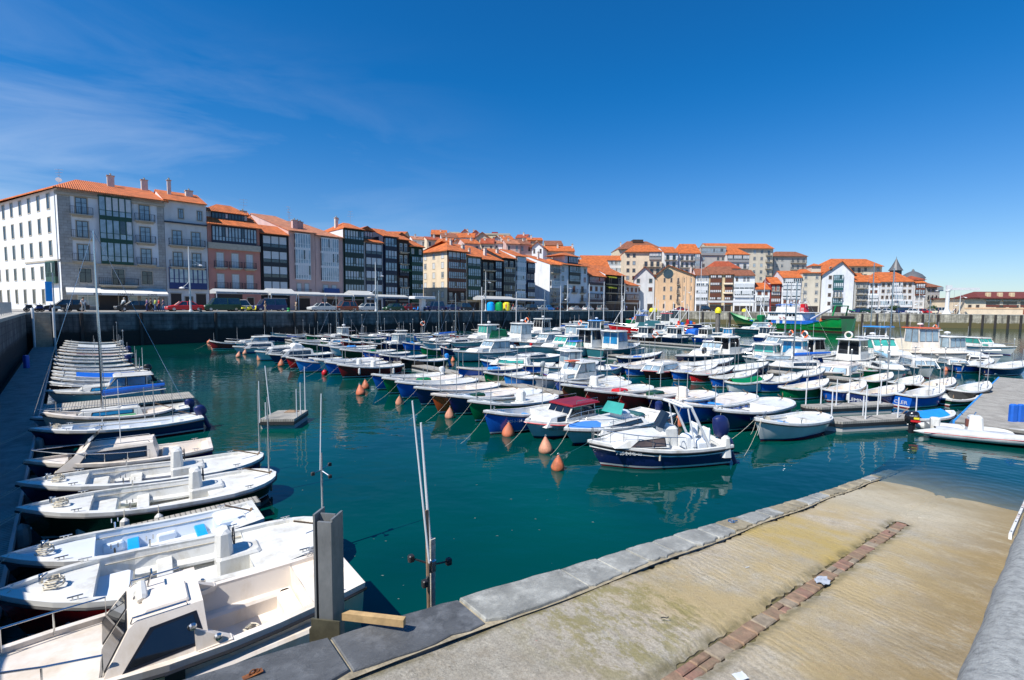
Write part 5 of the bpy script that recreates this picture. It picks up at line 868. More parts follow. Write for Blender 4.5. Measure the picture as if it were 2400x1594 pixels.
# trees/bushes in tubs on the far quay are read as dark clumps
# ---------------------------------------------------------------- boats
def hullshape(L_, B_, hb=.78, hs=.5, stern='round', rake=.55, full=2.2, keel=-.28, bowx=.5):
    """returns stations: list of (x, halfbeam, sheer z, f) and a function giving a section ring"""
    ts = [0, .015, .04, .08, .14, .22, .32, .44, .56, .67, .77, .85, .91, .955, .985, 1.0] if stern == 'round' else [0, .06, .14, .24, .36, .48, .6, .7, .79, .87, .93, .97, .99, 1.0]
    st = []
    for t in ts:
        if stern == 'round': w = B_/2*(math.sqrt(max(0, 1-(1-t/.24)**2)) if t < .24 else 1)
        else: w = B_/2*(.82+.18*math.sin(min(1, t/.45)*math.pi/2))
        if t > bowx: w *= max(0, 1-((t-bowx)/(1-bowx))**full)
        z = hs+(hb-hs)*max(0, (t-.3)/.7)**1.8+(.06*(1-t/.3)**2 if t < .3 else 0)
        st.append([L_*(t-.5), w, z, t])
    def ring(i, side, ins=0.0):
        x, w, z, t = st[i]; pts = []
        for h in (0, .06, .18, .36, .58, .8, 1.0):
            bw = max(0, (t-.55)/.45); sw = max(0, 1-t/.24) if stern == 'round' else 0
            p = .22+.5*bw**1.6+.35*sw
            y = w*(h**p if h else 0); zz = keel*(1-.6*bw**2-.5*sw)+(z-keel*(1-.6*bw**2-.5*sw))*h
            xx = x-rake*(1-h)**1.2*max(0, (t-.6)/.4)**1.5+(.25*(1-h)*sw if sw else 0)
            pts.append((xx, side*y, zz))
        return pts
    return st, ring
def offs(st, d):
    """inner line of the sheer, moved in by d, per station: (x, halfwidth)"""
    out = []
    for i, (x, w, z, t) in enumerate(st):
        a, b = st[max(0, i-1)], st[min(len(st)-1, i+1)]; dx, dw = b[0]-a[0], b[1]-a[1]; n = math.hypot(dx, dw) or 1
        nx, nw = -dw/n*-1, -dx/n   # towards the inside
        xx, ww = x+(-nx if False else (dw/n)*d*1.0), w-(dx/n)*d
        out.append((xx, max(0.0, ww)))
    # keep the x order sane at bow and stern
    L0, L1 = st[0][0]+d, st[-1][0]-d*1.6
    return [(min(max(x, L0), L1), w) for x, w in out]
def hull_parts(Bt, st, ring, hm, inner=WHITE, gun=WHITE, fd=.2, sd=.12, sole=.1, rub=RUB, stern='round', gw=.11, deckm=None, band=None, decks=True):
    n = len(st); m = MB()
    R_ = [ring(i, 1)[::-1]+ring(i, -1)[1:] for i in range(n)]
    m.loft(R_[::-1])
    if stern != 'round': m.add(R_[0], [tuple(range(len(R_[0])))])
    m.build('hull', hm, Bt, smooth=True)
    o1 = [(x, w) for x, w, z, t in st]; o2 = offs(st, gw); zz = [s[2] for s in st]
    g = MB()
    loop_o = [(x, w, z) for (x, w), z in zip(o1, zz)][::-1]+[(x, -w, z) for (x, w), z in zip(o1, zz)]
    loop_i = [(x, w, z) for (x, w), z in zip(o2, zz)][::-1]+[(x, -w, z) for (x, w), z in zip(o2, zz)]
    k = 1.012
    A_ = [(x*1.004, y*k, z-.07) for x, y, z in loop_o]; B1_ = [(x*1.006, y*k, z+.012) for x, y, z in loop_o]; C1_ = [(x, y, z+.02) for x, y, z in loop_i]; D_ = [(x, y, z-.06) for x, y, z in loop_i]
    g.loft([A_, B1_, C1_, D_]); g.build('gunwale', gun, Bt)
    r = MB(); rp = [(x*1.008, y*1.018+(.012 if y > 0 else -.012), z-.085) for x, y, z in loop_o]; r.tube(rp, .024, 5); r.build('rub_rail', rub, Bt)
    # liner
    iu = [(x, w, z-.02) for (x, w), z in zip(o2, zz)]; lin = MB(); i0 = next(i for i in range(n) if st[i][3] >= sd-1e-6); i1 = max(i for i in range(n) if st[i][3] <= 1-fd+1e-6)
    lowf = lambda w: max(0, w*.84-.02)
    sec = [[(x, w, z), (x, lowf(w), sole+(.12*0)), (x, -lowf(w), sole), (x, -w, z)] for x, w, z in iu[i0:i1+1]]
    lin.loft(sec); lin.add(sec[0], [(0, 1, 2, 3)]); lin.add(sec[-1], [(3, 2, 1, 0)]); lin.build('cockpit', inner, Bt)
    def deck(a, b, nm):
        d = MB(); rows = [[(x, w, z-.03), (x, w*.5, z+.0), (x, 0, z+.015), (x, -w*.5, z+.0), (x, -w, z-.03)] for x, w, z in iu[a:b+1]]; d.loft(rows); d.build(nm, deckm or inner, Bt, smooth=True)
    if decks:
        if i0 > 0: deck(0, i0, 'stern_deck')
        deck(i1, n-1, 'foredeck')
    return iu, i0, i1
def half(st, x):
    for a, b in zip(st, st[1:]):
        if a[0] <= x <= b[0]: f = (x-a[0])/(b[0]-a[0]); return a[1]+(b[1]-a[1])*f, a[2]+(b[2]-a[2])*f
    return st[0][1], st[0][2]
FEND = mat('fender_white', (.6, .6, .58), .4)
def fender(Bt, x, y, z, c=None, L_=.5):
    b = MB(); b.lathe([(.02, z-.1), (.08, z-.16), (.09, z-.16-L_*.6), (.03, z-.2-L_*.75)], 8, (x, y, 0)); o = b.build('fender', c or FEND, Bt); q = MB(); q.tube([(x, y, z-.1), (x, y*.93, z+.06)], .008, 4); q.build('lanyard', ROPE, o); return o
def outboard(Bt, x, y, z, s=1.0, col=None, tilt=0.0, hc=None):
    t = MB(); T = Matrix.Rotation(tilt, 3, 'Y')
    prof = [(-.30, .50, .20), (-.34, .60, .22), (-.32, .78, .21), (-.22, .90, .16), (.0, .94, .05)]
    def ell(cx, z_, rx, ry, n=12): return [T @ Vector((cx+rx*math.cos(2*math.pi*k/n), ry*math.sin(2*math.pi*k/n), z_))*s+Vector((x, y, z)) for k in range(n)]
    t.loft([ell(-.14, .30, .19, .13), ell(-.15, .38, .25, .165), ell(-.16, .55, .27, .175), ell(-.15, .72, .25, .165), ell(-.12, .82, .19, .13), ell(-.10, .86, .10, .07)], True, caps=True)
    o = t.build('outboard_motor', col or P('navy'), Bt, smooth=True)
    q = MB(); q.loft([ell(-.14, .31, .13, .08), ell(-.16, -.1, .11, .06), ell(-.17, -.45, .10, .05), ell(-.2, -.62, .12, .05)], True, caps=True); q.loft([ell(-.2, -.5, .2, .09), ell(-.2, -.52, .2, .09)], True, caps=True); q.build('leg', P('grey') if col is None else col, o)
    q = MB(); q.lathe([(.03, -.12), (.06, 0), (.03, .1)], 8, tilt=T @ Matrix.Rotation(R(90), 3, 'Y'), c=T @ Vector((-.18, 0, -.6))*s+Vector((x, y, z)))
    for k in range(3): a = k*2.094; q.add([tuple(T @ Vector((-.33, .13*math.cos(a+d)*r, -.6+.13*math.sin(a+d)*r))*s+Vector((x, y, z))) for d, r in ((-.5, .3), (-.45, 1), (.45, 1), (.5, .3))], [(0, 1, 2, 3)])
    q.build('propeller', RUB, o); return o
def cabin(Bt, prof, z0, z1, w0, w1, m=WHITE, wins=(), front=(), name='cabin', roofm=None, gm=None, roof_oh=0.0, rear=()):
    """prof: side outline [(x, z)...] counter-clockwise starting at the rear bottom; side walls lean in from w0 at z0 to w1 at z1"""
    wz = lambda z: w0+(w1-w0)*(z-z0)/(z1-z0)
    b = MB(); n = len(prof); b.add([(x, -wz(z), z) for x, z in prof]+[(x, wz(z), z) for x, z in prof], [tuple(range(n)), tuple(range(n, 2*n))[::-1]]+[((i+1) % n, i, n+i, n+(i+1) % n) for i in range(n)])
    cb = b.build(name, m, Bt)
    for poly in wins:
        for sgn in (-1, 1):
            q = MB(); o = .008; nn = len(poly); cx = sum(p[0] for p in poly)/nn; cz = sum(p[1] for p in poly)/nn
            big = [(cx+(x-cx)*(1+.04/max(.1, abs(x-cx))), cz+(z-cz)*(1+.03/max(.05, abs(z-cz)))) for x, z in poly]
            q.add([(x, sgn*(wz(z)+o*.5), z) for x, z in big], [tuple(range(nn))], 1); q.add([(x, sgn*(wz(z)+o), z) for x, z in poly], [tuple(range(nn))], 0); q.build('window', [gm or GLASSB, DK], cb)
    for (xa, za, xb, zb_, ya, yb) in front:   # glass lying on the sloping front between (xa,za) bottom and (xb,zb) top, ya..yb fraction of width
        q = MB(); dx, dz = xb-xa, zb_-za; l_ = math.hypot(dx, dz); nx, nz = dz/l_*.012, -dx/l_*.012
        if nx < 0 and xa > xb and False: nx, nz = -nx, -nz
        P_ = lambda f, y, e=1: (xa+dx*f+nx*e, y*wz(za+dz*f), za+dz*f+nz*e)
        q.add([P_(.06, ya, .6), P_(.06, yb, .6), P_(.96, yb, .6), P_(.96, ya, .6)], [(0, 1, 2, 3)], 1); e = (yb-ya)*.05
        q.add([P_(.1, ya+e), P_(.1, yb-e), P_(.92, yb-e), P_(.92, ya+e)], [(0, 1, 2, 3)], 0); q.build('windscreen', [gm or GLASSB, DK], cb)
    return cb
def lifebuoy(Bt, x, y, z, ax='x', c=None, r=.28):
    b = MB(); b.torus((x, y, z), r, .07, ax, 16, 6, (0, 1)); return b.build('lifebuoy', [c or LIFE, FR['white']], Bt)
def pole(Bt, x, y, z, h, r=.018, m=None, lean=(0, 0), nm='pole', light=False):
    b = MB(); b.tube([(x, y, z-.15), (x+lean[0]*h, y+lean[1]*h, z+h)], [r, r*.75], 5)
    if light: b.lathe([(.04, 0), (.05, .1), (.02, .14)], 6, (x+lean[0]*h, y+lean[1]*h, z+h))
    return b.build(nm, m or ALU, Bt)
def rail(Bt, pts, h=.4, r=.014, nm='pulpit_rail', posts=None):
    b = MB(); P_ = [Vector(p) for p in pts]; top = [p+Vector((0, 0, h)) for p in P_]; b.tube([P_[0]]+top+[P_[-1]], r, 6)
    for i in (posts or range(1, len(P_)-1)): b.tube([P_[i], top[i]], r*.8, 5)
    return b.build(nm, STEEL, Bt)
def place(Bt, bow, stern, zb, zs, Lf=None, hd=None):
    """bow and stern picture points -> position, heading and length"""
    a = W(bow[0], bow[1], zb)
    if stern and hd is None:
        c = W(stern[0], stern[1], zs); v = Vector((a.x-c.x, a.y-c.y)); return Vector(((a.x+c.x)/2, (a.y+c.y)/2)), math.atan2(v.y, v.x), v.length
    h = hd; return Vector((a.x-math.cos(h)*Lf/2, a.y-math.sin(h)*Lf/2)), h, Lf
UAZ = math.atan2(RD.y, RD.x)      # stern direction for boats moored bow to the left
BN = {'n': 0}
def boatbase(name, label, bow, stern, zb, zs, L_, hd, group, cat='boat'):
    """heading from the mooring direction unless given; length from the picture when possible"""
    if hd is None: hd = UAZ+math.pi
    if bow[0] == 'uc':   # plan position measured along and across the slipway grid
        q = RD*bow[1]+RC*bow[2]; a = Vector((q.x, q.y, zb))
        if stern: e_ = RD*(bow[1]-stern[0])+RC*(bow[2]-stern[1]); hd = math.atan2(e_.y, e_.x); L_ = L_ or e_.length
    else: a = W(bow[0], bow[1], zb)
    if L_ is None:
        # length along the mooring line that makes the stern fall on its picture column
        u = Vector((-math.cos(hd), -math.sin(hd))); k = (stern[0]-1200)/FPX; d = ray(stern[0], stern[1]); kk = d.x/d.y
        L_ = (kk*a.y-a.x)/(u.x-kk*u.y)
    p = Vector((a.x-math.cos(hd)*L_/2, a.y-math.sin(hd)*L_/2))
    return thing(name, label, cat, (p.x, p.y, 0), hd, group), L_
GB = 'boats moored in the harbour'
def launch(label, bow, stern, col='blue', L_=None, hd=None, beam=None, hb=None, inner='w', box=None, boxx=-.05, thw=3, tcol=None, poles=((.1, 1.6),), floor=None, stern_t='round', fd=.2, sd=.24, fend=0, txt=None, tx=None, motor=None, cover=None, buoy=None, rub='k', extra=None, gun='w', name='open_boat', pod=False, sidebench=False):
    hb_ = hb or 1.05; T, L_ = boatbase(name, label, bow, stern, hb_, .65, L_, hd, GB); s = min(1.1, max(.72, L_/5.4))
    B_ = beam or min(2.0, max(1.3, L_*.325)); st, ring = hullshape(L_, B_, hb_, .60*hb_+.02, stern_t, rake=.5*s, full=2.7)
    inn = {'w': WHITE, 'c': WHITE2, 'b': P('blue'), 'm': CREAM, 'g': DECKG}[inner]; gm = {'w': WHITE, 'm': CREAM}.get(gun, WHITE)
    sole = .16
    iu, i0, i1 = hull_parts(T, st, ring, H(col), inn, gm, fd, sd, sole, RUB if rub == 'k' else WOOD, stern_t, gw=.12)
    xs = [iu[i0][0], iu[i1][0]]
    if floor:
        b = MB(); rows = [[(x, (w*.84-.03), sole+.006), (x, -(w*.84-.03), sole+.006)] for x, w, z in iu[i0:i1+1]]; b.loft(rows); b.build('floor_mat', P(floor), T)
    for k in range(thw):
        x = xs[0]+(xs[1]-xs[0])*(k+.7)/(thw+.2); w, z = half(st, x); w = max(.2, w-.14); b = MB(); b.rbox(x-.13*s, -w, z-.24, x+.13*s, w, z-.19, .015); b.build('thwart', P(tcol) if tcol else inn, T)
    if sidebench:
        for sg in (-1, 1): b = MB(); rows = [[(x, sg*(w-.03), z-.26), (x, sg*(w-.34), z-.26), (x, sg*(w-.34), z-.31), (x, sg*(w-.03), z-.31)] for x, w, z in [(q[0], q[1], q[2]) for q in iu[i0:i1]]]; b.loft(rows, True, caps=True); b.build('side_bench', inn, T)
    if box:
        x = L_*boxx; b = MB(); b.rbox(x-.42*s, -.32*s, sole, x+.42*s, .32*s, sole+.58*s, .06, top=.92); e = b.build('engine_box', P(box), T)
    if pod:
        x = L_*boxx; b = MB(); b.rbox(x-.5*s, -.3*s, sole, x+.3*s, .3*s, sole+.5*s, .05); b.rbox(x+.0*s, -.26*s, sole+.5*s, x+.3*s, .26*s, sole+1.0*s, .06, top=.85); b.build('console', inn, T)
        b = MB(); b.torus((x-.03*s, 0, sole+.78*s), .15, .012, 'x', 14, 5); b.tube([(x-.03*s, 0, sole+.78*s), (x+.1*s, 0, sole+.78*s)], .015, 5); b.build('steering_wheel', DK, T)
    for px_, h in poles:
        x = L_*(px_-.5) if px_ > .01 else -L_/2+.15; w, z = half(st, x); yy = -(w-.06) if px_ > .01 else 0; pole(T, x, yy, z, h, .02, light=h > 2)
    # tiller and stem post are on every launch
    b = MB(); x = -L_/2+.12; zt = st[0][2]; b.tube([(x, 0, zt), (x+.7*s, .08, zt+.28)], .02, 5); b.tube([(x, 0, zt-.5), (x, 0, zt+.06)], .03, 5); b.build('tiller', WOOD, T)
    b = MB(); x = L_/2-.28; b.tube([(x-.25, 0, st[-3][2]), (x-.25, 0, st[-3][2]+.14)], .03, 6); b.tube([(x-.31, -.08, st[-3][2]+.1), (x-.31+.06, .08, st[-3][2]+.1)], .018, 5); b.build('bitt', STEEL, T)
    for k in range(fend):
        x = L_*(-.25+.5*k/max(1, fend-1)); w, z = half(st, x); fender(T, x, (w+.1) * (1 if hd is None else -1), z)
    if motor: outboard(T, -L_/2-.02, 0, st[0][2]-.28, .8, P(motor), tilt=R(20))
    if cover:
        rows = [[(x, -w, z+.02), (x, -w*.5, z+.16), (x, 0, z+.24), (x, w*.5, z+.16), (x, w, z+.02)] for x, w, z in iu[max(0, i0-1):i1+1]]; b = MB(); b.loft(rows); b.build('tarpaulin', P(cover), T, smooth=True)
    if txt:
        if stern_t != 'round' and tx == 'stern': text_mesh(txt, .26, FR['white'], T, (-L_/2-.012, 0, .28*s), (R(90), 0, -R(90)), sx=1.1)
        else: x = L_*.25; w, z = half(st, x); text_mesh(txt, .15, FR['white'], T, (x, w*.93+.02, z-.32), (R(90), 0, math.pi-math.atan2(w-half(st, x+.6)[0], .6)))
    if extra: extra(T, L_, st, iu, s, sole)
    return T, L_, st, iu
def cruiser(label, bow, stern, col='white', L_=None, hd=None, style='cuddy', cab=None, beam=None, win=None, roofc=None, hb=None, motor=None, mast=None, sail=None, arch=False, rails=True, deckm=None, txt=None, buoy=None, tent=None, name=None, extra=None, radar=False, fend=0, ladder=False, stripe=None, top=1.0, fly=False, ant=1, txs='side'):
    """motorboats with a cabin or wheelhouse, and sailing boats"""
    nm = name or ('sailing_boat' if mast else 'cabin_boat'); hb_ = hb or (1.05 if not mast else .95)
    T, L_ = boatbase(nm, label, bow, stern, hb_, .75, L_, hd, GB); s = min(1.35, max(.75, L_/6.5)); hb_ = (hb or 1.0)*s if not hb else hb
    B_ = beam or min(2.9, max(1.8, L_*.36)); hs = hb_*.72; st, ring = hullshape(L_, B_, hb_, hs, 'transom', rake=.8*s, full=2.4, keel=-.35, bowx=.42)
    gm = GL if win is None else {'green': glassmat('green_glass', (.05, .32, .27), .1), 'blue': glassmat('blue_glass', (.02, .2, .42), .1), 'pale': GLB, 'dark': GLASSB}[win]
    wm = CREAM if deckm == 'cream' else WHITE
    iu, i0, i1 = hull_parts(T, st, ring, H(col) if col in COL else col, wm, wm, {'cuddy': .56, 'wheel': .42, 'sail': .62, 'console': .5, 'cruiser': .55, 'low': .40}[style], .06 if style != 'low' else .14, .25, RUB if stripe is None else P(stripe), 'transom', gw=.1)
    x0 = iu[i1][0]; w, z = half(st, x0); zc = z; hw = w*.82
    rc = P(roofc) if roofc else wm
    def slabroof(xa, xb, z_, wy, th=.07):
        b = MB(); b.rbox(xa, -wy, z_, xb, wy, z_+th, .05, top=.97); b.build('cabin_roof', rc, T)
    if style in ('cuddy',):
        h = .52*s*top; xf = L_*.34
        pr = [(x0-.25*s, zc-.05), (xf, zc-.05), (xf-.55*s, zc+h*.75), (xf-.9*s, zc+h), (x0-.1*s, zc+h)]
        cabin(T, pr, zc-.05, zc+h, hw, hw*.78, wm, [[(x0+.15*s, zc+h*.22), (xf-.7*s, zc+h*.22), (xf-.95*s, zc+h*.75), (x0+.15*s, zc+h*.78)]], [(xf, zc-.05, xf-.55*s, zc+h*.75, -.9, -.05), (xf, zc-.05, xf-.55*s, zc+h*.75, .05, .9)], gm=gm)
        b = MB(); b.rbox(x0-.1*s, -hw*.3, zc+h, x0+.5*s, hw*.3, zc+h+.04, .02); b.build('hatch', wm, T)
        b = MB(); 
        for sg in (-1, 1): b.tube([(x0, sg*hw*.62, zc+h), (x0+.05, sg*hw*.62, zc+h+.06), (xf-1.0*s, sg*hw*.62, zc+h+.06), (xf-.95*s, sg*hw*.62, zc+h)], .012, 5)
        b.build('grab_rail', STEEL, T)
    if style == 'low':   # short moulded cabin with framed dark windows
        w, zc = half(st, -.3); hw = w*.97; z1 = zc+.50
        cabin(T, [(-.54, zc-.06), (.56, zc-.02), (.26, z1-.05), (.18, z1), (-.50, z1)], zc-.06, z1, hw, hw*.62, wm, [[(-.46, zc+.10), (.30, zc+.08), (.02, z1-.13), (-.38, z1-.11)]], [(.56, zc-.02, .26, z1-.05, -.92, -.03), (.56, zc-.02, .26, z1-.05, .03, .92)], gm=GLASSB)
        b = MB(); b.rbox(-.36, -.1, z1, .12, hw*.52, z1+.05, .02); b.build('hatch', wm, T)
        for sg in (-1, 1):
            b = MB(); b.tube([(-.34, sg*hw*.60, z1-.02), (-.32, sg*hw*.61, z1+.05), (.22, sg*hw*.61, z1+.05), (.24, sg*hw*.60, z1-.02)], .011, 6); b.build('grab_rail', STEEL, T)
            b = MB(); b.prism([(-.40, sg*(hw-.22)), (-.78, sg*(hw-.14)), (-.78, sg*hw), (-.40, sg*hw)][::sg], zc-.05, zc+.02); b.loft([[(-.38, sg*(hw-.13), zc), (-.38, sg*hw*.98, zc), (-.38, sg*hw*.86, zc+.26), (-.38, sg*(hw-.2), zc+.26)], [(-.80, sg*(hw-.13), zc-.02), (-.80, sg*hw*.98, zc-.02), (-.80, sg*hw*.97, zc+.0), (-.80, sg*(hw-.13), zc+.0)]], True, caps=True); b.build('cockpit_wing', wm, T)
            b = MB(); b.lathe([(.03, 0), (.05, .012), (.035, .05), (.0, .055)], 10, (-.62, sg*(hw*1.0-.05), zc+.10), tilt=Matrix.Rotation(R(90*-sg), 3, 'X')); b.lathe([(.03, 0), (.05, .012), (.035, .05), (.0, .055)], 10, (-.36, sg*(hw*.84), zc+.3), tilt=Matrix.Rotation(R(90*-sg), 3, 'X')); b.build('deck_vent', STEEL, T)
    if style in ('cruiser', 'wheel'):
        wheel = style == 'wheel'; h1 = .42*s; hh = (1.45 if wheel else .98)*s*top; xa = x0-(1.1 if wheel else 1.5)*s; xb = x0+(.35 if wheel else .9)*s; fr_ = .12 if wheel else .75
        # trunk cabin in front
        xf = min(L_*.36, xb+1.6*s); cabin(T, [(x0-.2, zc-.05), (xf, zc-.05), (xf-.5*s, zc+h1*.8), (xb-.1, zc+h1), (x0-.2, zc+h1)], zc-.05, zc+h1, hw*.9, hw*.7, wm, [[(x0+.3*s, zc+h1*.3), (xf-.9*s, zc+h1*.3), (xf-1.0*s, zc+h1*.7), (x0+.3*s, zc+h1*.72)]] if not wheel else [], (), 'trunk_cabin', gm=gm)
        zb_ = zc-.15; zt = zc+hh; sl = (zt-zb_)*fr_*.75
        pr = [(xa, zb_), (xb, zb_), (xb, zb_+.3*s), (xb-sl, zt), (xa+.06*s, zt)]; wz0, wz1 = hw*.95, hw*.84
        zl = zb_+(zt-zb_)*.46; zh = zt-.1*s; L2 = xb-sl*(zl-zb_-.3*s)/(zt-zb_-.3*s); L3 = xb-sl*(zh-zb_-.3*s)/(zt-zb_-.3*s); xm = xa+(xb-xa)*.5
        cb = cabin(T, pr, zb_, zt, wz0, wz1, wm, [[(xa+.16*s, zl), (xm-.04, zl), (xm-.04, zh), (xa+.16*s, zh)], [(xm+.06, zl), (L2-.08, zl), (L3-.1, zh), (xm+.06, zh)]], [(L2, zl-.05, L3, zh+.05, -.9, -.34), (L2, zl-.05, L3, zh+.05, -.3, .3), (L2, zl-.05, L3, zh+.05, .34, .9)], gm=gm, name='wheelhouse')
        for a_, c_ in ((-.88, -.06), (.06, .88)): q = MB(); q.add([(xa-.008, a_*wz0*.95, zb_+(.5*s if wheel else .5*s)), (xa-.008, c_*wz0*.95, zb_+.5*s), (xa+.04*s, c_*wz1, zh), (xa+.04*s, a_*wz1, zh)], [(3, 2, 1, 0)]); q.build('window', gm, cb)
        slabroof(xa-.35*s, xb-sl+.18*s, zt, wz1+.08)
        for sg in (-1, 1): b = MB(); b.tube([(xa-.2*s, sg*wz1, zt+.07), (xa-.2*s, sg*wz1, zt+.2), (xb-sl-.2, sg*wz1, zt+.2), (xb-sl-.2, sg*wz1, zt+.07)], .012, 5); b.build('roof_rail', STEEL, T)
        if radar: b = MB(); b.lathe([(.22, 0), (.25, .05), (.22, .16), (.05, .2)], 12, (xa+.5*s, 0, zt+.3)); b.tube([(xa+.5*s, 0, zt), (xa+.5*s, 0, zt+.32)], .05, 6); b.build('radar_dome', FR['white'], T)
        if buoy: lifebuoy(T, xa-.1*s if buoy != 'front' else xb-sl+.2, 0, zt+.4, 'x', P('cream') if buoy == 'pale' else None)
        if ant: [pole(T, xa+.2*s, sg*wz1*.7, zt, 1.4+.5*k, .012, m=FR['white'], nm='antenna') for k, sg in enumerate((-1, 1)[:ant])]
    if style == 'sail':
        h = .36*s; xf = L_*.3; cabin(T, [(x0-.2, zc-.05), (xf, zc-.05), (xf-.6*s, zc+h*.9), (x0+.3, zc+h), (x0-.1, zc+h)], zc-.05, zc+h, hw*.72, hw*.58, wm, [[(x0+.2*s, zc+h*.3), (xf-1.0*s, zc+h*.3), (xf-1.05*s, zc+h*.72), (x0+.2*s, zc+h*.75)]], gm=gm)
        slabroof(x0-.1, x0+.7*s, zc+h, .3, .04)
    if style == 'console':
        x = -L_*.02; b = MB(); b.rbox(x-.3*s, -.35*s, .2, x+.3*s, .35*s, 1.15*s, .06, top=.9); b.build('console', wm, T); q = MB(); q.add([(x+.28*s, -.36*s, 1.12*s), (x+.28*s, .36*s, 1.12*s), (x+.05*s, .33*s, 1.5*s), (x+.05*s, -.33*s, 1.5*s)], [(0, 1, 2, 3)]); q.build('windscreen', GLASSB, T)
        b = MB(); b.rbox(x-1.0*s, -.4*s, .2, x-.65*s, .4*s, .75*s, .05); b.build('helm_seat', wm, T)
    if mast:
        mh, boomc = mast; xm = L_*.08; zm = zc+.3; b = MB(); b.tube([(xm, 0, zm-.3), (xm, 0, zm+mh)], [.055*s, .04*s], 8); mo = b.build('mast', STEEL if boomc != 'w' else FR['white'], T)
        b = MB(); b.tube([(xm, 0, zm+mh), (L_*.49, 0, st[-2][2])], .008, 4); b.tube([(xm, 0, zm+mh), (-L_*.49, 0, hs)], .008, 4); b.build('stay', STEEL, T)
        b = MB(); [b.tube([(xm, 0, zm+mh*.85), (xm-.1, sg*B_*.46, hs+.1)], .007, 4) for sg in (-1, 1)]; b.build('shroud', STEEL, T)
        b = MB(); b.tube([(xm, -.35*s, zm+mh*.55), (xm, .35*s, zm+mh*.55)], .015, 5); b.build('spreader', STEEL, mo)
        if sail: bl = L_*.42; b = MB(); b.tube([(xm-.05, 0, zm+.62), (xm-bl*.5, 0, zm+.72), (xm-bl, 0, zm+.78)], [.14, .11, .07], 8); b.build('furled_sail', P(sail), T, smooth=True)
        b = MB(); b.tube([(xm, 0, zm+.5), (xm-L_*.43, 0, zm+.6)], .04, 6); b.build('boom', STEEL, T)
    if arch:
        x = -L_*.22; zt = hs+1.35*s; b = MB(); b.tube([(x-.2, -B_*.42, hs), (x+.05, -B_*.38, zt-.15), (x+.1, -B_*.3, zt), (x+.1, B_*.3, zt), (x+.05, B_*.38, zt-.15), (x-.2, B_*.42, hs)], .045, 8); b.build('arch', FR['white'], T)
        pole(T, x+.1, .2, zt, 1.2, .012, nm='antenna', m=FR['white'])
    if tent:
        xa, xb = -L_*.42, x0+.2; zt = hs+1.0*s; wy = B_*.42; b = MB(); b.loft([[(xa, -wy, hs), (xa, -wy*.8, hs+.5*s), (xa, 0, hs+.6*s), (xa, wy*.8, hs+.5*s), (xa, wy, hs)], [(xa+.3, -wy, hs), (xa+.3, -wy*.85, zt-.1), (xa+.3, 0, zt), (xa+.3, wy*.85, zt-.1), (xa+.3, wy, hs)], [(xb-.6, -wy, hs), (xb-.6, -wy*.85, zt), (xb-.6, 0, zt+.1), (xb-.6, wy*.85, zt), (xb-.6, wy, hs)], [(xb, -wy*.9, zc), (xb, -wy*.7, zc+.3), (xb, 0, zc+.4), (xb, wy*.7, zc+.3), (xb, wy*.9, zc)]], caps=True); b.build('canvas_cover', P(tent), T)
    if rails:
        pts = [(x, y, z) for x, y, z in [(iu[i][0], iu[i][1], iu[i][2]) for i in range(i1, len(st))]]; pp = [(x, y, z) for x, y, z in pts]+[(x, -y, z) for x, y, z in pts[::-1]]; rail(T, pp, .38*s, .013, posts=[1, 2, 3, len(pp)-4, len(pp)-3, len(pp)-2])
    if motor: outboard(T, -L_/2-.04, .0, hs-.3, .95*s, P(motor), tilt=R(8))
    for k in range(fend): x = L_*(-.3+.45*k/max(1, fend-1)); w, z = half(st, x); fender(T, x, w+.11, z); fender(T, x+.1, -w-.11, z)
    if ladder: b = MB(); [b.tube([(-L_/2-.08, sg*.17, .0), (-L_/2-.08, sg*.17, hs+.15)], .012, 5) for sg in (-1, 1)]; [b.tube([(-L_/2-.08, -.17, k*.22), (-L_/2-.08, .17, k*.22)], .01, 5) for k in range(1, 4)]; b.build('ladder', STEEL, T)
    if txt: x = L_*.22; w, z = half(st, x); text_mesh(txt, .16*s, DK if col in ('white', 'pgrey') else FR['white'], T, (x, w*.95+.025, z-.28), (R(90), 0, math.pi-math.atan2(w-half(st, x+.6)[0], .6)))
    if extra: extra(T, L_, st, iu, s, zc)
    return T, L_, st, iu
# ---- left row: boats moored bow to the floating walkway
def ex_l3(T, L_, st, iu, s, sole):
    b = MB(); b.box(-L_*.38, -.05, sole+.01, -.1, .35, sole+.03); b.build('floor_board', P('cyan'), T)
    for k, x in enumerate((L_*.13, -L_*.09)):
        w, z = half(st, x); w -= .17
        for sg in (-1, 1): q = MB(); q.rbox(x-.17, sg*w-.12, z-.36, x+.17, sg*w+.10, z-.20, .03); q.build('seat_bracket', WHITE2, T)
    b = MB(); b.rbox(-L_*.44, -.6, sole, -L_*.30, .1, sole+.35, .05); b.rbox(-L_*.44, .15, sole, -L_*.36, .65, sole+.35, .05); b.build('locker', WHITE2, T)
def rope_coil(T, x, y, z, r=.14, n=4, m=ROPE):
    pts = [(x+r*(1-.12*k/8)*math.cos(k*.8)+.02*math.sin(k*2.1), y+r*(1-.1*k/8)*math.sin(k*.8), z+.012*k/3) for k in range(n*8)]; b = MB(); b.tube(pts, .012, 4); return b.build('rope_coil', m, T)
def cleats(T, st, fr_=(-.35, .3), m=STEEL):
    Lx = st[-1][0]*2
    for f in fr_:
        for sg in (-1, 1): x = Lx*f; w, z = half(st, x); y = sg*(w-.06); b = MB(); b.tube([(x-.09, y, z+.075), (x+.09, y, z+.075)], .011, 5); b.tube([(x-.03, y, z), (x-.03, y, z+.07)], .01, 5); b.tube([(x+.03, y, z), (x+.03, y, z+.07)], .01, 5); b.build('cleat', m, T)
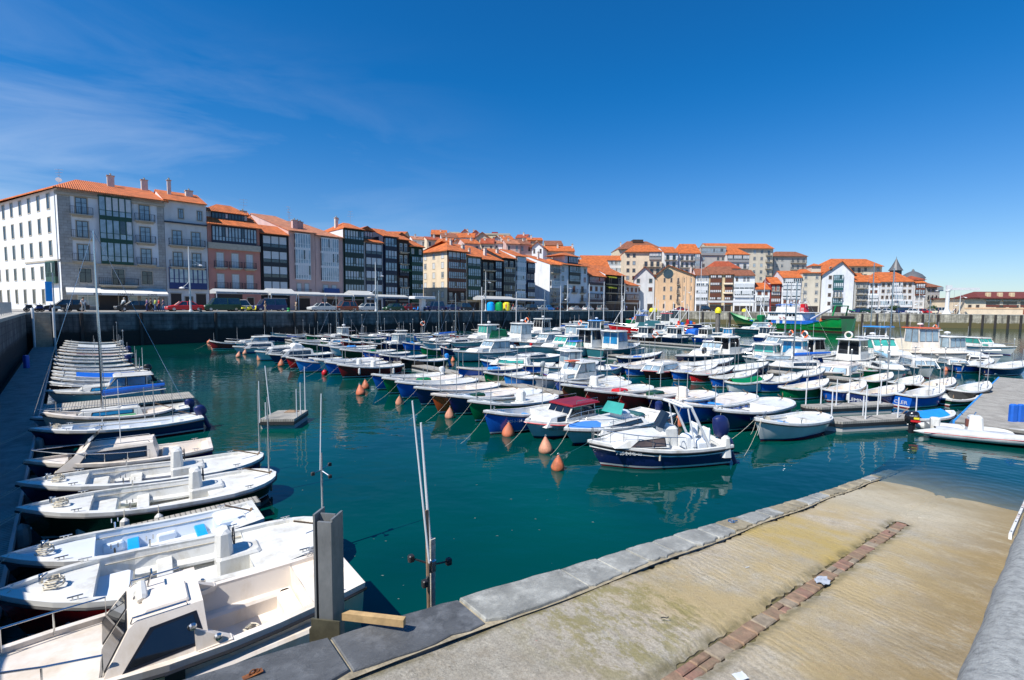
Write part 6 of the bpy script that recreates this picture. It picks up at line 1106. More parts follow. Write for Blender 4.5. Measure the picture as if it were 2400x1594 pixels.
def mooring(T, st, sg=1, tgt=(1.2, .5, -.35), m=ROPE, r=.006, nm='mooring_rope'):
    x = st[-3][0]; z = st[-3][2]; p0 = Vector((x, sg*.1, z+.05)); p1 = Vector((st[-1][0]+tgt[0], sg*tgt[1], z+tgt[2])); pts = [p0.lerp(p1, t)-Vector((0, 0, .5*t*(1-t))) for t in [i/8 for i in range(9)]]; b = MB(); b.tube(pts, r, 5); return b.build(nm, m, T)
def detail(T, L_, st, iu, s, sole):
    cleats(T, st); rope_coil(T, L_*.36, .05, half(st, L_*.36)[1]+.02); mooring(T, st, 1, (1.0, .7, -.3)); mooring(T, st, -1, (1.1, -.5, -.3))
    b = MB(); w, z = half(st, 0); 
    for sg in (-1, 1): b.tube([(L_*f, sg*(half(st, L_*f)[0]-.15), half(st, L_*f)[1]-.1) for f in (-.3, -.1, .1, .25)], .012, 5)
    b.build('side_line', ROPE, T)
    for sg in (-1, 1): x = L_*.12; w, z = half(st, x); b = MB(); b.tube([(x, sg*(w-.06), z), (x, sg*(w-.06), z+.16)], .018, 6); b.tube([(x-.05, sg*(w-.06), z+.16), (x-.05, sg*(w-.06), z+.24)], .009, 5); b.tube([(x+.05, sg*(w-.06), z+.16), (x+.05, sg*(w-.06), z+.24)], .009, 5); b.build('rowlock', STEEL, T)
def ex_l2(T, L_, st, iu, s, sole): detail(T, L_, st, iu, s, sole); text_mesh('7-82-3', .2, FR['grey'], T, (L_*.12, half(st, L_*.12)[0]+.02, .5), (R(90), 0, math.pi)); b = MB(); b.rbox(L_*.17, -.5, sole, L_*.33, .5, sole+.36, .04); b.build('fore_locker', WHITE2, T); [ (q := MB(), q.torus((L_*(-.28), -.62, .62), .0, .0, 'x', 3, 3)) for _ in ()]
def ex_l4(T, L_, st, iu, s, sole):
    detail(T, L_, st, iu, s, sole); b = MB(); b.rbox(L_*.17, -.5, sole, L_*.31, .5, sole+.36, .04); b.build('fore_locker', WHITE, T); b = MB(); b.rbox(L_*.085, .05, sole, L_*.135, .55, sole+.2, .06, top=.8); b.build('stowed_bag', mat('fluo_yellow', (.6, .8, .02), .5), T)
    for f in (.02, .14): w, z = half(st, L_*f); fender(T, L_*f, w+.12, z)
    pole(T, -L_*.47, -.1, st[0][2], 2.1, .022, lean=(0, .03), light=False)
def ex_l5(T, L_, st, iu, s, sole):
    detail(T, L_, st, iu, s, sole); b = MB(); b.rbox(L_*.18, -.5, sole, L_*.31, .5, sole+.36, .04); b.build('fore_locker', WHITE, T); pole(T, -L_*.48, 0, st[0][2], 2.0, .02)
launch('white open boat with bright blue bench seats and blue floor boards, near left', ('uc', -1.55, -11.8), (2.45, -11.75), 'black', beam=1.5, inner='c', thw=2, tcol='cyan', poles=(), stern_t='transom', sd=.02, fd=.26, extra=lambda *a: (detail(*a), ex_l3(*a)), L_=None, hd=None, hb=.8)
launch('big white open boat with dark red hull and white centre console, near left', ('uc', -1.45, -10.15), (3.45, -9.85), 'crimson', beam=1.95, inner='w', thw=1, pod=True, boxx=-.13, poles=((.005, .3),), sidebench=True, sd=.3, fd=.2, extra=ex_l2, hb=.9)
launch('white open boat with dark green hull and yellow bag on its floor', ('uc', -1.6, -14.3), (3.4, -14.0), 'dgreen', beam=1.85, inner='w', thw=1, pod=True, boxx=-.16, poles=(), sidebench=True, sd=.26, extra=ex_l4, hb=.85)
launch('white open boat with dark blue floor panels and navy hull, near left', ('uc', -1.8, -16.35), (3.55, -16.0), 'navy', beam=1.8, inner='w', thw=1, pod=True, boxx=-.12, floor='navy', poles=(), sidebench=True, sd=.28, extra=ex_l5, hb=.85)
# nearest cabin boat
def ex_l1(T, L_, st, iu, s, zc):
    cleats(T, st, (-.42, .3)); rope_coil(T, -L_*.2, .62, .66, .16, 5); mooring(T, st, -1, (.9, -.6, -.3)); 
    b = MB(); b.rbox(-L_*.36, .42, .25, -.05, .92, .62, .04); b.rbox(-L_*.36, -.92, .25, -.3, -.5, .5, .04); b.build('side_locker', CREAM, T)
    b = MB(); b.rbox(-L_*.36, -.62, .25, -L_*.31, .62, .5, .05); b.build('stern_bench', CREAM, T)
    b = MB(); b.tube([(-L_*.32, .40, .55), (-L_*.1, .40, .50), (-L_*.02, .40, .56), (-L_*.02, .44, .7)], .014, 6); b.build('hose', RUB, T)
    h = .50; zc = half(st, -.3)[1]
    b = MB(); b.lathe([(.05, 0), (.07, .05), (.05, .3), (.02, .33)], 8, (.12, .1, zc+h+.03), tilt=Matrix.Rotation(R(70), 3, 'X')); b.lathe([(.0, 0), (.06, .02), (.02, .06)], 10, (.2, -.12, zc+h+.02)); b.build('horn', WHITE, T)
    b = MB(); b.tube([(.05, -.3, zc+h), (.0, -.3, zc+h+.2)], .012, 5); b.tube([(.0, -.38, zc+h+.2), (.0, -.2, zc+h+.2)], .012, 5); b.build('folding_bracket', STEEL, T)
    b = MB(); b.box(-.14, -.07, 0, .14, .07, .03); b.tube([(-.1, 0, .04), (.1, 0, .04)], .014, 5); b.build('stern_cleat', ALU, T, loc=(-L_/2+.25, -.8, st[0][2]+.02))
    b = MB(); b.box(-.1, -.04, -.14, .1, .0, .14); b.tube([(0, -.05, 0), (.02, -.12, .1)], .012, 5); b.build('throttle', DK, T, loc=(-.15, .96, .66))
    for f in (-.05, .02): pass
    b = MB(); b.tube([(L_*.36, .12, zc+.08), (L_*.38, .0, zc+.16), (L_*.38, -.12, zc+.08)], .016, 6); b.build('bow_chock', STEEL, T)
T1, L1_, st1, iu1 = cruiser('cream cabin boat with dark tinted side window, nearest boat at the lower left', ('uc', -2.25, -7.72), (2.92, -7.62), 'cream', style='low', deckm='cream', win='dark', hb=1.14, beam=1.70, top=1.1, extra=ex_l1, name='cabin_boat')
def ex_l6(T, L_, st, iu, s, zc):
    cleats(T, st, (-.4,)); mooring(T, st, 1, (.9, .6, -.3)); b = MB(); b.rbox(-L_*.3, -.7, .25, -L_*.2, .7, .6, .04); b.build('bench', CREAM, T); b = MB(); b.add([(.9, -.6, zc+.5), (.9, .6, zc+.5), (.55, .55, zc+.85), (.55, -.55, zc+.85)], [(0, 1, 2, 3)]); b.build('spray_screen', GLASSB, T); pole(T, .1, .1, zc+.5, 1.8, .012, m=FR['white'], nm='antenna', lean=(.0, .0))
cruiser('cream-white cabin boat with large smoked side window and long bow rail', ('uc', -1.85, -18.3), (2.45, -17.9), 'navy', beam=1.7, style='cuddy', deckm='cream', win='dark', hb=.9, top=1.1, extra=ex_l6)
def ex_l7b(T, L_, st, iu, s, sole): pole(T, -L_*.3, .6, .5, 1.5, .012); detail(T, L_, st, iu, s, sole)
launch('open boat with navy hull, pale grey deck and black outboard, beside the sailing boat', (68, 1004), (472, 994), 'navy', inner='c', thw=3, poles=((.3, 1.5), (.36, 1.3)), sd=.1, stern_t='transom', motor='navy', extra=ex_l7b, hb=.8)
cruiser('pale blue sailing boat with tall mast and blue sail cover, left row', (72, 978), (440, 975), 'lblue', style='sail', mast=(7.2, 'g'), sail='blue', hb=.8, motor='navy', win='blue', txt=None)
launch('cream open boat with bright green floor and green engine box, left row', (95, 967), (408, 950), 'cream', gun='m', inner='m', floor='bright', box='bright', boxx=-.12, thw=2, poles=((.9, .4),), sd=.2)
cruiser('white wheelhouse boat with blue side windows beside the left finger pontoon', (107, 915), (372, 898), 'white', style='cruiser', win='blue', motor='grey', hb=.85)
LM = [((111, 895), (345, 884), 'brown', 'w', 'white open boat with brown hull behind the left wheelhouse boat', {}),
      ((119, 884), (344, 876), 'white', 'w', 'plain white open boat, second behind the left wheelhouse boat', {}),
      ((122, 876), (345, 868), 'navy', 'w', 'open boat under a bright blue tarpaulin, left row', dict(cover='blue')),
      ((119, 869), (347, 859), 'navy', 'w', 'white boat with navy hull and black outboard, left row', dict(motor='black')),
      ((125, 860), (335, 850), 'dred', 'w', 'white boat with dark red hull, between navy and green ones', {}),
      ((126, 851), (312, 846), 'dgreen', 'w', 'white boat with dark green hull and green floor, left row', dict(floor='green')),
      ((123, 841), (301, 836), 'white', 'w', 'white boat with green engine box, middle of left row', dict(box='green')),
      ((128, 834), (300, 830), 'bright', 'w', 'bright green hulled boat, middle of left row', {}),
      ((135, 826), (312, 824), 'cream', 'm', 'cream boat with orange thwart, far left row', dict(tcol='orange')),
      ((135, 819), (302, 817), 'white', 'w', 'white boat with brown rubbing strake, far left row', dict(rub='w')),
      ((140, 813), (300, 811), 'blue', 'w', 'blue hulled boat near the far end of the left row', dict(tcol='blue')),
      ((147, 808), (292, 807), 'white', 'c', 'white boat third from the far end of the left row', dict(cover='pgrey')),
      ((149, 803), (285, 802), 'navy', 'w', 'boat with green box, second from the far end of the left row', dict(box='green')),
      ((152, 798), (282, 798), 'white', 'w', 'last white boat under the corner wall in the left row', {})]
for i, (b_, s_, c_, inn, lb, kw) in enumerate(LM): launch(lb, b_, s_, c_, inner=inn, thw=3, poles=((.12, 1.4+.5*(i % 3)), (.5, .8)) if i % 2 else ((.08, 1.0),), sd=.18, **({} if i % 3 else dict(motor=('grey', 'navy', 'black')[i % 2 + i % 5 % 2])), **{k_: v_ for k_, v_ in kw.items() if not (k_ == 'motor' and i % 3 == 0)})
# ---- front row, bows to the left
FR_ = 'front row of the middle group'
for a in [
 ((1133, 962), (1318, 932), 'blue', 'w', 'royal blue launch with blue tarp amidships, in front of the red-roofed boat', dict(tcol='sky', fend=0, txt='3-SS-2-154')),
 ((1096, 938), (1300, 928), 'green', 'w', 'white launch with bright green stem and white console, second from the red-roofed boat', dict(pod=True, boxx=-.1, floor='green')),
 ((1048, 925), (1262, 918), 'navy', 'c', 'navy launch with grey side screens, between green and rust-orange bows', dict(txt='7-A-31')),
 ((1010, 922), (1216, 899), 'orange', 'm', 'rust-orange hulled launch with dark green engine box', dict(box='dgreen', gun='m', boxx=.02)),
 ((970, 906), (1167, 896), 'navy', 'm', 'dark navy launch half hidden behind the rust-orange one', {}),
 ((926, 893), (1116, 886), 'blue', 'w', 'bright blue bowed launch with white fenders, front row', dict(fend=2)),
 ((895, 884), (1080, 878), 'green', 'm', 'green hulled launch with green engine box, front row', dict(box='green', boxx=0)),
 ((870, 876), (1037, 869), 'blue', 'w', 'blue launch with raised white stern seat, by the two close buoys', dict(motor='white')),
 ((790, 853), (945, 850), 'dred', 'w', 'long dark red launch with white oval marks on its side', dict(fend=2, pod=True)),
 ((760, 847), (909, 843), 'blue', 'w', 'blue launch with white bow, left of the long dark red one', dict(pod=True)),
 ((735, 841), (897, 839), 'white', 'w', 'white hulled launch second left of the long dark red one', {}),
 ((723, 838), (880, 834), 'sky', 'c', 'sky blue launch third left of the long dark red one', {}),
 ((692, 842), (828, 829), 'sky', 'w', 'light blue launch with white deck, beside the small red hull', {}),
 ((670, 836), (800, 824), 'red', 'w', 'short bright red launch with red engine box', dict(box='red')),
 ((490, 798), (570, 797), 'dred', 'g', 'farthest left launch with dark red hull and orange buoys', dict(box='cyan', boxx=.2)),
 ((1070, 860), (1221, 861), 'blue', 'm', 'blue hulled launch with small blue box behind the orange buoy', dict(box='sky', gun='m')),
 ((1133, 871), (1240, 866), 'green', 'w', 'green bowed launch behind the white wheelhouse boat', {}),
 ((1180, 876), (1256, 869), 'sky', 'w', 'launch with bright blue band on navy hull by the white wheelhouse boat', {}),
 ((938, 838), (1048, 833), 'black', 'w', 'black hulled launch behind the green engine box launch', dict(motor='sky')),
 ((1299, 890), (1452, 884), 'blue', 'w', 'blue launch just right of the white wheelhouse boat', {}),
 ((1314, 900), (1468, 894), 'brown', 'w', 'brown hulled launch with white grey-windowed pod', dict(pod=True, boxx=0)),
 ((1370, 912), (1519, 903), 'red', 'w', 'bright red launch with red engine box, middle front row', dict(box='red', boxx=-.02, txt='7-SS-2-107')),
 ((1448, 921), (1598, 910), 'red', 'm', 'red launch with dark green box, right of the first red launch', dict(box='dgreen')),
 ((1519, 930), (1662, 921), 'navy', 'm', 'navy launch with white console and cream deck, behind the speedboat arch', dict(pod=True)),
 ((1586, 945), (1754, 936), 'blue', 'm', 'medium blue launch with light blue floor and yellow bag', dict(floor='sky', tcol='sky')),
 ((1678, 960), (1835, 945), 'navy', 'w', 'dark blue launch beside the white clinker rowing boat', dict(txt='7-AS-24')),
 ]:
    b_, s_, c_, inn, lb, kw = a
    launch(lb, b_, s_, c_, inner=inn, thw=kw.pop('thw', 3), poles=kw.pop('poles', ((.15, 1.8), (.85, 1.0))), extra=lambda T, L_, st, iu, s, sole: mooring(T, st, 1, (1.5, .6, -.9), r=.0045), **kw)
launch('white hulled open rowing boat with blue bench, at the right end of the front row', (1771, 982), (1926, 962), 'pgrey', inner='w', tcol='sky', hd=UAZ+math.pi-.16, thw=2, poles=(), rub='k', hb=.95, L_=5.0, extra=lambda T, L_, st, iu, s, sole: (mooring(T, st, 1, (1.9, .8, -.9)), mooring(T, st, -1, (2.0, .3, -.9)), detail(T, L_, st, iu, s, sole)))
# navy speedboat
def ex_sp(T, L_, st, iu, s, zc):
    hs = st[0][2]
    b = MB(); n = len(st)
    for sg in (-1, 1): b.loft([[(st[i][0], sg*(st[i][1]*1.0+.012), st[i][2]-.09) for i in range(0, n-1)], [(st[i][0], sg*(st[i][1]*.985+.012), st[i][2]-.16) for i in range(0, n-1)]])
    b.build('hull_stripe', DK, T)
    b = MB()
    for sg in (-1, 1): b.loft([[(st[i][0], sg*(st[i][1]+.006), st[i][2]-.02) for i in range(0, n-1)], [(st[i][0], sg*(st[i][1]*.985+.006), st[i][2]-.20) for i in range(0, n-1)]])
    b.build('white_topside', WHITE, T)
    q = MB(); pr = [(-.15, zc-.1), (1.9, zc-.05), (1.35, zc+.14), (.5, zc+.24), (-.15, zc+.26)]; cabin(T, pr, zc-.1, zc+.26, .80, .62, WHITE, [[(.0, zc-.04), (1.3, zc-.03), (.95, zc+.11), (.0, zc+.18)]], name='cuddy', gm=glassmat('bronze_glass', (.10, .07, .05), .1))
    b = MB(); b.rbox(-.75, -.4, .3, -.1, .4, 1.28, .08, top=.9); co_ = b.build('console', WHITE, T); b = MB(); b.loft([[(-.08, -.42, 1.25), (.02, -.2, 1.25), (.02, .2, 1.25), (-.08, .42, 1.25)], [(-.35, -.36, 1.72), (-.28, -.2, 1.76), (-.28, .2, 1.76), (-.35, .36, 1.72)]]); b.build('windscreen', GLASSB, co_)
    b = MB(); b.torus((-.82, 0, 1.1), .17, .014, 'x', 16, 5); b.build('steering_wheel', DK, co_)
    # T-shaped arch, leaning back
    b = MB()
    for sg in (-1, 1): b.tube([(-1.75, sg*.78, .62), (-1.0, sg*.72, 1.95)], .05, 8); b.tube([(-1.15, sg*.78, .66), (-.85, sg*.72, 1.95)], .03, 8)
    b.tube([(-1.0, -.74, 1.96), (-1.0, .74, 1.96)], .05, 8); b.tube([(-.65, -.72, 2.0), (-.65, .72, 2.0)], .04, 8); [b.tube([(-1.02, sg*.72, 1.97), (-.62, sg*.72, 2.01)], .04, 8) for sg in (-1, 1)]; b.build('arch', FR['white'], T)
    for y in (-.42, .42):
        b = MB(); b.rbox(-1.75, y-.26, .3, -1.3, y+.26, .82, .06); b.rbox(-1.85, y-.24, .8, -1.7, y+.24, 1.25, .06); b.build('seat', WHITE2, T)
    [MB().rbox(-L_/2+.05, y_, .3, -L_/2+.45, y_+.4, 1.0, .08, top=.7).build('stern_box', WHITE, T) for y_ in (-.95, .55)]
    outboard(T, -L_/2+.0, -.05, .42, 1.25, P('navy'), tilt=R(12)); outboard(T, -L_/2-.02, .62, .25, .75, P('navy'), tilt=R(25))
    rail(T, [(x, w-.05, z) for x, w, z in iu[4:]]+[(x, -w+.05, z) for x, w, z in iu[4:][::-1]], .42, .014)
    b = MB(); b.tube([(.3, .99, .6), (.32, 1.02, .35)], .035, 6); b.build('rope_fender', ROPE, T); cleats(T, st, (-.2, .2))
    text_mesh('7-SS-2-345-05', .16, FR['white'], T, (L_*.26, half(st, L_*.26)[0]+.03, half(st, L_*.26)[1]-.235), (R(90), 0, math.pi-.30)); mooring(T, st, 1, (2.2, .9, -.4), P('teal'))
SPT = cruiser('navy and white speedboat with leaning white arch and black outboards, in open water', ('uc', 11.4, -9.6), (16.15, -7.35), 'navy', style='console' if 0 else 'cuddy', hb=.88, beam=2.1, rails=False, extra=None, top=.01, name='speedboat')
for o in list(SPT[0].children):
    if o.name.split('.')[0] in ('cabin', 'hatch', 'grab_rail'):
        for c_ in list(o.children): bpy.data.objects.remove(c_)
        bpy.data.objects.remove(o)
ex_sp(SPT[0], SPT[1], SPT[2], SPT[3], 1, .8)
SPT[0].location = (4.85, 15.75, 0); SPT[0].rotation_euler = (0, 0, math.atan2(-.8, -4.25)); SPT[0].scale = (.91, .84, 1.0)
def ex_sb(T, L_, st, iu, s, zc):
    b = MB(); b.rbox(-.6, -.4, .25, .0, .4, 1.0, .08, top=.9); b.build('console', WHITE2, T); b = MB(); b.rbox(-1.4, -.5, .25, -1.0, .5, .8, .06); b.build('seat', FR['teal'], T); b = MB(); b.add([(.3, -.5, .95), (.3, .5, .95), (.0, .42, 1.35), (.0, -.42, 1.35)], [(0, 1, 2, 3)]); b.build('windscreen', glassmat('green_glass', (.05, .32, .27), .1), T)
    b = MB(); rows = [[(x, -w*.9, z+.03), (x, 0, z+.16), (x, w*.9, z+.03)] for x, w, z in iu[-7:-2]]; b.loft(rows); b.build('bow_cover', mat('blue_tarpaulin', (.06, .22, .62), .5), T, smooth=True); mooring(T, st, 1, (1.5, .8, -.5))
SB = cruiser('white sports boat with low rail and blue bow cover, behind the navy speedboat', (1322, 1004), (1540, 998), 'pgrey', style='cuddy', hb=.75, rails=True, motor='navy', top=.35, name='sports_boat', extra=ex_sb)
def ex_red(T, L_, st, iu, s, zc): mooring(T, st, 1, (1.5, .6, -.6)); pole(T, -.1, 0, zc+1.2, .9, .02)
cruiser('small white boat with red roof and red-lined cabin, behind the three front buoys', (1231, 985), (1375, 966), 'pgrey', style='cruiser', roofc='dred', win='dark', hb=.8, stripe='pink', rails=False, top=.8, txt='7-SS-2-1060', extra=ex_red, ant=0)
cruiser('white wheelhouse boat with orange hatch on its roof, centre of the front row', (1253, 884), (1394, 870), 'pgrey', style='cruiser', win='pale', hb=1.05, top=1.15, extra=lambda T, L_, st, iu, s, zc: MB().box(-.9, -.3, zc+1.22*s, -.1, .3, zc+1.27*s).build('roof_hatch', P('orange'), T), motor='grey')
cruiser('white and navy cabin cruiser, left end of the front row', (629, 829), (775, 818), 'navy', style='cuddy', hb=.9, top=1.2)
cruiser('white boat with covered wheelhouse left of the navy cruiser', (597, 822), (720, 812), 'white', style='cuddy', hb=.95, top=1.3, tent='white')
cruiser('white motorboat with tall grey windscreen, far left end of the middle group', (545, 811), (680, 806), 'white', style='cuddy', hb=.8)
cruiser('large white motorboat nearest the shaded wall, far left end of the middle group', (526, 799), (640, 795), 'pgrey', style='cruiser', hb=.95, win='pale', top=.8)
# ---- second rows of white launches behind the front row, along the long pontoon
for a in [
 ((616, 785), (739, 789), 'navy', 'white open boat at the far left of the long pontoon'), ((682, 792), (765, 793), 'white', 'white open boat second along the long pontoon'), ((691, 797), (824, 797), 'white', 'white boat with small hatch third along the long pontoon'),
 ((746, 808), (883, 808), 'navy', 'navy boat with blue box along the long pontoon'), ((796, 818), (927, 816), 'dgreen', 'green boat with green box along the long pontoon'), ((888, 830), (1000, 820), 'navy', 'navy boat with white cuddy at the near end of the long pontoon'),
 ((822, 789), (905, 788), 'teal', 'teal hulled boat behind the orange pair of buoys'), ((899, 800), (985, 796), 'lblue', 'pale blue boat with blue cover in the second row'), ((985, 812), (1040, 806), 'green', 'small green boat left of the white cruiser'),
 ((975, 790), (1072, 789), 'white', 'white boat in the back row under the life ring post'), ((1030, 797), (1110, 797), 'navy', 'navy open boat with white inside, second row'), ((1031, 812), (1075, 806), 'navy', 'short navy boat left of the white cruiser bow'),
 ((630, 779), (720, 781), 'white', 'low white boat close under the shaded wall'), ((760, 783), (845, 783), 'pgrey', 'grey-white boat under the shaded wall, middle'), ((700, 802), (800, 803), 'dgreen', 'dark green open boat tucked behind the launches'), ((850, 822), (960, 822), 'blue', 'blue open boat behind the long dark red launch'), ((930, 778), (1010, 780), 'white', 'white boat below the T-shaped shelter'),
 ((772, 812), (880, 812), 'white', 'white open boat between the navy and green pontoon boats'), ((1013, 784), (1085, 785), 'dred', 'dark red boat in the back row, left of the green-roofed wheelhouse')]:
    b_, s_, c_, lb = a; kw = {}
    if 'blue box' in lb: kw['box'] = 'sky'
    if 'green box' in lb: kw['box'] = 'green'
    if 'blue cover' in lb: kw['cover'] = 'sky'
    launch(lb, b_, s_, c_, inner='w', thw=2, poles=((.2, 2.2), (.8, 1.2)), sd=.28, **kw)
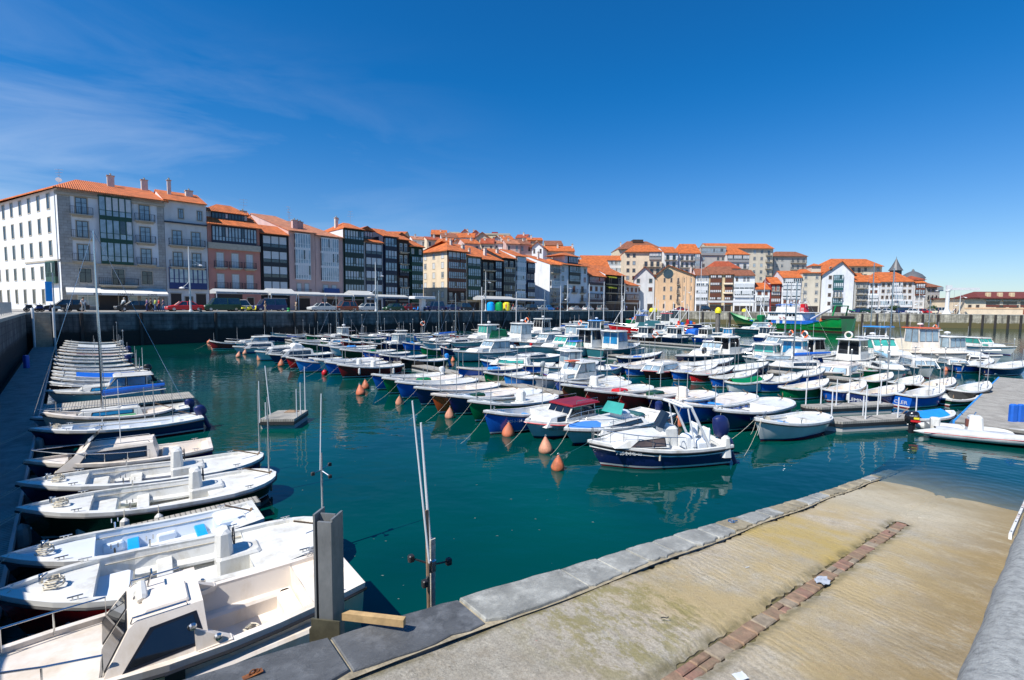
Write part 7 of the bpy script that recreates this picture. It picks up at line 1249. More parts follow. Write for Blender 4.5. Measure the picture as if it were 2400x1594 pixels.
# ---- cruisers and wheelhouse boats of the middle
D2 = UAZ+math.pi
for kw in [
 dict(label='white motor cruiser with two blue-tinted screens, left of the sports boats', bow=(1062, 822), stern=(1135, 812), col='pgrey', style='cruiser', win='pale', hb=1.1, L_=7.0),
 dict(label='blue and white cruiser with green windscreen and tall antennas', bow=(1125, 838), stern=(1193, 830), col='blue', style='cuddy', win='green', L_=6.0, hd=D2-.9),
 dict(label='grey-hulled runabout with people-sized pod, centre', bow=(1195, 836), stern=(1295, 828), col='pgrey', style='cuddy', L_=6.2, hb=.9, top=.6, hd=D2+.1),
 dict(label='white cruiser with dark upper windows and red roof gear', bow=(1246, 810), stern=(1330, 808), col='pgrey', style='cruiser', win='green', L_=7.5, hb=1.2, radar=True),
 dict(label='white cruiser with raked pale windscreen in the middle back row', bow=(1215, 800), stern=(1300, 798), col='white', style='cruiser', win='pale', L_=7.0, hb=1.1),
 dict(label='blue-roofed open fisher with white fenders on its side', bow=(1303, 816), stern=(1380, 820), col='pgrey', style='cruiser', win='green', roofc='blue', L_=5.8, hd=D2+.3, fend=2),
 dict(label='tall white wheelhouse boat with green canopy, back row', bow=(1075, 790), stern=(1154, 788), col='white', style='wheel', win='green', L_=8, hb=1.2, tent='green', radar=True),
 dict(label='white fishing boat with three-pane wheelhouse, back row', bow=(1150, 796), stern=(1230, 794), col='dred', style='wheel', win='pale', L_=8, hb=1.3, radar=True, buoy='r', top=1.2),
 dict(label='white fishing boat with rounded wheelhouse by the recycling containers', bow=(1215, 778), stern=(1290, 780), col='white', style='wheel', win='dark', L_=8.5, hb=1.3, radar=True, top=1.2),
 dict(label='white wheelhouse boat with twin life rings, middle back row', bow=(1290, 792), stern=(1380, 790), col='white', style='wheel', win='pale', L_=8, hb=1.2, buoy='r'),
 dict(label='white wheelhouse boat with blue roof rail, far middle', bow=(1335, 780), stern=(1400, 778), col='blue', style='wheel', win='blue', L_=8, hb=1.2, radar=True),
 dict(label='white stern-on wheelhouse boat with wide dark windows, centre right', bow=(1440, 800), stern=None, col='white', style='wheel', win='dark', L_=7.5, hd=UAZ, hb=1.3, top=1.1),
 dict(label='teal-hulled wheelhouse boat with bright blue windows', bow=(1500, 803), stern=None, col='teal', style='wheel', win='blue', L_=7.8, hd=UAZ, hb=1.25),
 dict(label='white cruiser with sloping glass front facing left', bow=(1478, 776), stern=None, col='pgrey', style='cruiser', win='pale', L_=9.5, hd=math.pi-.1, hb=1.4),
 dict(label='white cabin boat with red fender and twin-pane window', bow=(1528, 780), stern=None, col='navy', style='wheel', win='dark', L_=7.0, hd=math.pi+.9, hb=1.1, radar=True),
 dict(label='white runabout with bimini frame, left of the blue-covered boat', bow=(1590, 775), stern=None, col='white', style='console', L_=7.5, hd=math.pi-.2, hb=1.1, arch=True),
 dict(label='white boat under a bright blue cockpit cover by the tall mooring pile', bow=(1666, 779), stern=None, col='navy', style='cuddy', tent='blue', L_=6.4, hd=.6, hb=1.0),
 dict(label='white and navy motorboat beside the green trawler bow', bow=(1711, 767), stern=None, col='teal', style='cruiser', win='pale', L_=9, hd=math.pi, hb=1.3),
 dict(label='white fishing boat with cream wheelhouse and black outboard, right centre', bow=(1765, 815), stern=None, col='grey', style='wheel', win='dark', L_=7.2, hd=UAZ-.2, hb=1.2, motor='black', top=.95),
 dict(label='white cruiser with orange life ring on its roof', bow=(1732, 806), stern=None, col='pgrey', style='cruiser', win='pale', L_=7.6, hd=math.pi+.2, hb=1.2, buoy='r'),
 dict(label='white boat with square stern and steel rails, right centre', bow=(1850, 818), stern=None, col='white', style='cruiser', win='green', L_=7, hd=UAZ, hb=1.2, ladder=True),
 dict(label='white wheelhouse boat with two small blue windows, right centre', bow=(1898, 822), stern=None, col='white', style='wheel', win='blue', L_=6.6, hd=UAZ, hb=1.2, motor='grey'),
 dict(label='blue-hulled wheelhouse boat with orange life ring, right', bow=(1965, 822), stern=None, col='blue', style='wheel', win='dark', L_=7.0, hd=UAZ-.3, hb=1.2, buoy='r'),
 dict(label='white stern-on boat with two big dark blue doors and pale life ring', bow=(2046, 826), stern=None, col='white', style='wheel', win='dark', L_=7.0, hd=UAZ-.15, hb=1.2, buoy='pale', ladder=True, fend=3, top=1.05),
 dict(label='white boat with blue-canopied flybridge, right', bow=(2108, 806), stern=None, col='white', style='wheel', roofc='sky', win='dark', L_=8.0, hd=UAZ-.2, hb=1.4, top=1.3),
 dict(label='small blue-hulled fishing boat with white house behind the striped mast', bow=(2098, 797), stern=None, col='navy', style='wheel', win='dark', L_=7.5, hd=math.pi, hb=1.1, buoy='r'),
 dict(label='white cruiser with turquoise windscreen and white roll bar', bow=(2160, 832), stern=None, col='pgrey', style='cruiser', win='green', L_=8.0, hd=-math.pi/2-.1, hb=1.5, arch=True, radar=True, top=1.2),
 dict(label='cream canvas-fronted fishing boat with orange trimmed roof', bow=(2270, 826), stern=None, col='grey', style='wheel', tent='cream', win='pale', roofc='orange', L_=8.0, hd=-math.pi/2+.05, hb=1.5, radar=True, top=1.3, deckm='cream'),
 dict(label='white boat with tall slanting wheelhouse at the right edge', bow=(2350, 832), stern=None, col='white', style='wheel', win='pale', L_=7.5, hd=-math.pi/2+.2, hb=1.3, radar=True),
 dict(label='white cuddy boat under a dark canvas roof, right of the cream-fronted boat', bow=(2300, 842), stern=None, col='white', style='cuddy', win='dark', roofc='black', L_=5.4, hd=-math.pi/2-.7, hb=1.0, top=1.1),
 dict(label='small white boat with green screen at the far right edge', bow=(2384, 812), stern=None, col='white', style='cruiser', win='green', L_=6.5, hd=-math.pi/2, hb=1.1),
 dict(label='white cabin boat bow-on with small dark door, behind the right launches', bow=(2190, 856), stern=None, col='pgrey', style='cuddy', win='pale', L_=5.8, hd=-math.pi/2-.3, hb=1.1, top=1.4),
 dict(label='grey sun-covered boat right of the orange-ringed cruiser', bow=(1740, 834), stern=None, col='grey', style='cuddy', win='pale', L_=6.0, hd=math.pi-.1, hb=1.0, tent='pgrey'),
 dict(label='white sailing boat hull low in the water, right centre', bow=(1772, 852), stern=None, col='grey', style='sail', mast=(6.5, 'g'), sail='blue', L_=7.6, hd=math.pi+.12, hb=.85),
 dict(label='white boat with silver outboard and teal seats, centre', bow=(1376, 880-14), stern=None, col='white', style='console', L_=5.0, hd=-math.pi/2-.6, hb=.8, motor='grey'),
 dict(label='navy boat with framed glass windscreen, centre right', bow=(1583, 833), stern=(1720, 838), col='navy', style='cruiser', win='pale', hb=.95, top=.9),
 dict(label='pale pink-red decked cabin boat with upright door', bow=(1506, 866), stern=(1603, 850), col='dred', style='cuddy', win='pale', hb=.8, top=1.3, stripe='pink'),
 dict(label='cream-canopied low boat behind the blue launches, right', bow=(1930, 872), stern=(2010, 866), col='cream', style='cuddy', win='pale', hb=.7, top=.8, deckm='cream'),
 dict(label='white sailing boat with bare tilted mast, left of the centre lamp', bow=(1020, 800), stern=None, col='white', style='sail', mast=(5.8, 'g'), L_=7, hd=D2, hb=.9),
 dict(label='sailing boat with tall mast behind the T-shaped shelter', bow=(1085, 785), stern=None, col='white', style='sail', mast=(7, 'w'), sail='white', L_=8, hd=D2, hb=1.0),
 dict(label='sailing boat with mast left of the tall lamp post', bow=(840, 786), stern=None, col='white', style='sail', mast=(7.8, 'g'), L_=7, hd=D2, hb=.9),
 dict(label='sailing boat with mast in front of the green container', bow=(1170, 783), stern=None, col='white', style='sail', mast=(6.4, 'w'), L_=8, hd=D2, hb=1.0),
 dict(label='sailing boat moored below the sunlit white gable', bow=(1280, 774), stern=None, col='blue', style='sail', mast=(8, 'w'), sail='blue', L_=8.5, hd=D2, hb=1.0),
 dict(label='sailing boat with mast before the green-galleried white house', bow=(1350, 772), stern=None, col='white', style='sail', mast=(8.6, 'w'), L_=8.5, hd=D2, hb=1.0),
 dict(label='sailing boat with mast in front of the low brown-shuttered house', bow=(1385, 770), stern=None, col='navy', style='sail', mast=(9.2, 'w'), sail='blue', L_=9, hd=D2, hb=1.0),
 dict(label='sailing boat with tall mast before the yellow-awning house', bow=(1428, 769), stern=None, col='white', style='sail', mast=(10.8, 'w'), L_=9, hd=D2, hb=1.0),
 dict(label='sailing boat with the tall mast in front of the peach building', bow=(1600, 764), stern=None, col='white', style='sail', mast=(14.5, 'w'), sail='grey', L_=9, hd=math.pi, hb=1.1),
 dict(label='sailing boat with tall white mast in front of the trawler wheelhouse', bow=(1786, 800), stern=None, col='white', style='sail', mast=(7.4, 'g'), sail='grey', L_=8, hd=math.pi+.2, hb=1.0),
 dict(label='sailing boat with tall mast right of the trawler stern', bow=(1984, 806), stern=None, col='white', style='sail', mast=(9.8, 'g'), L_=8, hd=math.pi+.2, hb=1.0),
 dict(label='sailing boat with thick blue-striped mast, bow towards us', bow=(2120, 866), stern=None, col='pgrey', style='sail', mast=(7.3, 'g'), sail='lblue', L_=7.0, hd=-math.pi/2-.35, hb=1.0),
 dict(label='white sailing boat with mast beside the far crane', bow=(2215, 822), stern=None, col='white', style='sail', mast=(5.4, 'g'), L_=7, hd=-math.pi/2-.2, hb=.9),
 dict(label='blue-topped workboat moored in front of the inner corner', bow=(1372, 782), stern=None, col='blue', style='wheel', roofc='sky', win='dark', L_=8, hd=-math.pi/2-.5, hb=1.3, radar=True, top=1.2),
 ]:
    lb = kw.pop('label'); b_ = kw.pop('bow'); s_ = kw.pop('stern'); cruiser(lb, b_, s_, **kw)
# ---- right hand launches, sterns towards us: bow point is the far right end
for a in [
 ((1881, 874), (1764, 887), 'blue', 'w', 'blue launch with blue bag and white foredeck, left of the green one', dict(box='blue', boxx=-.2)),
 ((1942, 887), (1832, 898), 'green', 'm', 'green launch with green engine box, right group', dict(box='bright', boxx=-.18)),
 ((2028, 892), (1934, 905), 'blue', 'm', 'mid blue launch with white fender at its side, third of the right group', dict(box='white', boxx=-.1, fend=1)),
 ((2117, 899), (2014, 912), 'navy', 'm', 'dark navy launch lettered on its stern, with navy box', dict(box='navy', boxx=-.1, txt='LEMINIZ', tx='stern')),
 ((2210, 902), (2113, 914), 'blue', 'w', 'royal blue launch lettered CLER on its stern', dict(floor='blue', box='white', boxx=-.1, txt='CLER', tx='stern')),
 ((1812, 876), (1704, 884), 'white', 'w', 'white hulled boat under a green tarpaulin', dict(cover='green')),
 ((1933, 862), (1838, 866), 'blue', 'w', 'blue boat with plain white foredeck behind the green launch', {}),
 ((1720, 858), (1616, 870), 'red', 'w', 'bright red launch with red engine box and big white foredeck', dict(box='red', boxx=-.05)),
 ((1682, 853), (1574, 863), 'blue', 'w', 'royal blue launch with blue cover box, left of the bright red one', dict(box='blue', boxx=-.12)),
 ((1775, 866), (1666, 878), 'blue', 'w', 'blue-sterned launch with registration panel, right of the bright red one', dict(box='white')),
 ((1561, 846), (1464, 857), 'blue', 'w', 'short blue-sterned launch with blue box, centre', dict(box='blue', boxx=-.1)),
 ((1534, 841), (1431, 850), 'blue', 'm', 'blue launch with engine box and cream deck, centre', dict(box='sky')),
 ((1552, 824), (1446, 828), 'navy', 'w', 'dark navy launch lying before the open water patch', dict(box='blue')),
 ((1720, 838), 6.0, 'navy', 'w', 'navy boat with white oval foredeck, behind the glass windscreen boat', {}),
 ((1800, 848), 6.0, 'navy', 'w', 'navy boat with white deck left of the low sailing hull', {}),
 ((2091, 872), (2011, 878), 'green', 'm', 'green open boat with cream foredeck, right middle', {}),
 ((2158, 879), (2094, 882), 'dgreen', 'w', 'dark green boat with bright green seat, right middle', dict(tcol='bright')),
 ((2234, 884), (2157, 888), 'brown', 'm', 'brown-red boat with red stern fender, right middle', {}),
 ((2317, 893), (2234, 899), 'black', 'w', 'black hulled boat with olive seat next to the big right pontoon', dict(tcol='green')),
 ((2100, 850), 4.6, 'bright', 'm', 'green boat with cream foredeck behind the row of right launches', dict(box='green')),
 ((2325, 840), (2241, 850), 'blue', 'w', 'blue boat with light blue inside, far right', dict(floor='sky', tcol='sky')),
 ((2402, 845), (2307, 858), 'navy', 'w', 'navy boat with white inside at the far right edge', {}),
 ]:
    f_, L__, c_, inn, lb, kw = a
    sp_ = L__ if isinstance(L__, tuple) else None
    launch(lb, f_, sp_, c_, L_=None if sp_ else L__, hd=UAZ-.36, inner=inn, thw=2, stern_t='transom' if kw.get('tx') else 'round', fd=.3, sd=.06, poles=((.35, 2.2), (.6, 1.4)), **kw)
# grey dinghy with outboard
DNG = launch('small grey dinghy with tilted black outboard by the right pontoon', (2282, 920), None, 'dgreen', L_=3.2, hd=UAZ-.35, beam=1.5, inner='g', thw=2, poles=(), stern_t='transom', sd=.02, fd=.1, motor='black', hb=.5, name='dinghy')

for kw in [
 dict(label='white cabin boat tucked between the twin life ring boat and the blue-windowed one', bow=(1420, 815), stern=None, col='white', style='cuddy', win='pale', L_=5.8, hd=D2, hb=1.0, top=1.2),
 dict(label='white cruiser behind the orange-ringed boats, with green side stripe', bow=(1805, 797), stern=None, col='white', style='cruiser', win='dark', L_=7.0, hd=D2+.2, hb=1.1, stripe='green'),
 dict(label='white boat with black canvas roof behind the blue-hulled wheelhouse boat', bow=(1895, 803), stern=None, col='white', style='wheel', win='dark', L_=7.0, hd=UAZ, hb=1.1, roofc='black'),
 dict(label='small teal cabin boat in front of the far wall', bow=(1830, 790), stern=None, col='teal', style='cuddy', win='pale', L_=6.0, hd=math.pi, hb=1.0, top=1.2),
 dict(label='white cabin boat second from the right edge, low screen', bow=(2262, 850), stern=None, col='white', style='cuddy', win='pale', L_=5.0, hd=-math.pi/2-.4, hb=.9),
 dict(label='white boat with red engine cover near the back pontoon', bow=(1155, 812), stern=None, col='white', style='console', L_=5.5, hd=D2, hb=.9, motor='red'),
 dict(label='pale boat with cream canopy between two cruisers of the middle', bow=(1335, 800), stern=None, col='white', style='cuddy', win='pale', tent='cream', L_=6.2, hd=D2, hb=1.0),
 dict(label='white stern-on boat with grey outboard beside the windscreen boat', bow=(1420, 845), stern=None, col='white', style='wheel', win='pale', L_=5.6, hd=UAZ-.3, hb=.9, motor='grey', top=.9),
 dict(label='sailing boat with bare mast before the slim dark house', bow=(1240, 790), stern=None, col='dred', style='sail', mast=(6.6, 'g'), sail='teal', L_=7, hd=D2, hb=.9),
 dict(label='sailing boat with short mast before the cream corner house', bow=(985, 796), stern=None, col='white', style='sail', mast=(6.2, 'g'), sail='blue', L_=6.5, hd=D2, hb=.9),
 dict(label='sailing boat with mast below the rose-pink houses', bow=(745, 788), stern=None, col='navy', style='sail', mast=(5.6, 'g'), L_=6.2, hd=D2, hb=.85),
 ]:
    lb = kw.pop('label'); b_ = kw.pop('bow'); s_ = kw.pop('stern'); cruiser(lb, b_, s_, **kw)

ON = 'first second third fourth fifth sixth seventh eighth ninth tenth eleventh twelfth'.split(); rq = random.Random(17)
LINES = [(650, 783, 1075, 784, 10, 'line nearest the shaded wall', 5.0), (725, 800, 1015, 803, 6, 'line between the pontoon boats', 4.6), (1190, 768, 1440, 764, 7, 'line below the inner wall corner', 6.5), (1440, 790, 1800, 788, 5, 'open line before the far wall', 6.5)]
for (xa, ya, xb, yb, n, wh, ln) in LINES:
    for k in range(n):
        f = (k+.5)/n; x = xa+(xb-xa)*f; y = ya+(yb-ya)*f+rq.uniform(-3, 3); c_ = ['white', 'navy', 'red', 'blue', 'blue', 'dred', 'green'][(k*3+n) % 7]; cn = dict(red='red', white='white', navy='navy', teal='teal', dred='dark red', blue='blue', pgrey='grey-white', green='green')[c_]
        if (k+n) % 3 == 0 or ln > 6: cruiser(f'{cn} hulled cabin boat, {ON[k]} from left, {wh}', (x, y), None, col=c_, style=rq.choice(('cuddy', 'wheel', 'cruiser')), win=rq.choice(('dark', 'pale', 'blue')), L_=ln*rq.uniform(.85, 1.1), hd=D2+rq.uniform(-.3, .3), hb=1.0, buoy=('r' if k % 3 == 1 else None), radar=k % 2 == 0)
        else: launch(f'{cn} hulled open boat, {ON[k]} from left, {wh}', (x, y), None, c_, L_=ln*rq.uniform(.85, 1.1), inner='w', thw=2, hd=D2+rq.uniform(-.15, .15), box=rq.choice((None, 'red', 'sky', 'green')), poles=((.3, rq.uniform(1.5, 3)), (.7, 1.2)))
# ---------------------------------------------------------------- pontoons
def plankmat(name, c, axis='X', sc=3.2):
    m = mat(name, c, .8, .25, 2, stain=tuple(x*.6 for x in c), sscale=1.5); t = m.node_tree; p = t.nodes['Principled BSDF']
    tc = N(t, 'ShaderNodeTexCoord'); w = N(t, 'ShaderNodeTexWave', wave_type='BANDS', bands_direction=axis); w.inputs['Scale'].default_value = sc; w.inputs['Distortion'].default_value = .1
    t.links.new(tc.outputs['Object'], w.inputs[0]); r = N(t, 'ShaderNodeValToRGB'); r.color_ramp.elements[0].position = 0; r.color_ramp.elements[1].position = .18; t.links.new(w.outputs['Fac'], r.inputs[0])
    b = N(t, 'ShaderNodeBump'); b.inputs['Strength'].default_value = .8; b.inputs['Distance'].default_value = .02; t.links.new(r.outputs[0], b.inputs['Height']); t.links.new(b.outputs[0], p.inputs['Normal'])
    src = p.inputs['Base Color'].links[0].from_socket; q = N(t, 'ShaderNodeMixRGB', blend_type='MULTIPLY'); q.inputs[0].default_value = .55; t.links.new(src, q.inputs[1]); t.links.new(r.outputs[0], q.inputs[2]); t.links.new(q.outputs[0], p.inputs['Base Color']); return m
PLK = plankmat('pontoon_planks', (.36, .34, .30)); PLD = plankmat('walkway_planks', (.30, .29, .27), 'X', 3.0)
def pontoon(name, label, origin, e, poly, z=.42, m=PLK, group='floating pontoons', th=.1, edge=None):
    """poly in (along, across) metres from origin; deck slab with fender strip and float"""
    t = thing(name, label, 'pontoon', (origin.x, origin.y, 0), math.atan2(e.y, e.x), group)
    b = MB(); b.prism(poly, z-th, z); b.build('deck', m, t)
    b = MB(); b.prism([(x*.998+.0, y) for x, y in poly], z-th-.14, z-th-.002); b.build('edge_beam', edge or RUB, t)
    cx = sum(p[0] for p in poly)/len(poly); cy = sum(p[1] for p in poly)/len(poly); b = MB(); b.prism([(cx+(x-cx)*.97, cy+(y-cy)*.9) for x, y in poly], -.3, z-th-.142); b.build('float', WALLS['grey'], t); return t
v = Vector((-.683, .730)); pr = Vector((.730, .683))  # along the left walkway, and towards the water
O = Vector((leftx(1), 1.0))
wlk = pontoon('floating_walkway', 'long floating walkway in the shadow of the left quay wall', O, v, [(0, 0), (69, 0), (69, 1.62), (0, 1.62)], .42, PLD)
b = MB(); b.box(0, -.06, .30, 69, 0, .46); b.build('fender_strip', mat('grey_pvc', (.3, .3, .3), .5), wlk)
for k, (d, lb) in enumerate(((20, 'blue service pedestal on the left walkway, nearer one'), (47, 'blue service pedestal on the left walkway, farther one'))):
    p = O+v*d+Vector((-v.y, v.x))*1.2; b = MB(); b.rbox(-.14, -.14, .42, .14, .14, 1.35, .04); o = b.build('service_pedestal', P('blue'), loc=(p.x, p.y, 0)); tag(o, lb, 'pedestal')
for k, d in enumerate([3.0, 5.5, 7.5, 10.5, 13, 16, 19.5, 23, 27]):
    p = O+v*(d+1.5)+pr*.12; b = MB(); b.lathe([(.02, .5), (.13, .42), (.15, .3), (.15, .05), (.10, -.05)], 10); o = b.build('dock_fender', mat('fender_grey', (.22, .24, .25), .5), loc=(p.x, p.y, 0)); tag(o, 'grey cylindrical fender hanging from the left walkway, '+['first from the camera', 'second from the camera', 'third from the camera', 'fourth from the camera', 'fifth from the camera', 'sixth from the camera', 'seventh from the camera', 'eighth from the camera', 'ninth from the camera'][k], 'fender', 'fenders along the left walkway')
def finger(name, label, u0, u1, c0, c1, z=.41, taper=0):
    o = Vector((RD.x*u0+RC.x*c1, RD.y*u0+RC.y*c1)); return pontoon(name, label, o, RD, [(0, 0), (u1-u0-taper, 0), (u1-u0, (c1-c0)*.3), (u1-u0, c1-c0), (0, c1-c0)], z)
def UC(u, c): return Vector((RD.x*u+RC.x*c, RD.y*u+RC.y*c))
finger('finger_pontoon', 'grey plank finger pontoon between the green-floored boat and the left wheelhouse boat', -3.2, 3.3, -31.0, -28.9)
finger('finger_pontoon', 'low finger pontoon between the blue bench boat and the green hulled boat', -3.0, 2.7, -13.0, -12.55)
finger('finger_pontoon', 'nearest finger pontoon, alongside the cream cabin boat', -5.0, 1.0, -9.15, -8.6)
finger('finger_pontoon', 'finger pontoon left of the cream-white cabin boat', -3.2, 1.5, -19.9, -19.4)
# small float with poles, in open water at left
fl = Vector(W(607, 983, .42).to_tuple()[:2]); e_ = Vector((1, .06)).normalized()
t = pontoon('mooring_float', 'small square float with thin white poles, alone in open water at the left', fl, e_, [(0, 0), (1.42, 0), (1.38, 1.75), (.05, 1.75)], .42)
for x, y, h, ln in ((.02, .02, 1.6, (0, 0)), (.08, .9, 2.1, (-.13, .1)), (1.36, .9, 1.4, (0, 0)), (1.38, .4, 1.2, (0, 0)), (1.3, 1.6, 2.0, (0, 0)), (.25, .05, .7, (0, 0))): pole(t, x, y, .42, h, .028, FR['white'], ln)
b = MB(); b.loft([[(.5, 1.2, .43), (1.0, 1.25, .43), (1.1, 1.5, .43), (.6, 1.6, .43)], [(.6, 1.3, .5), (.9, 1.32, .5), (.95, 1.45, .49), (.65, 1.5, .5)]], True, caps=True); b.build('netting', WOOD, t)
# right hand pontoons
zr = .5; a = W(2343, 884, zr); b_ = W(2238, 988, zr); e_ = Vector((a.x-b_.x, a.y-b_.y)); Ln = e_.length; e_ /= Ln
t = pontoon('floating_walkway', 'broad grey plank pontoon at the right edge of the view with a blue edge strip', Vector((b_.x, b_.y)), e_, [(0, 0), (0, -4.2), (Ln, -5.5), (Ln, 0)], zr)
q = MB(); q.box(0, .0, zr-.14, Ln, .07, zr+.02); q.build('edge_strip', P('sky'), t)
p = W(2378, 988, zr); b = MB(); b.rbox(-.14, -.1, zr, .14, .1, zr+.75, .05); b.rbox(.18, -.1, zr, .44, .1, zr+.75, .05); o = b.build('service_pedestal', P('blue'), loc=(p.x-.1, p.y, 0)); tag(o, 'blue double service pedestal on the broad right pontoon', 'pedestal')
o1 = W(1907, 941, zr); o2 = W(1953, 975, zr)
e2 = Vector((.975, .22)).normalized()
def rfloat(lab, px, py, L_, w_, poles):
    q = W(px, py, .45); t = pontoon('mooring_float', lab, Vector((q.x, q.y)), e2, [(.45, 0), (L_, 0), (L_, w_), (0, w_), (-.1, w_*.5)], .45)
    for i, (x, y, h) in enumerate(poles): pole(t, x, y, .45, h, .03, FR['white'])
    b = MB(); [b.box(x-.02, .05, .456, x+.02, w_-.05, .462) for x in (1.2, 2.6)]; b.build('joint_strip', RUB, t); return t
rfloat('nearer low grey float with upright white poles, right foreground', 1955, 990, 4.6, .85, [(.7, .8, 1.15), (1.9, .25, 1.5), (2.4, .8, .9), (3.6, .2, .9), (4.6, .2, .95), (3.2, .8, 1.3)])
rfloat('farther low grey float with upright white poles, behind the nearer one', 1908, 956, 4.8, .8, [(.3, .8, 1.3), (1.6, .3, 1.3), (1.2, .8, 1.0), (2.8, .7, 1.2), (4.3, .3, 1.4), (5.0-.1, .8, 1.0)])
# long pontoons serving the middle groups
for (u0, u1, c0, c1, lb) in ((18.6, 19.6, -75, -18, 'long pontoon hidden behind the front row of launches'), (38.5, 39.7, -70, -8, 'long pontoon among the cabin cruisers'), (57, 58.3, -80, -5, 'long back pontoon near the inner quay')):
    o = UC(u0, c1); t = pontoon('floating_walkway', lb, o, -Vector((RC.x, RC.y)), [(0, -(u1-u0)), (c1-c0, -(u1-u0)), (c1-c0, 0), (0, 0)], .42)
    b = MB(); [b.tube([(x, -.1, .42), (x, -.1, 1.3)], .02, 5) for x in [i*3.0+1 for i in range(int((c1-c0)/3))]]; b.build('handrail_posts', ALU, t)
# gangway life ring post
p = W(991, 783, .42); t = thing('life_ring_post', 'orange life ring on a post behind the white launches', 'life ring', (p.x, p.y, 0)); lifebuoy(t, 0, -.1, 2.2, 'y', None, .33); pole(t, 0, 0, .42, 2.2, .05, ALU)
p = W(1535, 806, .42); t = thing('life_ring_post', 'orange life ring on a post at the edge of the open water patch', 'life ring', (p.x, p.y, 0)); lifebuoy(t, 0, -.1, 1.6, 'y', None, .36); pole(t, 0, 0, -.5, 2.2, .05, ALU)
# ---------------------------------------------------------------- mooring buoys
BPROF = [(.10, -.12), (.32, -.1), (.43, .02), (.455, .14), (.43, .3), (.34, .5), (.21, .74), (.09, .94), (.045, 1.0)]
def buoy(px, y1, y0, label, lean=0.0, rnd_=False, m=None):
    q = W(px, y1-1, 0); h = (y1-y0)*q.y/FPX*1.02; t = thing('mooring_buoy', label, 'buoy', (q.x, q.y, 0), random.uniform(0, 6), 'orange mooring buoys')
    T = Matrix.Rotation(lean, 3, 'X') @ Matrix.Rotation(random.uniform(-.12, .12), 3, 'Y'); b = MB(); pr_ = [(r*h, z*h) for r, z in (BPROF if not rnd_ else [(.1, -.2), (.4, -.05), (.5, .25), (.48, .5), (.32, .8), (.12, .95)])]
    b.lathe(pr_, 18, tilt=T); b.build('float', m or (ORANGE, OR2, OR3)[int(px) % 3], t, smooth=True)
    c = T @ Vector((0, 0, h*.99)); b = MB(); b.torus((c.x, c.y, c.z+.035), .035, .01, 'x', 10, 5); b.build('ring', ALU, t)
BU = [(1307, 1101, 1066, 'nearest orange buoy, right in front of the navy speedboat bow'), (1279, 1061, 1025, 'second nearest orange buoy, just behind the nearest one'), (1191, 1021, 988, 'orange buoy in front of the red-roofed boat'), (1054, 980, 955, 'orange buoy before the rust-orange launch'), (937, 948, 926, 'orange buoy leaning before the bright blue bows'), (846, 926, 902, 'front one of two orange buoys close together, left centre'), (857, 912, 891, 'rear one of two orange buoys close together, left centre'),
      (1118, 898, 883, 'orange buoy between the two rows of blue launches'), (726, 868, 852, 'orange buoy in front of the blue launch trio'), (659, 859, 843, 'orange buoy left of the small red hull'), (610, 845, 831, 'orange buoy off the navy cruiser bow'), (574, 831, 820, 'right one of the cluster of far left buoys'), (562, 822, 813, 'middle one of the cluster of far left buoys'), (559, 838, 825, 'lowest of the cluster of far left buoys'), (550, 818, 809, 'upper left one of the cluster of far left buoys'), (498, 813, 804, 'orange buoy at the bow of the farthest left launch'), (489, 805, 796, 'leftmost orange buoy touching the farthest left launch'),
      (947, 861, 852, 'pale orange buoy at the stern of the long dark red launch'), (878, 799, 790, 'orange buoy beside the teal hull'), (939, 809, 800, 'orange buoy near the pale blue boat'), (973, 813, 806, 'orange buoy next to the small green boat'), (1062, 848, 837, 'leaning orange buoy left of the calm water patch'), (1019, 818, 809, 'orange buoy left of the white cruiser bow, first'), (1046, 822, 813, 'orange buoy left of the white cruiser bow, second'), (1123, 829, 820, 'orange buoy by the blue cruiser'), (1191, 837, 828, 'orange buoy before the grey-hulled runabout'), (1251, 911, 898, 'orange buoy under the bow of the wheelhouse boat'),
      (1439, 870, 859, 'orange buoy left of the pink-decked cabin boat'), (1517, 881, 870, 'orange buoy under the pink-decked cabin boat'), (1597, 890, 874, 'orange buoy by the blue-sterned launch'), (1699, 903, 885, 'wide orange buoy touching the white hull with green tarpaulin'), (1801, 919, 905, 'orange buoy left of the green launch'), (1741, 830, 821, 'orange buoy under the white fishing boat'), (1803, 837, 830, 'orange buoy near the square-sterned boat'), (1663, 823, 815, 'orange buoy behind the black outboard'), (1946, 852, 839, 'orange buoy beside the boat with big dark doors'), (2061, 857, 846, 'orange buoy before the green boat, right'), (2217, 870, 861, 'round orange buoy under the bow-on cabin boat'),
      (2323, 876, 865, 'orange buoy by the end of the broad right pontoon'), (1965, 938, 920, 'orange buoy between two blue right launches'), (2150, 950, 929, 'orange buoy in front of the launch lettered CLER'), (1927, 909, 898, 'orange buoy right of the green launch'), (1589, 1000, 974, 'orange buoy seen through the speedboat arch'), (1327, 936, 924, 'orange buoy behind the red-roofed boat')]
for i, (x, y1, y0, lb) in enumerate(BU): buoy(x, y1, y0, lb, lean=R([0, 8, -14, 5, 22, -6][i % 6]))
buoy(761, 880, 867, 'squat dark red buoy in front of the blue launch, left centre', .1, True, P('red'))
for x, y1, y0, lb in ((1757, 889, 882, 'small red ball fender on the white tarpaulined hull'), (1664, 884, 877, 'small pink ball fender by the registration-panel launch'), (2138, 893, 885, 'pink ball fender between dark green and brown boats')): buoy(x, y1, y0, lb, 0, True, P('pink'))
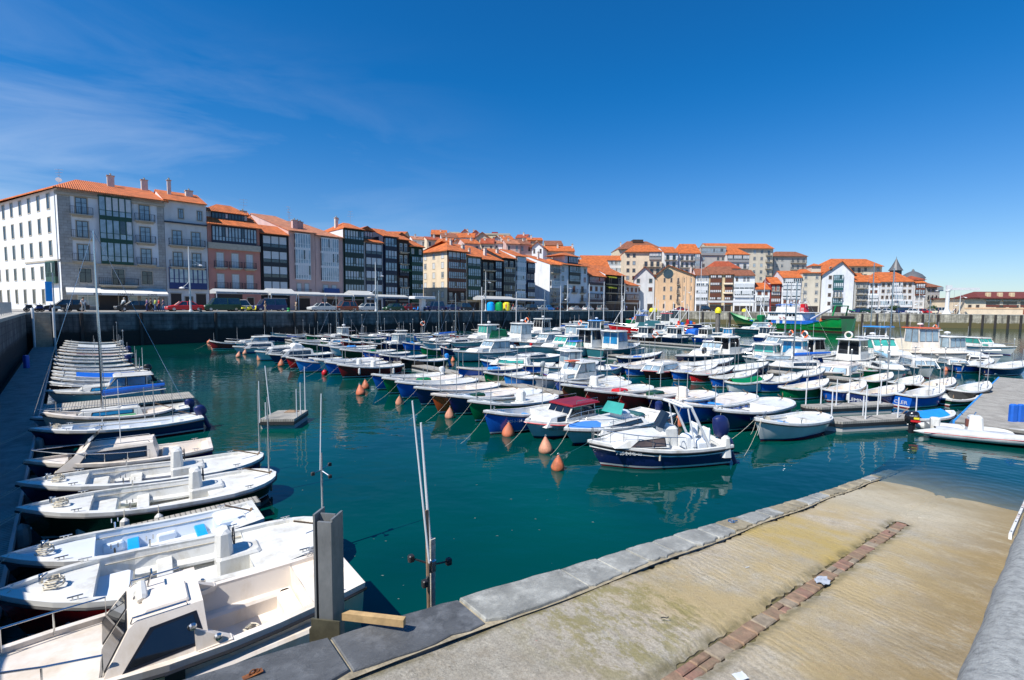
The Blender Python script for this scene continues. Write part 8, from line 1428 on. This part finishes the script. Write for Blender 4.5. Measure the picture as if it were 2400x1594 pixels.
# ---------------------------------------------------------------- steel post, plank and rods by the kerb
def hpost():
    x, y = -1.735, 4.42; t = thing('steel_post', 'tall galvanised steel H-beam post standing at the kerb', 'post', (x, y, 0), R(-8)); zt = 3.24; b = MB(); m_ = mat('beam_steel', (.20, .21, .21), .45, .25, 2.2, metal=.35, stain=(.33, .33, .32), sscale=2.0)
    b.box(-.105, -.09, -2, -.085, .09, zt, 0); b.box(-.085, -.01, -2, .075, .004, zt-.02, 0); b.box(.075, -.10, -2, .095, .10, zt-.03, 0); b.build('beam', m_, t)
    b = MB(); b.box(-.04, -.125, -2, .096, -.101, zt-.05, 0); b.build('face_plate', m_, t)
    b = MB(); b.box(-.11, -.18, 1.2, -.09, -.05, 2.18, 0); b.box(-.09, -.18, 1.3, .19, -.165, 2.28, 0); b.build('bracket', mat('bracket_steel', (.12, .11, .07), .6, .4, 4, metal=.5), t)
    p = MB(); p.box(0, -.03, 2.30-.07, .62, .03, 2.30+.0); o = p.build('timber_brace', mat('raw_plank', (.42, .28, .13), .8, .3, 8), loc=(x+.14, y-.05, -.02)); o.rotation_euler.z = R(-9); tag(o, 'short raw timber plank braced from the steel post to the kerb', 'plank')
hpost()
def rods(T, x, y, z, h, ang=(.0, .0), lbl=None):
    t = T; b = MB(); b.tube([(x, y, z), (x+ang[0]*h*.5, y+ang[1]*h*.5, z+h*.55)], .022, 8); b.build('rod_mast', ALU, t)
    b = MB(); b.tube([(x+.03, y, z+h*.42), (x+.03+ang[0]*h-.05, y+ang[1]*h, z+h)], .012, 6); b.build('antenna', FR['white'], t)
    zc = z+h*.42; b = MB(); b.tube([(x-.16, y-.05, zc+.06), (x, y, zc), (x+.17, y+.05, zc-.03)], .012, 5); b.tube([(x, y, zc-.02), (x-.1, y+.14, zc-.1)], .012, 5); q = b.build('cross_arm', STEEL, t)
    for dx, dy, dz in ((-.18, -.055, .065), (.19, .055, -.03), (-.12, .16, -.12)): b = MB(); b.rbox(x+dx-.035, y+dy-.03, zc+dz-.035, x+dx+.035, y+dy+.03, zc+dz+.035, .01); b.build('light_head', RUB, t)
T, L_, st, iu = launch('white boat mostly hidden below the kerb, carrying two tall rods', None, None, 'white', L_=4.9, hd=UAZ+math.pi, inner='w', thw=2, poles=(), beam=1.5, hb=.8) if False else (None,)*4
# ---------------------------------------------------------------- rigid inflatable
def rib():
    a = W(2133, 1004, .2); c = W(2420, 1034, .2); d = Vector((c.x-a.x, c.y-a.y)).normalized(); t = thing('inflatable_boat', 'grey rigid inflatable dinghy beside the broad right pontoon, white console', 'dinghy', (a.x, a.y, 0), math.atan2(d.y, d.x), GB)
    gm = mat('hypalon_grey', (.50, .51, .50), .5, .1, 2, bump=.1, bs=30, stain=(.35, .35, .33)); L_ = 5.0; b = MB(); y0 = .62
    for sg in (1,): pass
    pts = [(0, -y0, .24), (.35, -y0, .24), (.7, -y0, .25), (2.6, -y0, .28), (3.8, -y0*.92, .33), (4.5, -y0*.6, .4), (4.85, 0, .45), (4.5, y0*.6, .4), (3.8, y0*.92, .33), (2.6, y0, .28), (.7, y0, .25), (.35, y0, .24), (0, y0, .24)]
    b.tube(pts, [.02, .12, .2, .2, .2, .2, .19, .2, .2, .2, .2, .12, .02], 14); b.build('tube', gm, t, smooth=True)
    b = MB(); b.loft([[(.6, -.5, .28), (.6, 0, .2), (.6, .5, .28)], [(3.9, -.45, .33), (3.9, 0, .28), (3.9, .45, .33)], [(4.5, -.2, .4), (4.5, 0, .38), (4.5, .2, .4)]]); b.add([(.55, -.5, .0), (.55, .5, .0), (.55, .5, .5), (.55, -.5, .5)], [(0, 1, 2, 3)]); b.build('floor', P('grey'), t)
    b = MB(); rows = [];
    for i in range(9): x = .7+i*.42; rows.append([(x, -y0-.12-.05*math.sin(i*2.1), .34+.03*math.sin(i)), (x, -y0+.05, .5+.02*math.sin(i*3)), (x, -.3, .46+.04*math.sin(i*1.7)), (x, -.05, .40)])
    b.loft(rows); b.build('loose_cover', mat('grey_tarpaulin', (.40, .42, .46), .45, .15, 3, bump=.4, bs=6), t, smooth=True)
    b = MB(); b.rbox(1.75, -.28, .3, 2.25, .28, 1.0, .07, top=.8); co_ = b.build('console', WHITE, t); b = MB(); b.rbox(1.7, -.2, .55, 1.78, .0, .85, .02); b.build('seat_pad', SHUT, co_); b = MB(); b.tube([(1.65, .1, .95), (1.5, .2, 1.15)], .015, 5); b.tube([(2.0, .1, 1.0), (2.05, .1, 1.12)], .03, 6); b.build('lever', STEEL, co_)
    b = MB(); b.rbox(.62, -.22, .3, .92, .1, .78, .05); b.build('seat_locker', WHITE, t)
    o = outboard(t, .2, .05, .12, .95, mat('cowl_black', (.012, .01, .012), .2, .2, coat=.5)); b = MB(); 
    for sg in (-1, 1): b.box(-.12+.2, .05+sg*.158, .62, .16+.2-.1, .05+sg*.172, .70, 0); b.box(-.12+.1, .05+sg*.16, .50, .30, .05+sg*.173, .58, 1)
    b.build('decal', [P('yellow'), P('red')], o); text_mesh('SUZUKI', .075, FR['white'], o, (.06, -.125, .735), (R(90), 0, 0))
    b = MB(); b.tube([(.3, -y0-.19, .26), (2.0, -y0-.2, .27), (3.5, -y0-.18, .33)], .012, 5); b.build('grab_line', P('red'), t)
rib()
p = W(2160, 985, .1); T_, *_ = launch('low boat under a blue cover tied between the floats and the right pontoon', (2235, 962), None, 'white', L_=3.2, hd=UAZ-.5, beam=1.4, cover='sky', thw=1, poles=(), hb=.5)
# ---------------------------------------------------------------- green trawler
def trawler():
    s_ = W(1979, 779, 0); b_ = W(1716, 766, 0); d = Vector((b_.x-s_.x, b_.y-s_.y)); L_ = d.length+1.5; c = (Vector((s_.x, s_.y))+Vector((b_.x, b_.y)))/2; t = thing('fishing_trawler', 'large bright green fishing trawler with white wheelhouse and red funnel', 'trawler', (c.x, c.y, 0), math.atan2(d.y, d.x))
    st, ring = hullshape(L_, 7.0, 5.0, 2.0, 'transom', rake=3.4, full=2.6, keel=-1.6, bowx=.5)
    for s in st:
        tt = s[3]; s[2] = 1.9+3.1*max(0, (tt-.55)/.45)**2+(1.9*max(0, (.20-tt)/.12) if tt > .08 else 1.9)
    gm = mat('trawler_green', (.0, .24, .045), .35, .15, .6, coat=.2, stain=(.05, .12, .04), sscale=.4); tt_ = gm.node_tree; p = tt_.nodes['Principled BSDF']; src = p.inputs['Base Color'].links[0].from_socket; tc = N(tt_, 'ShaderNodeTexCoord'); sp = N(tt_, 'ShaderNodeSeparateXYZ'); tt_.links.new(tc.outputs['Object'], sp.inputs[0]); a = N(tt_, 'ShaderNodeMath', operation='LESS_THAN'); a.inputs[1].default_value = .35; tt_.links.new(sp.outputs[2], a.inputs[0]); q = N(tt_, 'ShaderNodeMixRGB'); q.inputs[2].default_value = (.10, .035, .02, 1); tt_.links.new(a.outputs[0], q.inputs[0]); tt_.links.new(src, q.inputs[1]); tt_.links.new(q.outputs[0], p.inputs['Base Color'])
    m = MB(); R_ = [ring(i, 1)[::-1]+ring(i, -1)[1:] for i in range(len(st))]; R_ = []
    st2, ring2 = st, ring
    for i in range(len(st)): R_.append(ring(i, 1)[::-1]+ring(i, -1)[1:])
    m.loft(R_[::-1]); m.add(R_[0], [tuple(range(len(R_[0])))]); m.build('hull', gm, t, smooth=True)
    b = MB(); rows = [[(x, w*.97, 1.3), (x, -w*.97, 1.3)] for x, w, z, q_ in st]; b.loft(rows); b.build('deck', mat('deck_brown', (.2, .12, .07), .8), t)
    b = MB(); [b.tube([(x, sg*w*1.01, z+.02) for x, w, z, q_ in st], .09, 6) for sg in (-1, 1)]; b.build('bulwark_rail', P('green'), t)
    U = lambda f: L_*(.5-f)   # fraction from bow
    b = MB(); b.rbox(U(.80), -2.7, 1.3, U(.46), 2.7, 3.0, .1); dh = b.build('deckhouse', P('blue'), t)
    for f in (.52, .575): b = MB(); b.box(U(f)-.45, 2.69, 1.5, U(f)+.45, 2.74, 2.9); b.build('door', FR['white'], dh)
    b = MB(); b.rbox(U(.72), -2.8, 3.0, U(.42), 2.8, 5.3, .15, top=.94); wh = b.build('wheelhouse', FR['white'], t)
    b = MB(); b.rbox(U(.74), -3.0, 5.3, U(.40), 3.0, 5.5, .1); b.build('wheelhouse_roof', FR['white'], wh)
    for k in range(4):
        for sg in (-1, 1): b = MB(); b.box(U(.45)-.5*k*1.1-.4, sg*2.69-.03, 4.3, U(.45)-.5*k*1.1, sg*2.69+.03, 4.9); b.build('window', GLASSB, wh)
    for k in range(3):
        for sg in (-1, 1): b = MB(); b.box(U(.58)-.9*k-.7, sg*2.69-.03, 4.2, U(.58)-.9*k, sg*2.69+.03, 4.9); b.build('window', GLASSB, wh)
    for f in (.54, .575): lifebuoy(wh, U(f), 2.86, 3.7, 'y')
    b = MB(); b.rbox(U(.64), -1.6, 5.5, U(.47), 1.6, 7.1, .1, top=.95); b.build('upper_house', FR['white'], t)
    b = MB(); [b.tube([(U(.48+.02*k), -1.6, 7.1), (U(.48+.02*k), -1.6, 7.9), (U(.48+.02*k), 1.6, 7.9), (U(.48+.02*k), 1.6, 7.1)], .05, 5) for k in range(7)]; b.box(U(.62), -1.7, 7.6, U(.47), 1.7, 7.72); b.build('blue_awning_frame', P('sky'), t)
    b = MB(); b.loft([[(U(.70), -.9, 4.8), (U(.66), -.9, 4.8), (U(.66), .9, 4.8), (U(.70), .9, 4.8)], [(U(.68), -.7, 8.0), (U(.655), -.7, 7.9), (U(.655), .7, 7.9), (U(.68), .7, 8.0)]], True, caps=True); fn = b.build('funnel', P('red'), t)
    b = MB(); [b.box(U(.69), sg*.95-.02, 5.6+k*.5, U(.665), sg*.95+.02, 5.75+k*.5) for k in range(3) for sg in (-1, 1)]; b.build('funnel_band', FR['white'], fn)
    b = MB(); b.tube([(U(.72), 0, 3.2), (U(.90), 1.5, 6.6)], .28, 8); b.tube([(U(.90), 1.5, 6.6), (U(.905), 1.6, 8.0)], .2, 8); b.tube([(U(.905), 1.6, 8.0), (U(.88), 1.4, 4.0)], .05, 5); b.build('deck_crane', FR['white'], t)
    b = MB(); b.rbox(U(.99), -3.0, 3.6, U(.86), 3.0, 4.6, .2); b.build('net_drum', FT, t)
    b = MB(); [b.tube([(U(.93), sg*2.6, 3.8), (U(.95), sg*2.4, 7.4)], .16, 6) for sg in (-1, 1)]; b.tube([(U(.95), -2.4, 7.4), (U(.95), 2.4, 7.4)], .16, 6); b.tube([(U(.95), -2.4, 6.4), (U(1.0), -2.4, 6.0)], .12, 6); b.build('stern_gantry', P('bright'), t)
    for f, h, col in ((.16, 7.5, 'white'), (.30, 9.0, 'white'), (.56, 14.5, 'grey'), (.66, 13.0, 'grey')):
        b = MB(); b.tube([(U(f), 0, 1.3), (U(f), 0, h)], [.16, .08], 8); b.tube([(U(f), -1.4, h*.86), (U(f), 1.4, h*.86)], .06, 5)
        if f < .4: b.tube([(U(f), .2, h*.9), (U(f+.11), 2.0, 3.0)], .09, 6); b.tube([(U(f), -.2, h*.9), (U(f-.06), -2.0, 4.0)], .09, 6)
        b.build('mast', FR[col], t)
    for k, f in enumerate((.55, .57, .60, .62, .65, .70)): b = MB(); b.tube([(U(f), .8*((k % 3)-1), 7.0), (U(f), .8*((k % 3)-1), 9.5+k % 2)], .03, 5); b.lathe([(.3, 0), (.35, .1), (.3, .35)], 8, (U(f), .8*((k % 3)-1), 8.3)); b.build('radar', FR['white'] if k % 2 else FR['grey'], t)
    rr = random.Random(4); cs = ['blue', 'orange', 'red', 'yellow', 'green', 'teal', 'cream', 'dgreen']
    for k in range(16): f = .1+.32*rr.random(); y = rr.uniform(-2, 2); x = U(f); b = MB(); s = rr.uniform(.35, .8); b.rbox(x-s, y-s, 1.3, x+s, y+s, 1.9+s*1.3, .15, top=.85); b.build('net_pile' if k % 2 else 'fish_crate', P(cs[k % 8]), t)
    b = MB(); b.rbox(U(.90), 1.0, 3.0, U(.84), 2.8, 4.2, .2, top=.7); b.build('orange_net', P('orange'), t); b = MB(); b.rbox(U(.34), -1.3, 1.3, U(.29), 1.3, 4.4, .3); b.build('net_winch', P('green'), t)
trawler(); [o for o in C.objects if o.name == 'fishing_trawler'][0].scale = (1, 1, .80)
for kw in [dict(label='red and white fishing boat left of the close pair of mooring piles', bow=(1478, 757), stern=None, col='red', style='wheel', win='dark', roofc='red', L_=12, hd=math.pi*.9, hb=2.0, radar=True, top=1.3), dict(label='blue and purple fishing boat with tall masts, by the close pair of mooring piles', bow=(1500, 752), stern=None, col='navy', style='wheel', win='dark', L_=13, hd=math.pi*.95, hb=2.2, radar=True, top=1.5),
           dict(label='green-nosed fishing boat pointing right beside the close pair of mooring piles', bow=(1567, 744), stern=None, col='green', style='wheel', win='dark', roofc='sky', L_=12, hd=-.15, hb=2.4, radar=True, top=1.2), dict(label='white-roofed red fishing boat near the inner corner wall', bow=(1425, 760), stern=None, col='red', style='wheel', win='dark', roofc='blue', L_=11, hd=math.pi*.9, hb=1.8, radar=True, top=1.2, tent='teal')]:
    lb = kw.pop('label'); b_ = kw.pop('bow'); s_ = kw.pop('stern'); T, L_, st, iu = cruiser(lb, b_, s_, name='fishing_boat', **kw)
    for k, f in enumerate((-.3, -.05, .25)): b = MB(); b.tube([(L_*f, 0, 1), (L_*f, 0, 5.5+k)], .07, 6); b.tube([(L_*f, 0, 5), (L_*(f+.15), .8, 2)], .05, 5); b.build('mast', FR['white'], T)
    for k in range(5): b = MB(); x = -L_*.42+k*.7; b.rbox(x, -.8, .5, x+.6, .4, 2.0+.3*(k % 3), .12, top=.8); b.build('net_pile', P(['orange', 'blue', 'red', 'teal', 'green'][k]), T)
# ---------------------------------------------------------------- people on the quay
SKIN = mat('skin', (.50, .30, .21), .6, .05); HAIR = {k: mat('hair_'+k, c, .7, .2, 20) for k, c in dict(dark=(.03, .02, .015), grey=(.35, .34, .32), fair=(.3, .2, .1)).items()}
def skinmesh(name, pts, edges, rad, m, parent, root=0):
    me = bpy.data.meshes.new(name); me.from_pydata(pts, edges, []); me.materials.append(m); o = bpy.data.objects.new(name, me); C.objects.link(o); o.parent = parent
    sk = o.modifiers.new('skin', 'SKIN'); sv = me.skin_vertices[0].data
    for i, r in enumerate(rad): sv[i].radius = (r, r) if not isinstance(r, tuple) else r
    sv[root].use_root = True; sk.use_smooth_shade = True; ss = o.modifiers.new('sub', 'SUBSURF'); ss.levels = 1; ss.render_levels = 1; return o
def person(px, o, w, shirt, trousers, label, stride=.15, hair='dark', lean=0.0, arms=(.1, .1), face=0.0, skirt=False):
    p, a = qpt(px, o, w); t = thing('person', label, 'person', p, a+face, 'people strolling on the quay'); s = stride; ln = lean
    J = dict(hip=(0, 0, .93), lh=(0, .09, .90), lk=(s*.5, .10, .5), la=(s*.9-.03, .10, .09), lt=(s*.9+.13, .11, .04), rh=(0, -.09, .90), rk=(-s*.3, -.10, .5), ra=(-s-.03, -.10, .09), rt_=(-s+.13, -.11, .04), ch=(ln*.4, 0, 1.28), nk=(ln*.7, 0, 1.46), hd=(ln*.85+.01, 0, 1.60), tp=(ln*.9, 0, 1.70),
             ls=(ln*.6, .18, 1.40), le=(ln*.6+arms[0]*.4, .24, 1.13), lw=(ln*.6+arms[0]*1.6+.05, .23, .88), rs=(ln*.6, -.18, 1.40), re=(ln*.6-arms[1]*.4, -.24, 1.13), rw=(ln*.6+arms[1]*.8, -.23, .88))
    k = list(J); ix = {n: i for i, n in enumerate(k)}; E_ = [('hip', 'lh'), ('lh', 'lk'), ('lk', 'la'), ('la', 'lt'), ('hip', 'rh'), ('rh', 'rk'), ('rk', 'ra'), ('ra', 'rt_'), ('hip', 'ch'), ('ch', 'nk'), ('nk', 'hd'), ('hd', 'tp'), ('ch', 'ls'), ('ls', 'le'), ('le', 'lw'), ('ch', 'rs'), ('rs', 're'), ('re', 'rw')]
    rad = dict(hip=.12, lh=.085, lk=.055, la=.04, lt=.035, rh=.085, rk=.055, ra=.04, rt_=.035, ch=.13, nk=.055, hd=.10, tp=.07, ls=.06, le=.042, lw=.03, rs=.06, re=.042, rw=.03)
    pts = [J[n] for n in k]; ed = [(ix[x], ix[y]) for x, y in E_]
    # hands: palm, thumb and four fingers
    for q in ('lw', 'rw'):
        x, y, z = J[q]; b0 = len(pts); pts.append((x+.01, y, z-.07)); rad[q+'p'] = .03; k.append(q+'p'); ed.append((ix[q], b0))
        for j, dx in enumerate((-.025, -.008, .01, .026)): pts.append((x+.015+dx, y-.005, z-.15-.01*(j in (1, 2)))); k.append(q+str(j)); rad[q+str(j)] = .009; ed.append((b0, len(pts)-1))
        pts.append((x+.055, y, z-.09)); k.append(q+'t'); rad[q+'t'] = .01; ed.append((b0, len(pts)-1))
    skinmesh('body', pts, ed, [rad[n] for n in k], SKIN, t)
    g = ['ch', 'nk0', 'hip0', 'ls', 'le', 'rs', 're']; PP = [J['ch'], (J['nk'][0], 0, 1.43), (J['hip'][0], 0, 1.0), J['ls'], (J['le'][0], J['le'][1], J['le'][2]), J['rs'], J['re']]
    skinmesh('shirt', PP+[(0, 0, .88)], [(0, 1), (0, 2), (0, 3), (3, 4), (0, 5), (5, 6), (2, 7)], [.15, .075, .14, .08, .058, .08, .058, .135], shirt, t)
    skinmesh('trousers', [(0, 0, .95), J['lh'], J['lk'], (J['la'][0], J['la'][1], .13), J['rh'], J['rk'], (J['ra'][0], J['ra'][1], .13)], [(0, 1), (1, 2), (2, 3), (0, 4), (4, 5), (5, 6)], [.135, .10, .075, .062, .10, .075, .062], trousers, t)
    for q in ('la', 'ra'): b = MB(); x, y, z = J[q]; b.rbox(x-.09, y-.05, 0, x+.18, y+.05, .09, .03, top=.85); b.build('shoe', RUB, t)
    x, y, z = J['hd']; b = MB(); b.lathe([(.09, -.02), (.108, .05), (.10, .11), (.05, .155)], 10, (x-.015, 0, z)); b.build('hair', HAIR[hair], t, smooth=True)
    b = MB(); b.add([(x+.095, -.012, z-.02), (x+.095, .012, z-.02), (x+.13, 0, z-.025), (x+.10, 0, z+.03)], [(0, 1, 2), (0, 2, 3), (1, 3, 2)]); b.build('nose', SKIN, t)
    for sg in (-1, 1): b = MB(); b.lathe([(.012, -.008), (.014, 0), (.012, .008)], 6, (x+.092, sg*.035, z+.02)); b.build('eye', DK, t)
    b = MB(); b.box(x+.088, -.025, z-.062, x+.102, .025, z-.05); b.build('mouth', P('dred'), t)
CL = dict(white=P('white'), navy=P('navy'), black=P('black'), red=P('red'), lime=mat('lime_cloth', (.5, .65, .1), .8), jeans=mat('denim', (.08, .14, .28), .8), grey=P('grey'), purple=mat('purple_cloth', (.08, .04, .2), .8), yellow=P('yellow'), sky=P('sky'), beige=mat('beige_cloth', (.4, .33, .24), .8))
for a in [(196, 3.2, 1, 'white', 'grey', 'person in a white shirt right of the black hatchback'), (287, .7, 1, 'grey', 'black', 'person in a pale grey top leaning over the quay edge', .05, 'grey', .35), (345, 2.4, 1, 'purple', 'navy', 'leftmost of the group of strollers, in purple'), (354, 2.8, 1, 'black', 'black', 'stroller in black beside the one in purple'), (364, 2.2, 1, 'lime', 'jeans', 'stroller in a lime top and jeans'), (373, 2.7, 1, 'red', 'navy', 'stroller in a red top'), (383, 2.4, 1, 'navy', 'jeans', 'rightmost of the group of strollers, in navy'),
          (622, 1.5, 1, 'black', 'beige', 'person in black walking past the dark blue van'), (766, 5.6+2, 1, 'white', 'beige', 'person in white standing behind the silver saloon', .05), (694, 8, 1, 'beige', 'beige', 'person in beige under the peaked canopy'), (757, 7, 1, 'red', 'jeans', 'person in red behind the silver saloon', .05), (1186, 1.6, 1, 'red', 'beige', 'person in a red top before the yellow container'), (1203, 1.5, 1, 'red', 'jeans', 'person in red between the yellow container and the grey hatchback', .2, 'fair'),
          (1469, 3, 1, 'sky', 'navy', 'person in light blue near the inner corner'), (2200, 3, 2, 'navy', 'navy', 'person in navy by the white crane', .1), (2240, 5, 2, 'purple', 'black', 'person in purple right of the white crane', .1), (2235, 4, 2, 'white', 'grey', 'person in white right of the white crane', .1, 'grey'), (1890, 4, 2, 'beige', 'black', 'person in beige behind the trawler wheelhouse', .1)]:
    person(a[0], a[1], a[2], CL[a[3]], CL[a[4]], a[5], *(a[6:]), face=random.choice((0, math.pi, -1.2, .6)))
# mopeds and motorcycles
def moped(px, o, w, col, label):
    p, a = qpt(px, o, w); t = thing('motor_scooter', label, 'scooter', p, a, 'parked motor scooters')
    for x in (-.6, .6): b = MB(); b.torus((x, 0, .28), .22, .06, 'y', 14, 6); b.lathe([(.15, -.03), (.15, .03)], 10, (x, 0, .28), tilt=Matrix.Rotation(R(90), 3, 'X')); b.build('wheel', TYRE, t)
    b = MB(); b.rbox(-.75, -.16, .4, -.05, .16, .72, .08, top=.8); b.rbox(-.1, -.14, .22, .35, .14, .34, .04); b.loft([[(.35, -.18, .25), (.35, .18, .25), (.45, .1, .3), (.45, -.1, .3)], [(.48, -.16, .85), (.48, .16, .85), (.56, .08, .88), (.56, -.08, .88)]], True, caps=True); b.build('body', P(col), t)
    b = MB(); b.rbox(-.75, -.13, .72, -.1, .13, .82, .05); b.build('seat', RUB, t); b = MB(); b.tube([(.6, 0, .3), (.46, 0, .98)], .03, 6); b.tube([(.44, -.3, 1.0), (.46, 0, .98), (.44, .3, 1.0)], .02, 6); b.build('handlebar', STEEL, t)
for a in ((80, 2.2, 1, 'black', 'black scooter at the left corner railing'), (105, 2.0, 1, 'navy', 'navy scooter by the blue sign panel'), (145, 1.6, 1, 'grey', 'grey scooter in front of the black hatchback'), (578, 2.6, 1, 'yellow', 'bright yellow scooter before the white estate'), (592, 2.6, 1, 'yellow', 'second yellow scooter beside the blue van'), (975, 2.4, 1, 'sky', 'blue motor scooter beside the dark red car'), (1001, 2.4, 1, 'navy', 'dark blue scooter by the T-shaped shelter')): moped(*a)
p, a = qpt(676, .9, 1); b = MB(); b.lathe([(.22, 0), (.24, .1), (.13, .25), (.14, .4), (.26, .48), (.2, .55)], 12); o = b.build('bollard', P('bright'), loc=p, smooth=True); tag(o, 'green mooring bollard on the quay edge near the blue van', 'bollard')
for i, (px, w) in enumerate(((150, 1), (470, 1), (830, 1), (1250, 1), (1850, 2), (2100, 2))): p, a = qpt(px, .6, w); b = MB(); b.lathe([(.2, 0), (.2, .06), (.12, .2), (.13, .35), (.22, .42), (.18, .5)], 12); o = b.build('bollard', mat('bollard_iron', (.05, .05, .05), .6), loc=p, smooth=True); tag(o, 'dark iron bollard on the quay edge, '+['left corner', 'right of the first tall lamp post', 'below the brown estate', 'by the black off-roader and silver hatchback', 'behind the trawler wheelhouse', 'below the long white house'][i], 'bollard', 'iron quay bollards')
LEAF = mat('bush_leaf', (.03, .07, .02), .8, .4, 3)
for i, px in enumerate((2092, 2100, 2186)):
    p, a = qpt(px, 7.5, 2); t = thing('bush', ['dark green bush on the far quay, left one of a pair', 'dark green bush on the far quay, right one of a pair', 'lone dark green bush before the stone corner house'][i], 'bush', p, 0, 'bushes on the far quay'); rb = random.Random(i+40); b = MB(); b.tube([(0, 0, 0), (0, 0, 1.0)], [.12, .07], 6); b.build('trunk', WOOD, t); b = MB()
    for k in range(420):
        d = Vector((rb.gauss(0, 1), rb.gauss(0, 1), rb.gauss(0, 1))).normalized()*rb.uniform(.4, 1.05); c = Vector((d.x*1.3, d.y*1.2, 1.55+d.z*1.0)); u_ = Vector((rb.gauss(0, 1), rb.gauss(0, 1), rb.gauss(0, 1))).normalized()*.16; w_ = u_.cross(d).normalized()*.12; b.add([c-u_, c+w_, c+u_, c-w_], [(0, 1, 2, 3)])
    b.build('crown', LEAF, t)
# ---------------------------------------------------------------- small things on the slipway
def onramp(name, b, m, s, t_, label, cat, rz=0, dz=.02):
    x, y, z = RP(s, t_, dz); o = b.build(name, m, loc=(x, y, z), smooth=True); o.rotation_euler = (0, 0, rz); return tag(o, label, cat)
rr = random.Random(8); b = MB(); rows = []
for i in range(9): rows.append([((i-4)*.028*(1+.2*math.sin(j*2+i)), (j-3)*.03*(1-.07*abs(i-4)), .012+.014*rr.random()+.012*math.sin(i*1.3+j)) for j in range(7)])
b.loft(rows); onramp('plastic_bag', b, mat('bag_film', (.34, .37, .42), .25, .1, 10, coat=.4), -10.25, 1.66, 'crumpled pale grey plastic bag lying on the brick channel', 'plastic bag', .6, dz=.0)
b = MB(); rows = [[((i-3)*.02, (j-2)*.022, .006+.01*rr.random()) for j in range(5)] for i in range(7)]; b.loft(rows); onramp('paper_scrap', b, GLW, -13.5, 1.95, 'white crumpled paper scrap at the bottom edge of the slipway', 'litter', .3)
b = MB(); b.tube([(0, 0, .01), (.03, .01, .012), (.07, .0, .01), (.09, .02, .01)], .006, 5); onramp('twig', b, RUB, -13.3, 1.0, 'small dark twig on the left half of the slipway', 'twig')
b = MB(); b.box(-.035, -.004, 0, .035, .004, .006); onramp('cigarette_end', b, GLW, -10.9, .9, 'tiny white cigarette end on the slipway', 'litter', .4)
# rusty mooring plate on the first kerb stone, and a shackle farther down
RUST = mat('rust', (.16, .055, .02), .9, .5, 12, bump=.5, bs=60, stain=(.35, .12, .02), sscale=8)
x, y, z = RP(-17.05, -.22, .055); t = thing('mooring_eye', 'rusty iron mooring eye fixed on the nearest dark kerb stone', 'mooring eye', (x, y, z), .75); b = MB(); b.box(-.07, -.025, 0, .07, .025, .008); b.build('plate', RUST, t); b = MB(); b.torus((0, 0, .018), .022, .006, 'y', 12, 6); b.torus((.03, .01, .012), .018, .005, 'z', 12, 6); b.build('ring', RUST, t)
x, y, z = RP(-9.2, -.12, .06); b = MB(); b.torus((0, 0, .01), .05, .014, 'z', 12, 6); b.tube([(.05, 0, .01), (.12, .02, .012)], .012, 6); o = b.build('shackle', STEEL, loc=(x, y, z)); tag(o, 'steel shackle lying on the kerb halfway down the slipway', 'shackle')
# boat hidden below the kerb, with rods
T, L_, st, iu = launch('white boat mostly hidden below the kerb, carrying two tall rods', ('uc', -1.55, -5.15), None, 'white', L_=4.85, hd=UAZ+math.pi-.04, inner='w', thw=2, poles=(), beam=1.35, hb=.75)
x = -L_/2+.35; b = MB(); b.tube([(x, 0, .3), (x, 0.03, 2.35)], [.05, .04], 8); b.build('wrapped_mast', mat('mast_wrap', (.42, .39, .33), .8, .35, 14, bump=.5, bs=50), T); b = MB(); b.tube([(x+.05, .07, .3), (x+.1, .08, 2.75)], .022, 6); b.build('rod', WOOD, T)
b = MB(); b.tube([(x, .03, 1.95), (x+.12, -.02, 3.8)], [.02, .012], 6); b.build('antenna', FR['white'], T); b = MB(); b.tube([(x+.08, .1, 2.1), (x+.28, .08, 4.1)], [.014, .009], 6); b.build('antenna', FR['white'], T)
for dx, dy, dz in ((.22, -.1, 2.12), (-.22, .05, 2.0), (.15, .12, 1.88)): b = MB(); b.tube([(x, .03, 2.02), (x+dx, dy, dz)], .012, 5); b.rbox(x+dx-.035, dy-.035, dz-.04, x+dx+.035, dy+.035, dz+.04, .012); b.build('light_head', RUB, T)
b = MB(); b.rbox(x-.04, -.02, 1.95, x+.05, .08, 2.1, .02); b.build('clamp', STEEL, T)
for o in [c for c in C.objects if c.get('label', '').startswith('big white open boat with dark red hull')]: rods(o, -2.3, -.1, .62, 2.75)
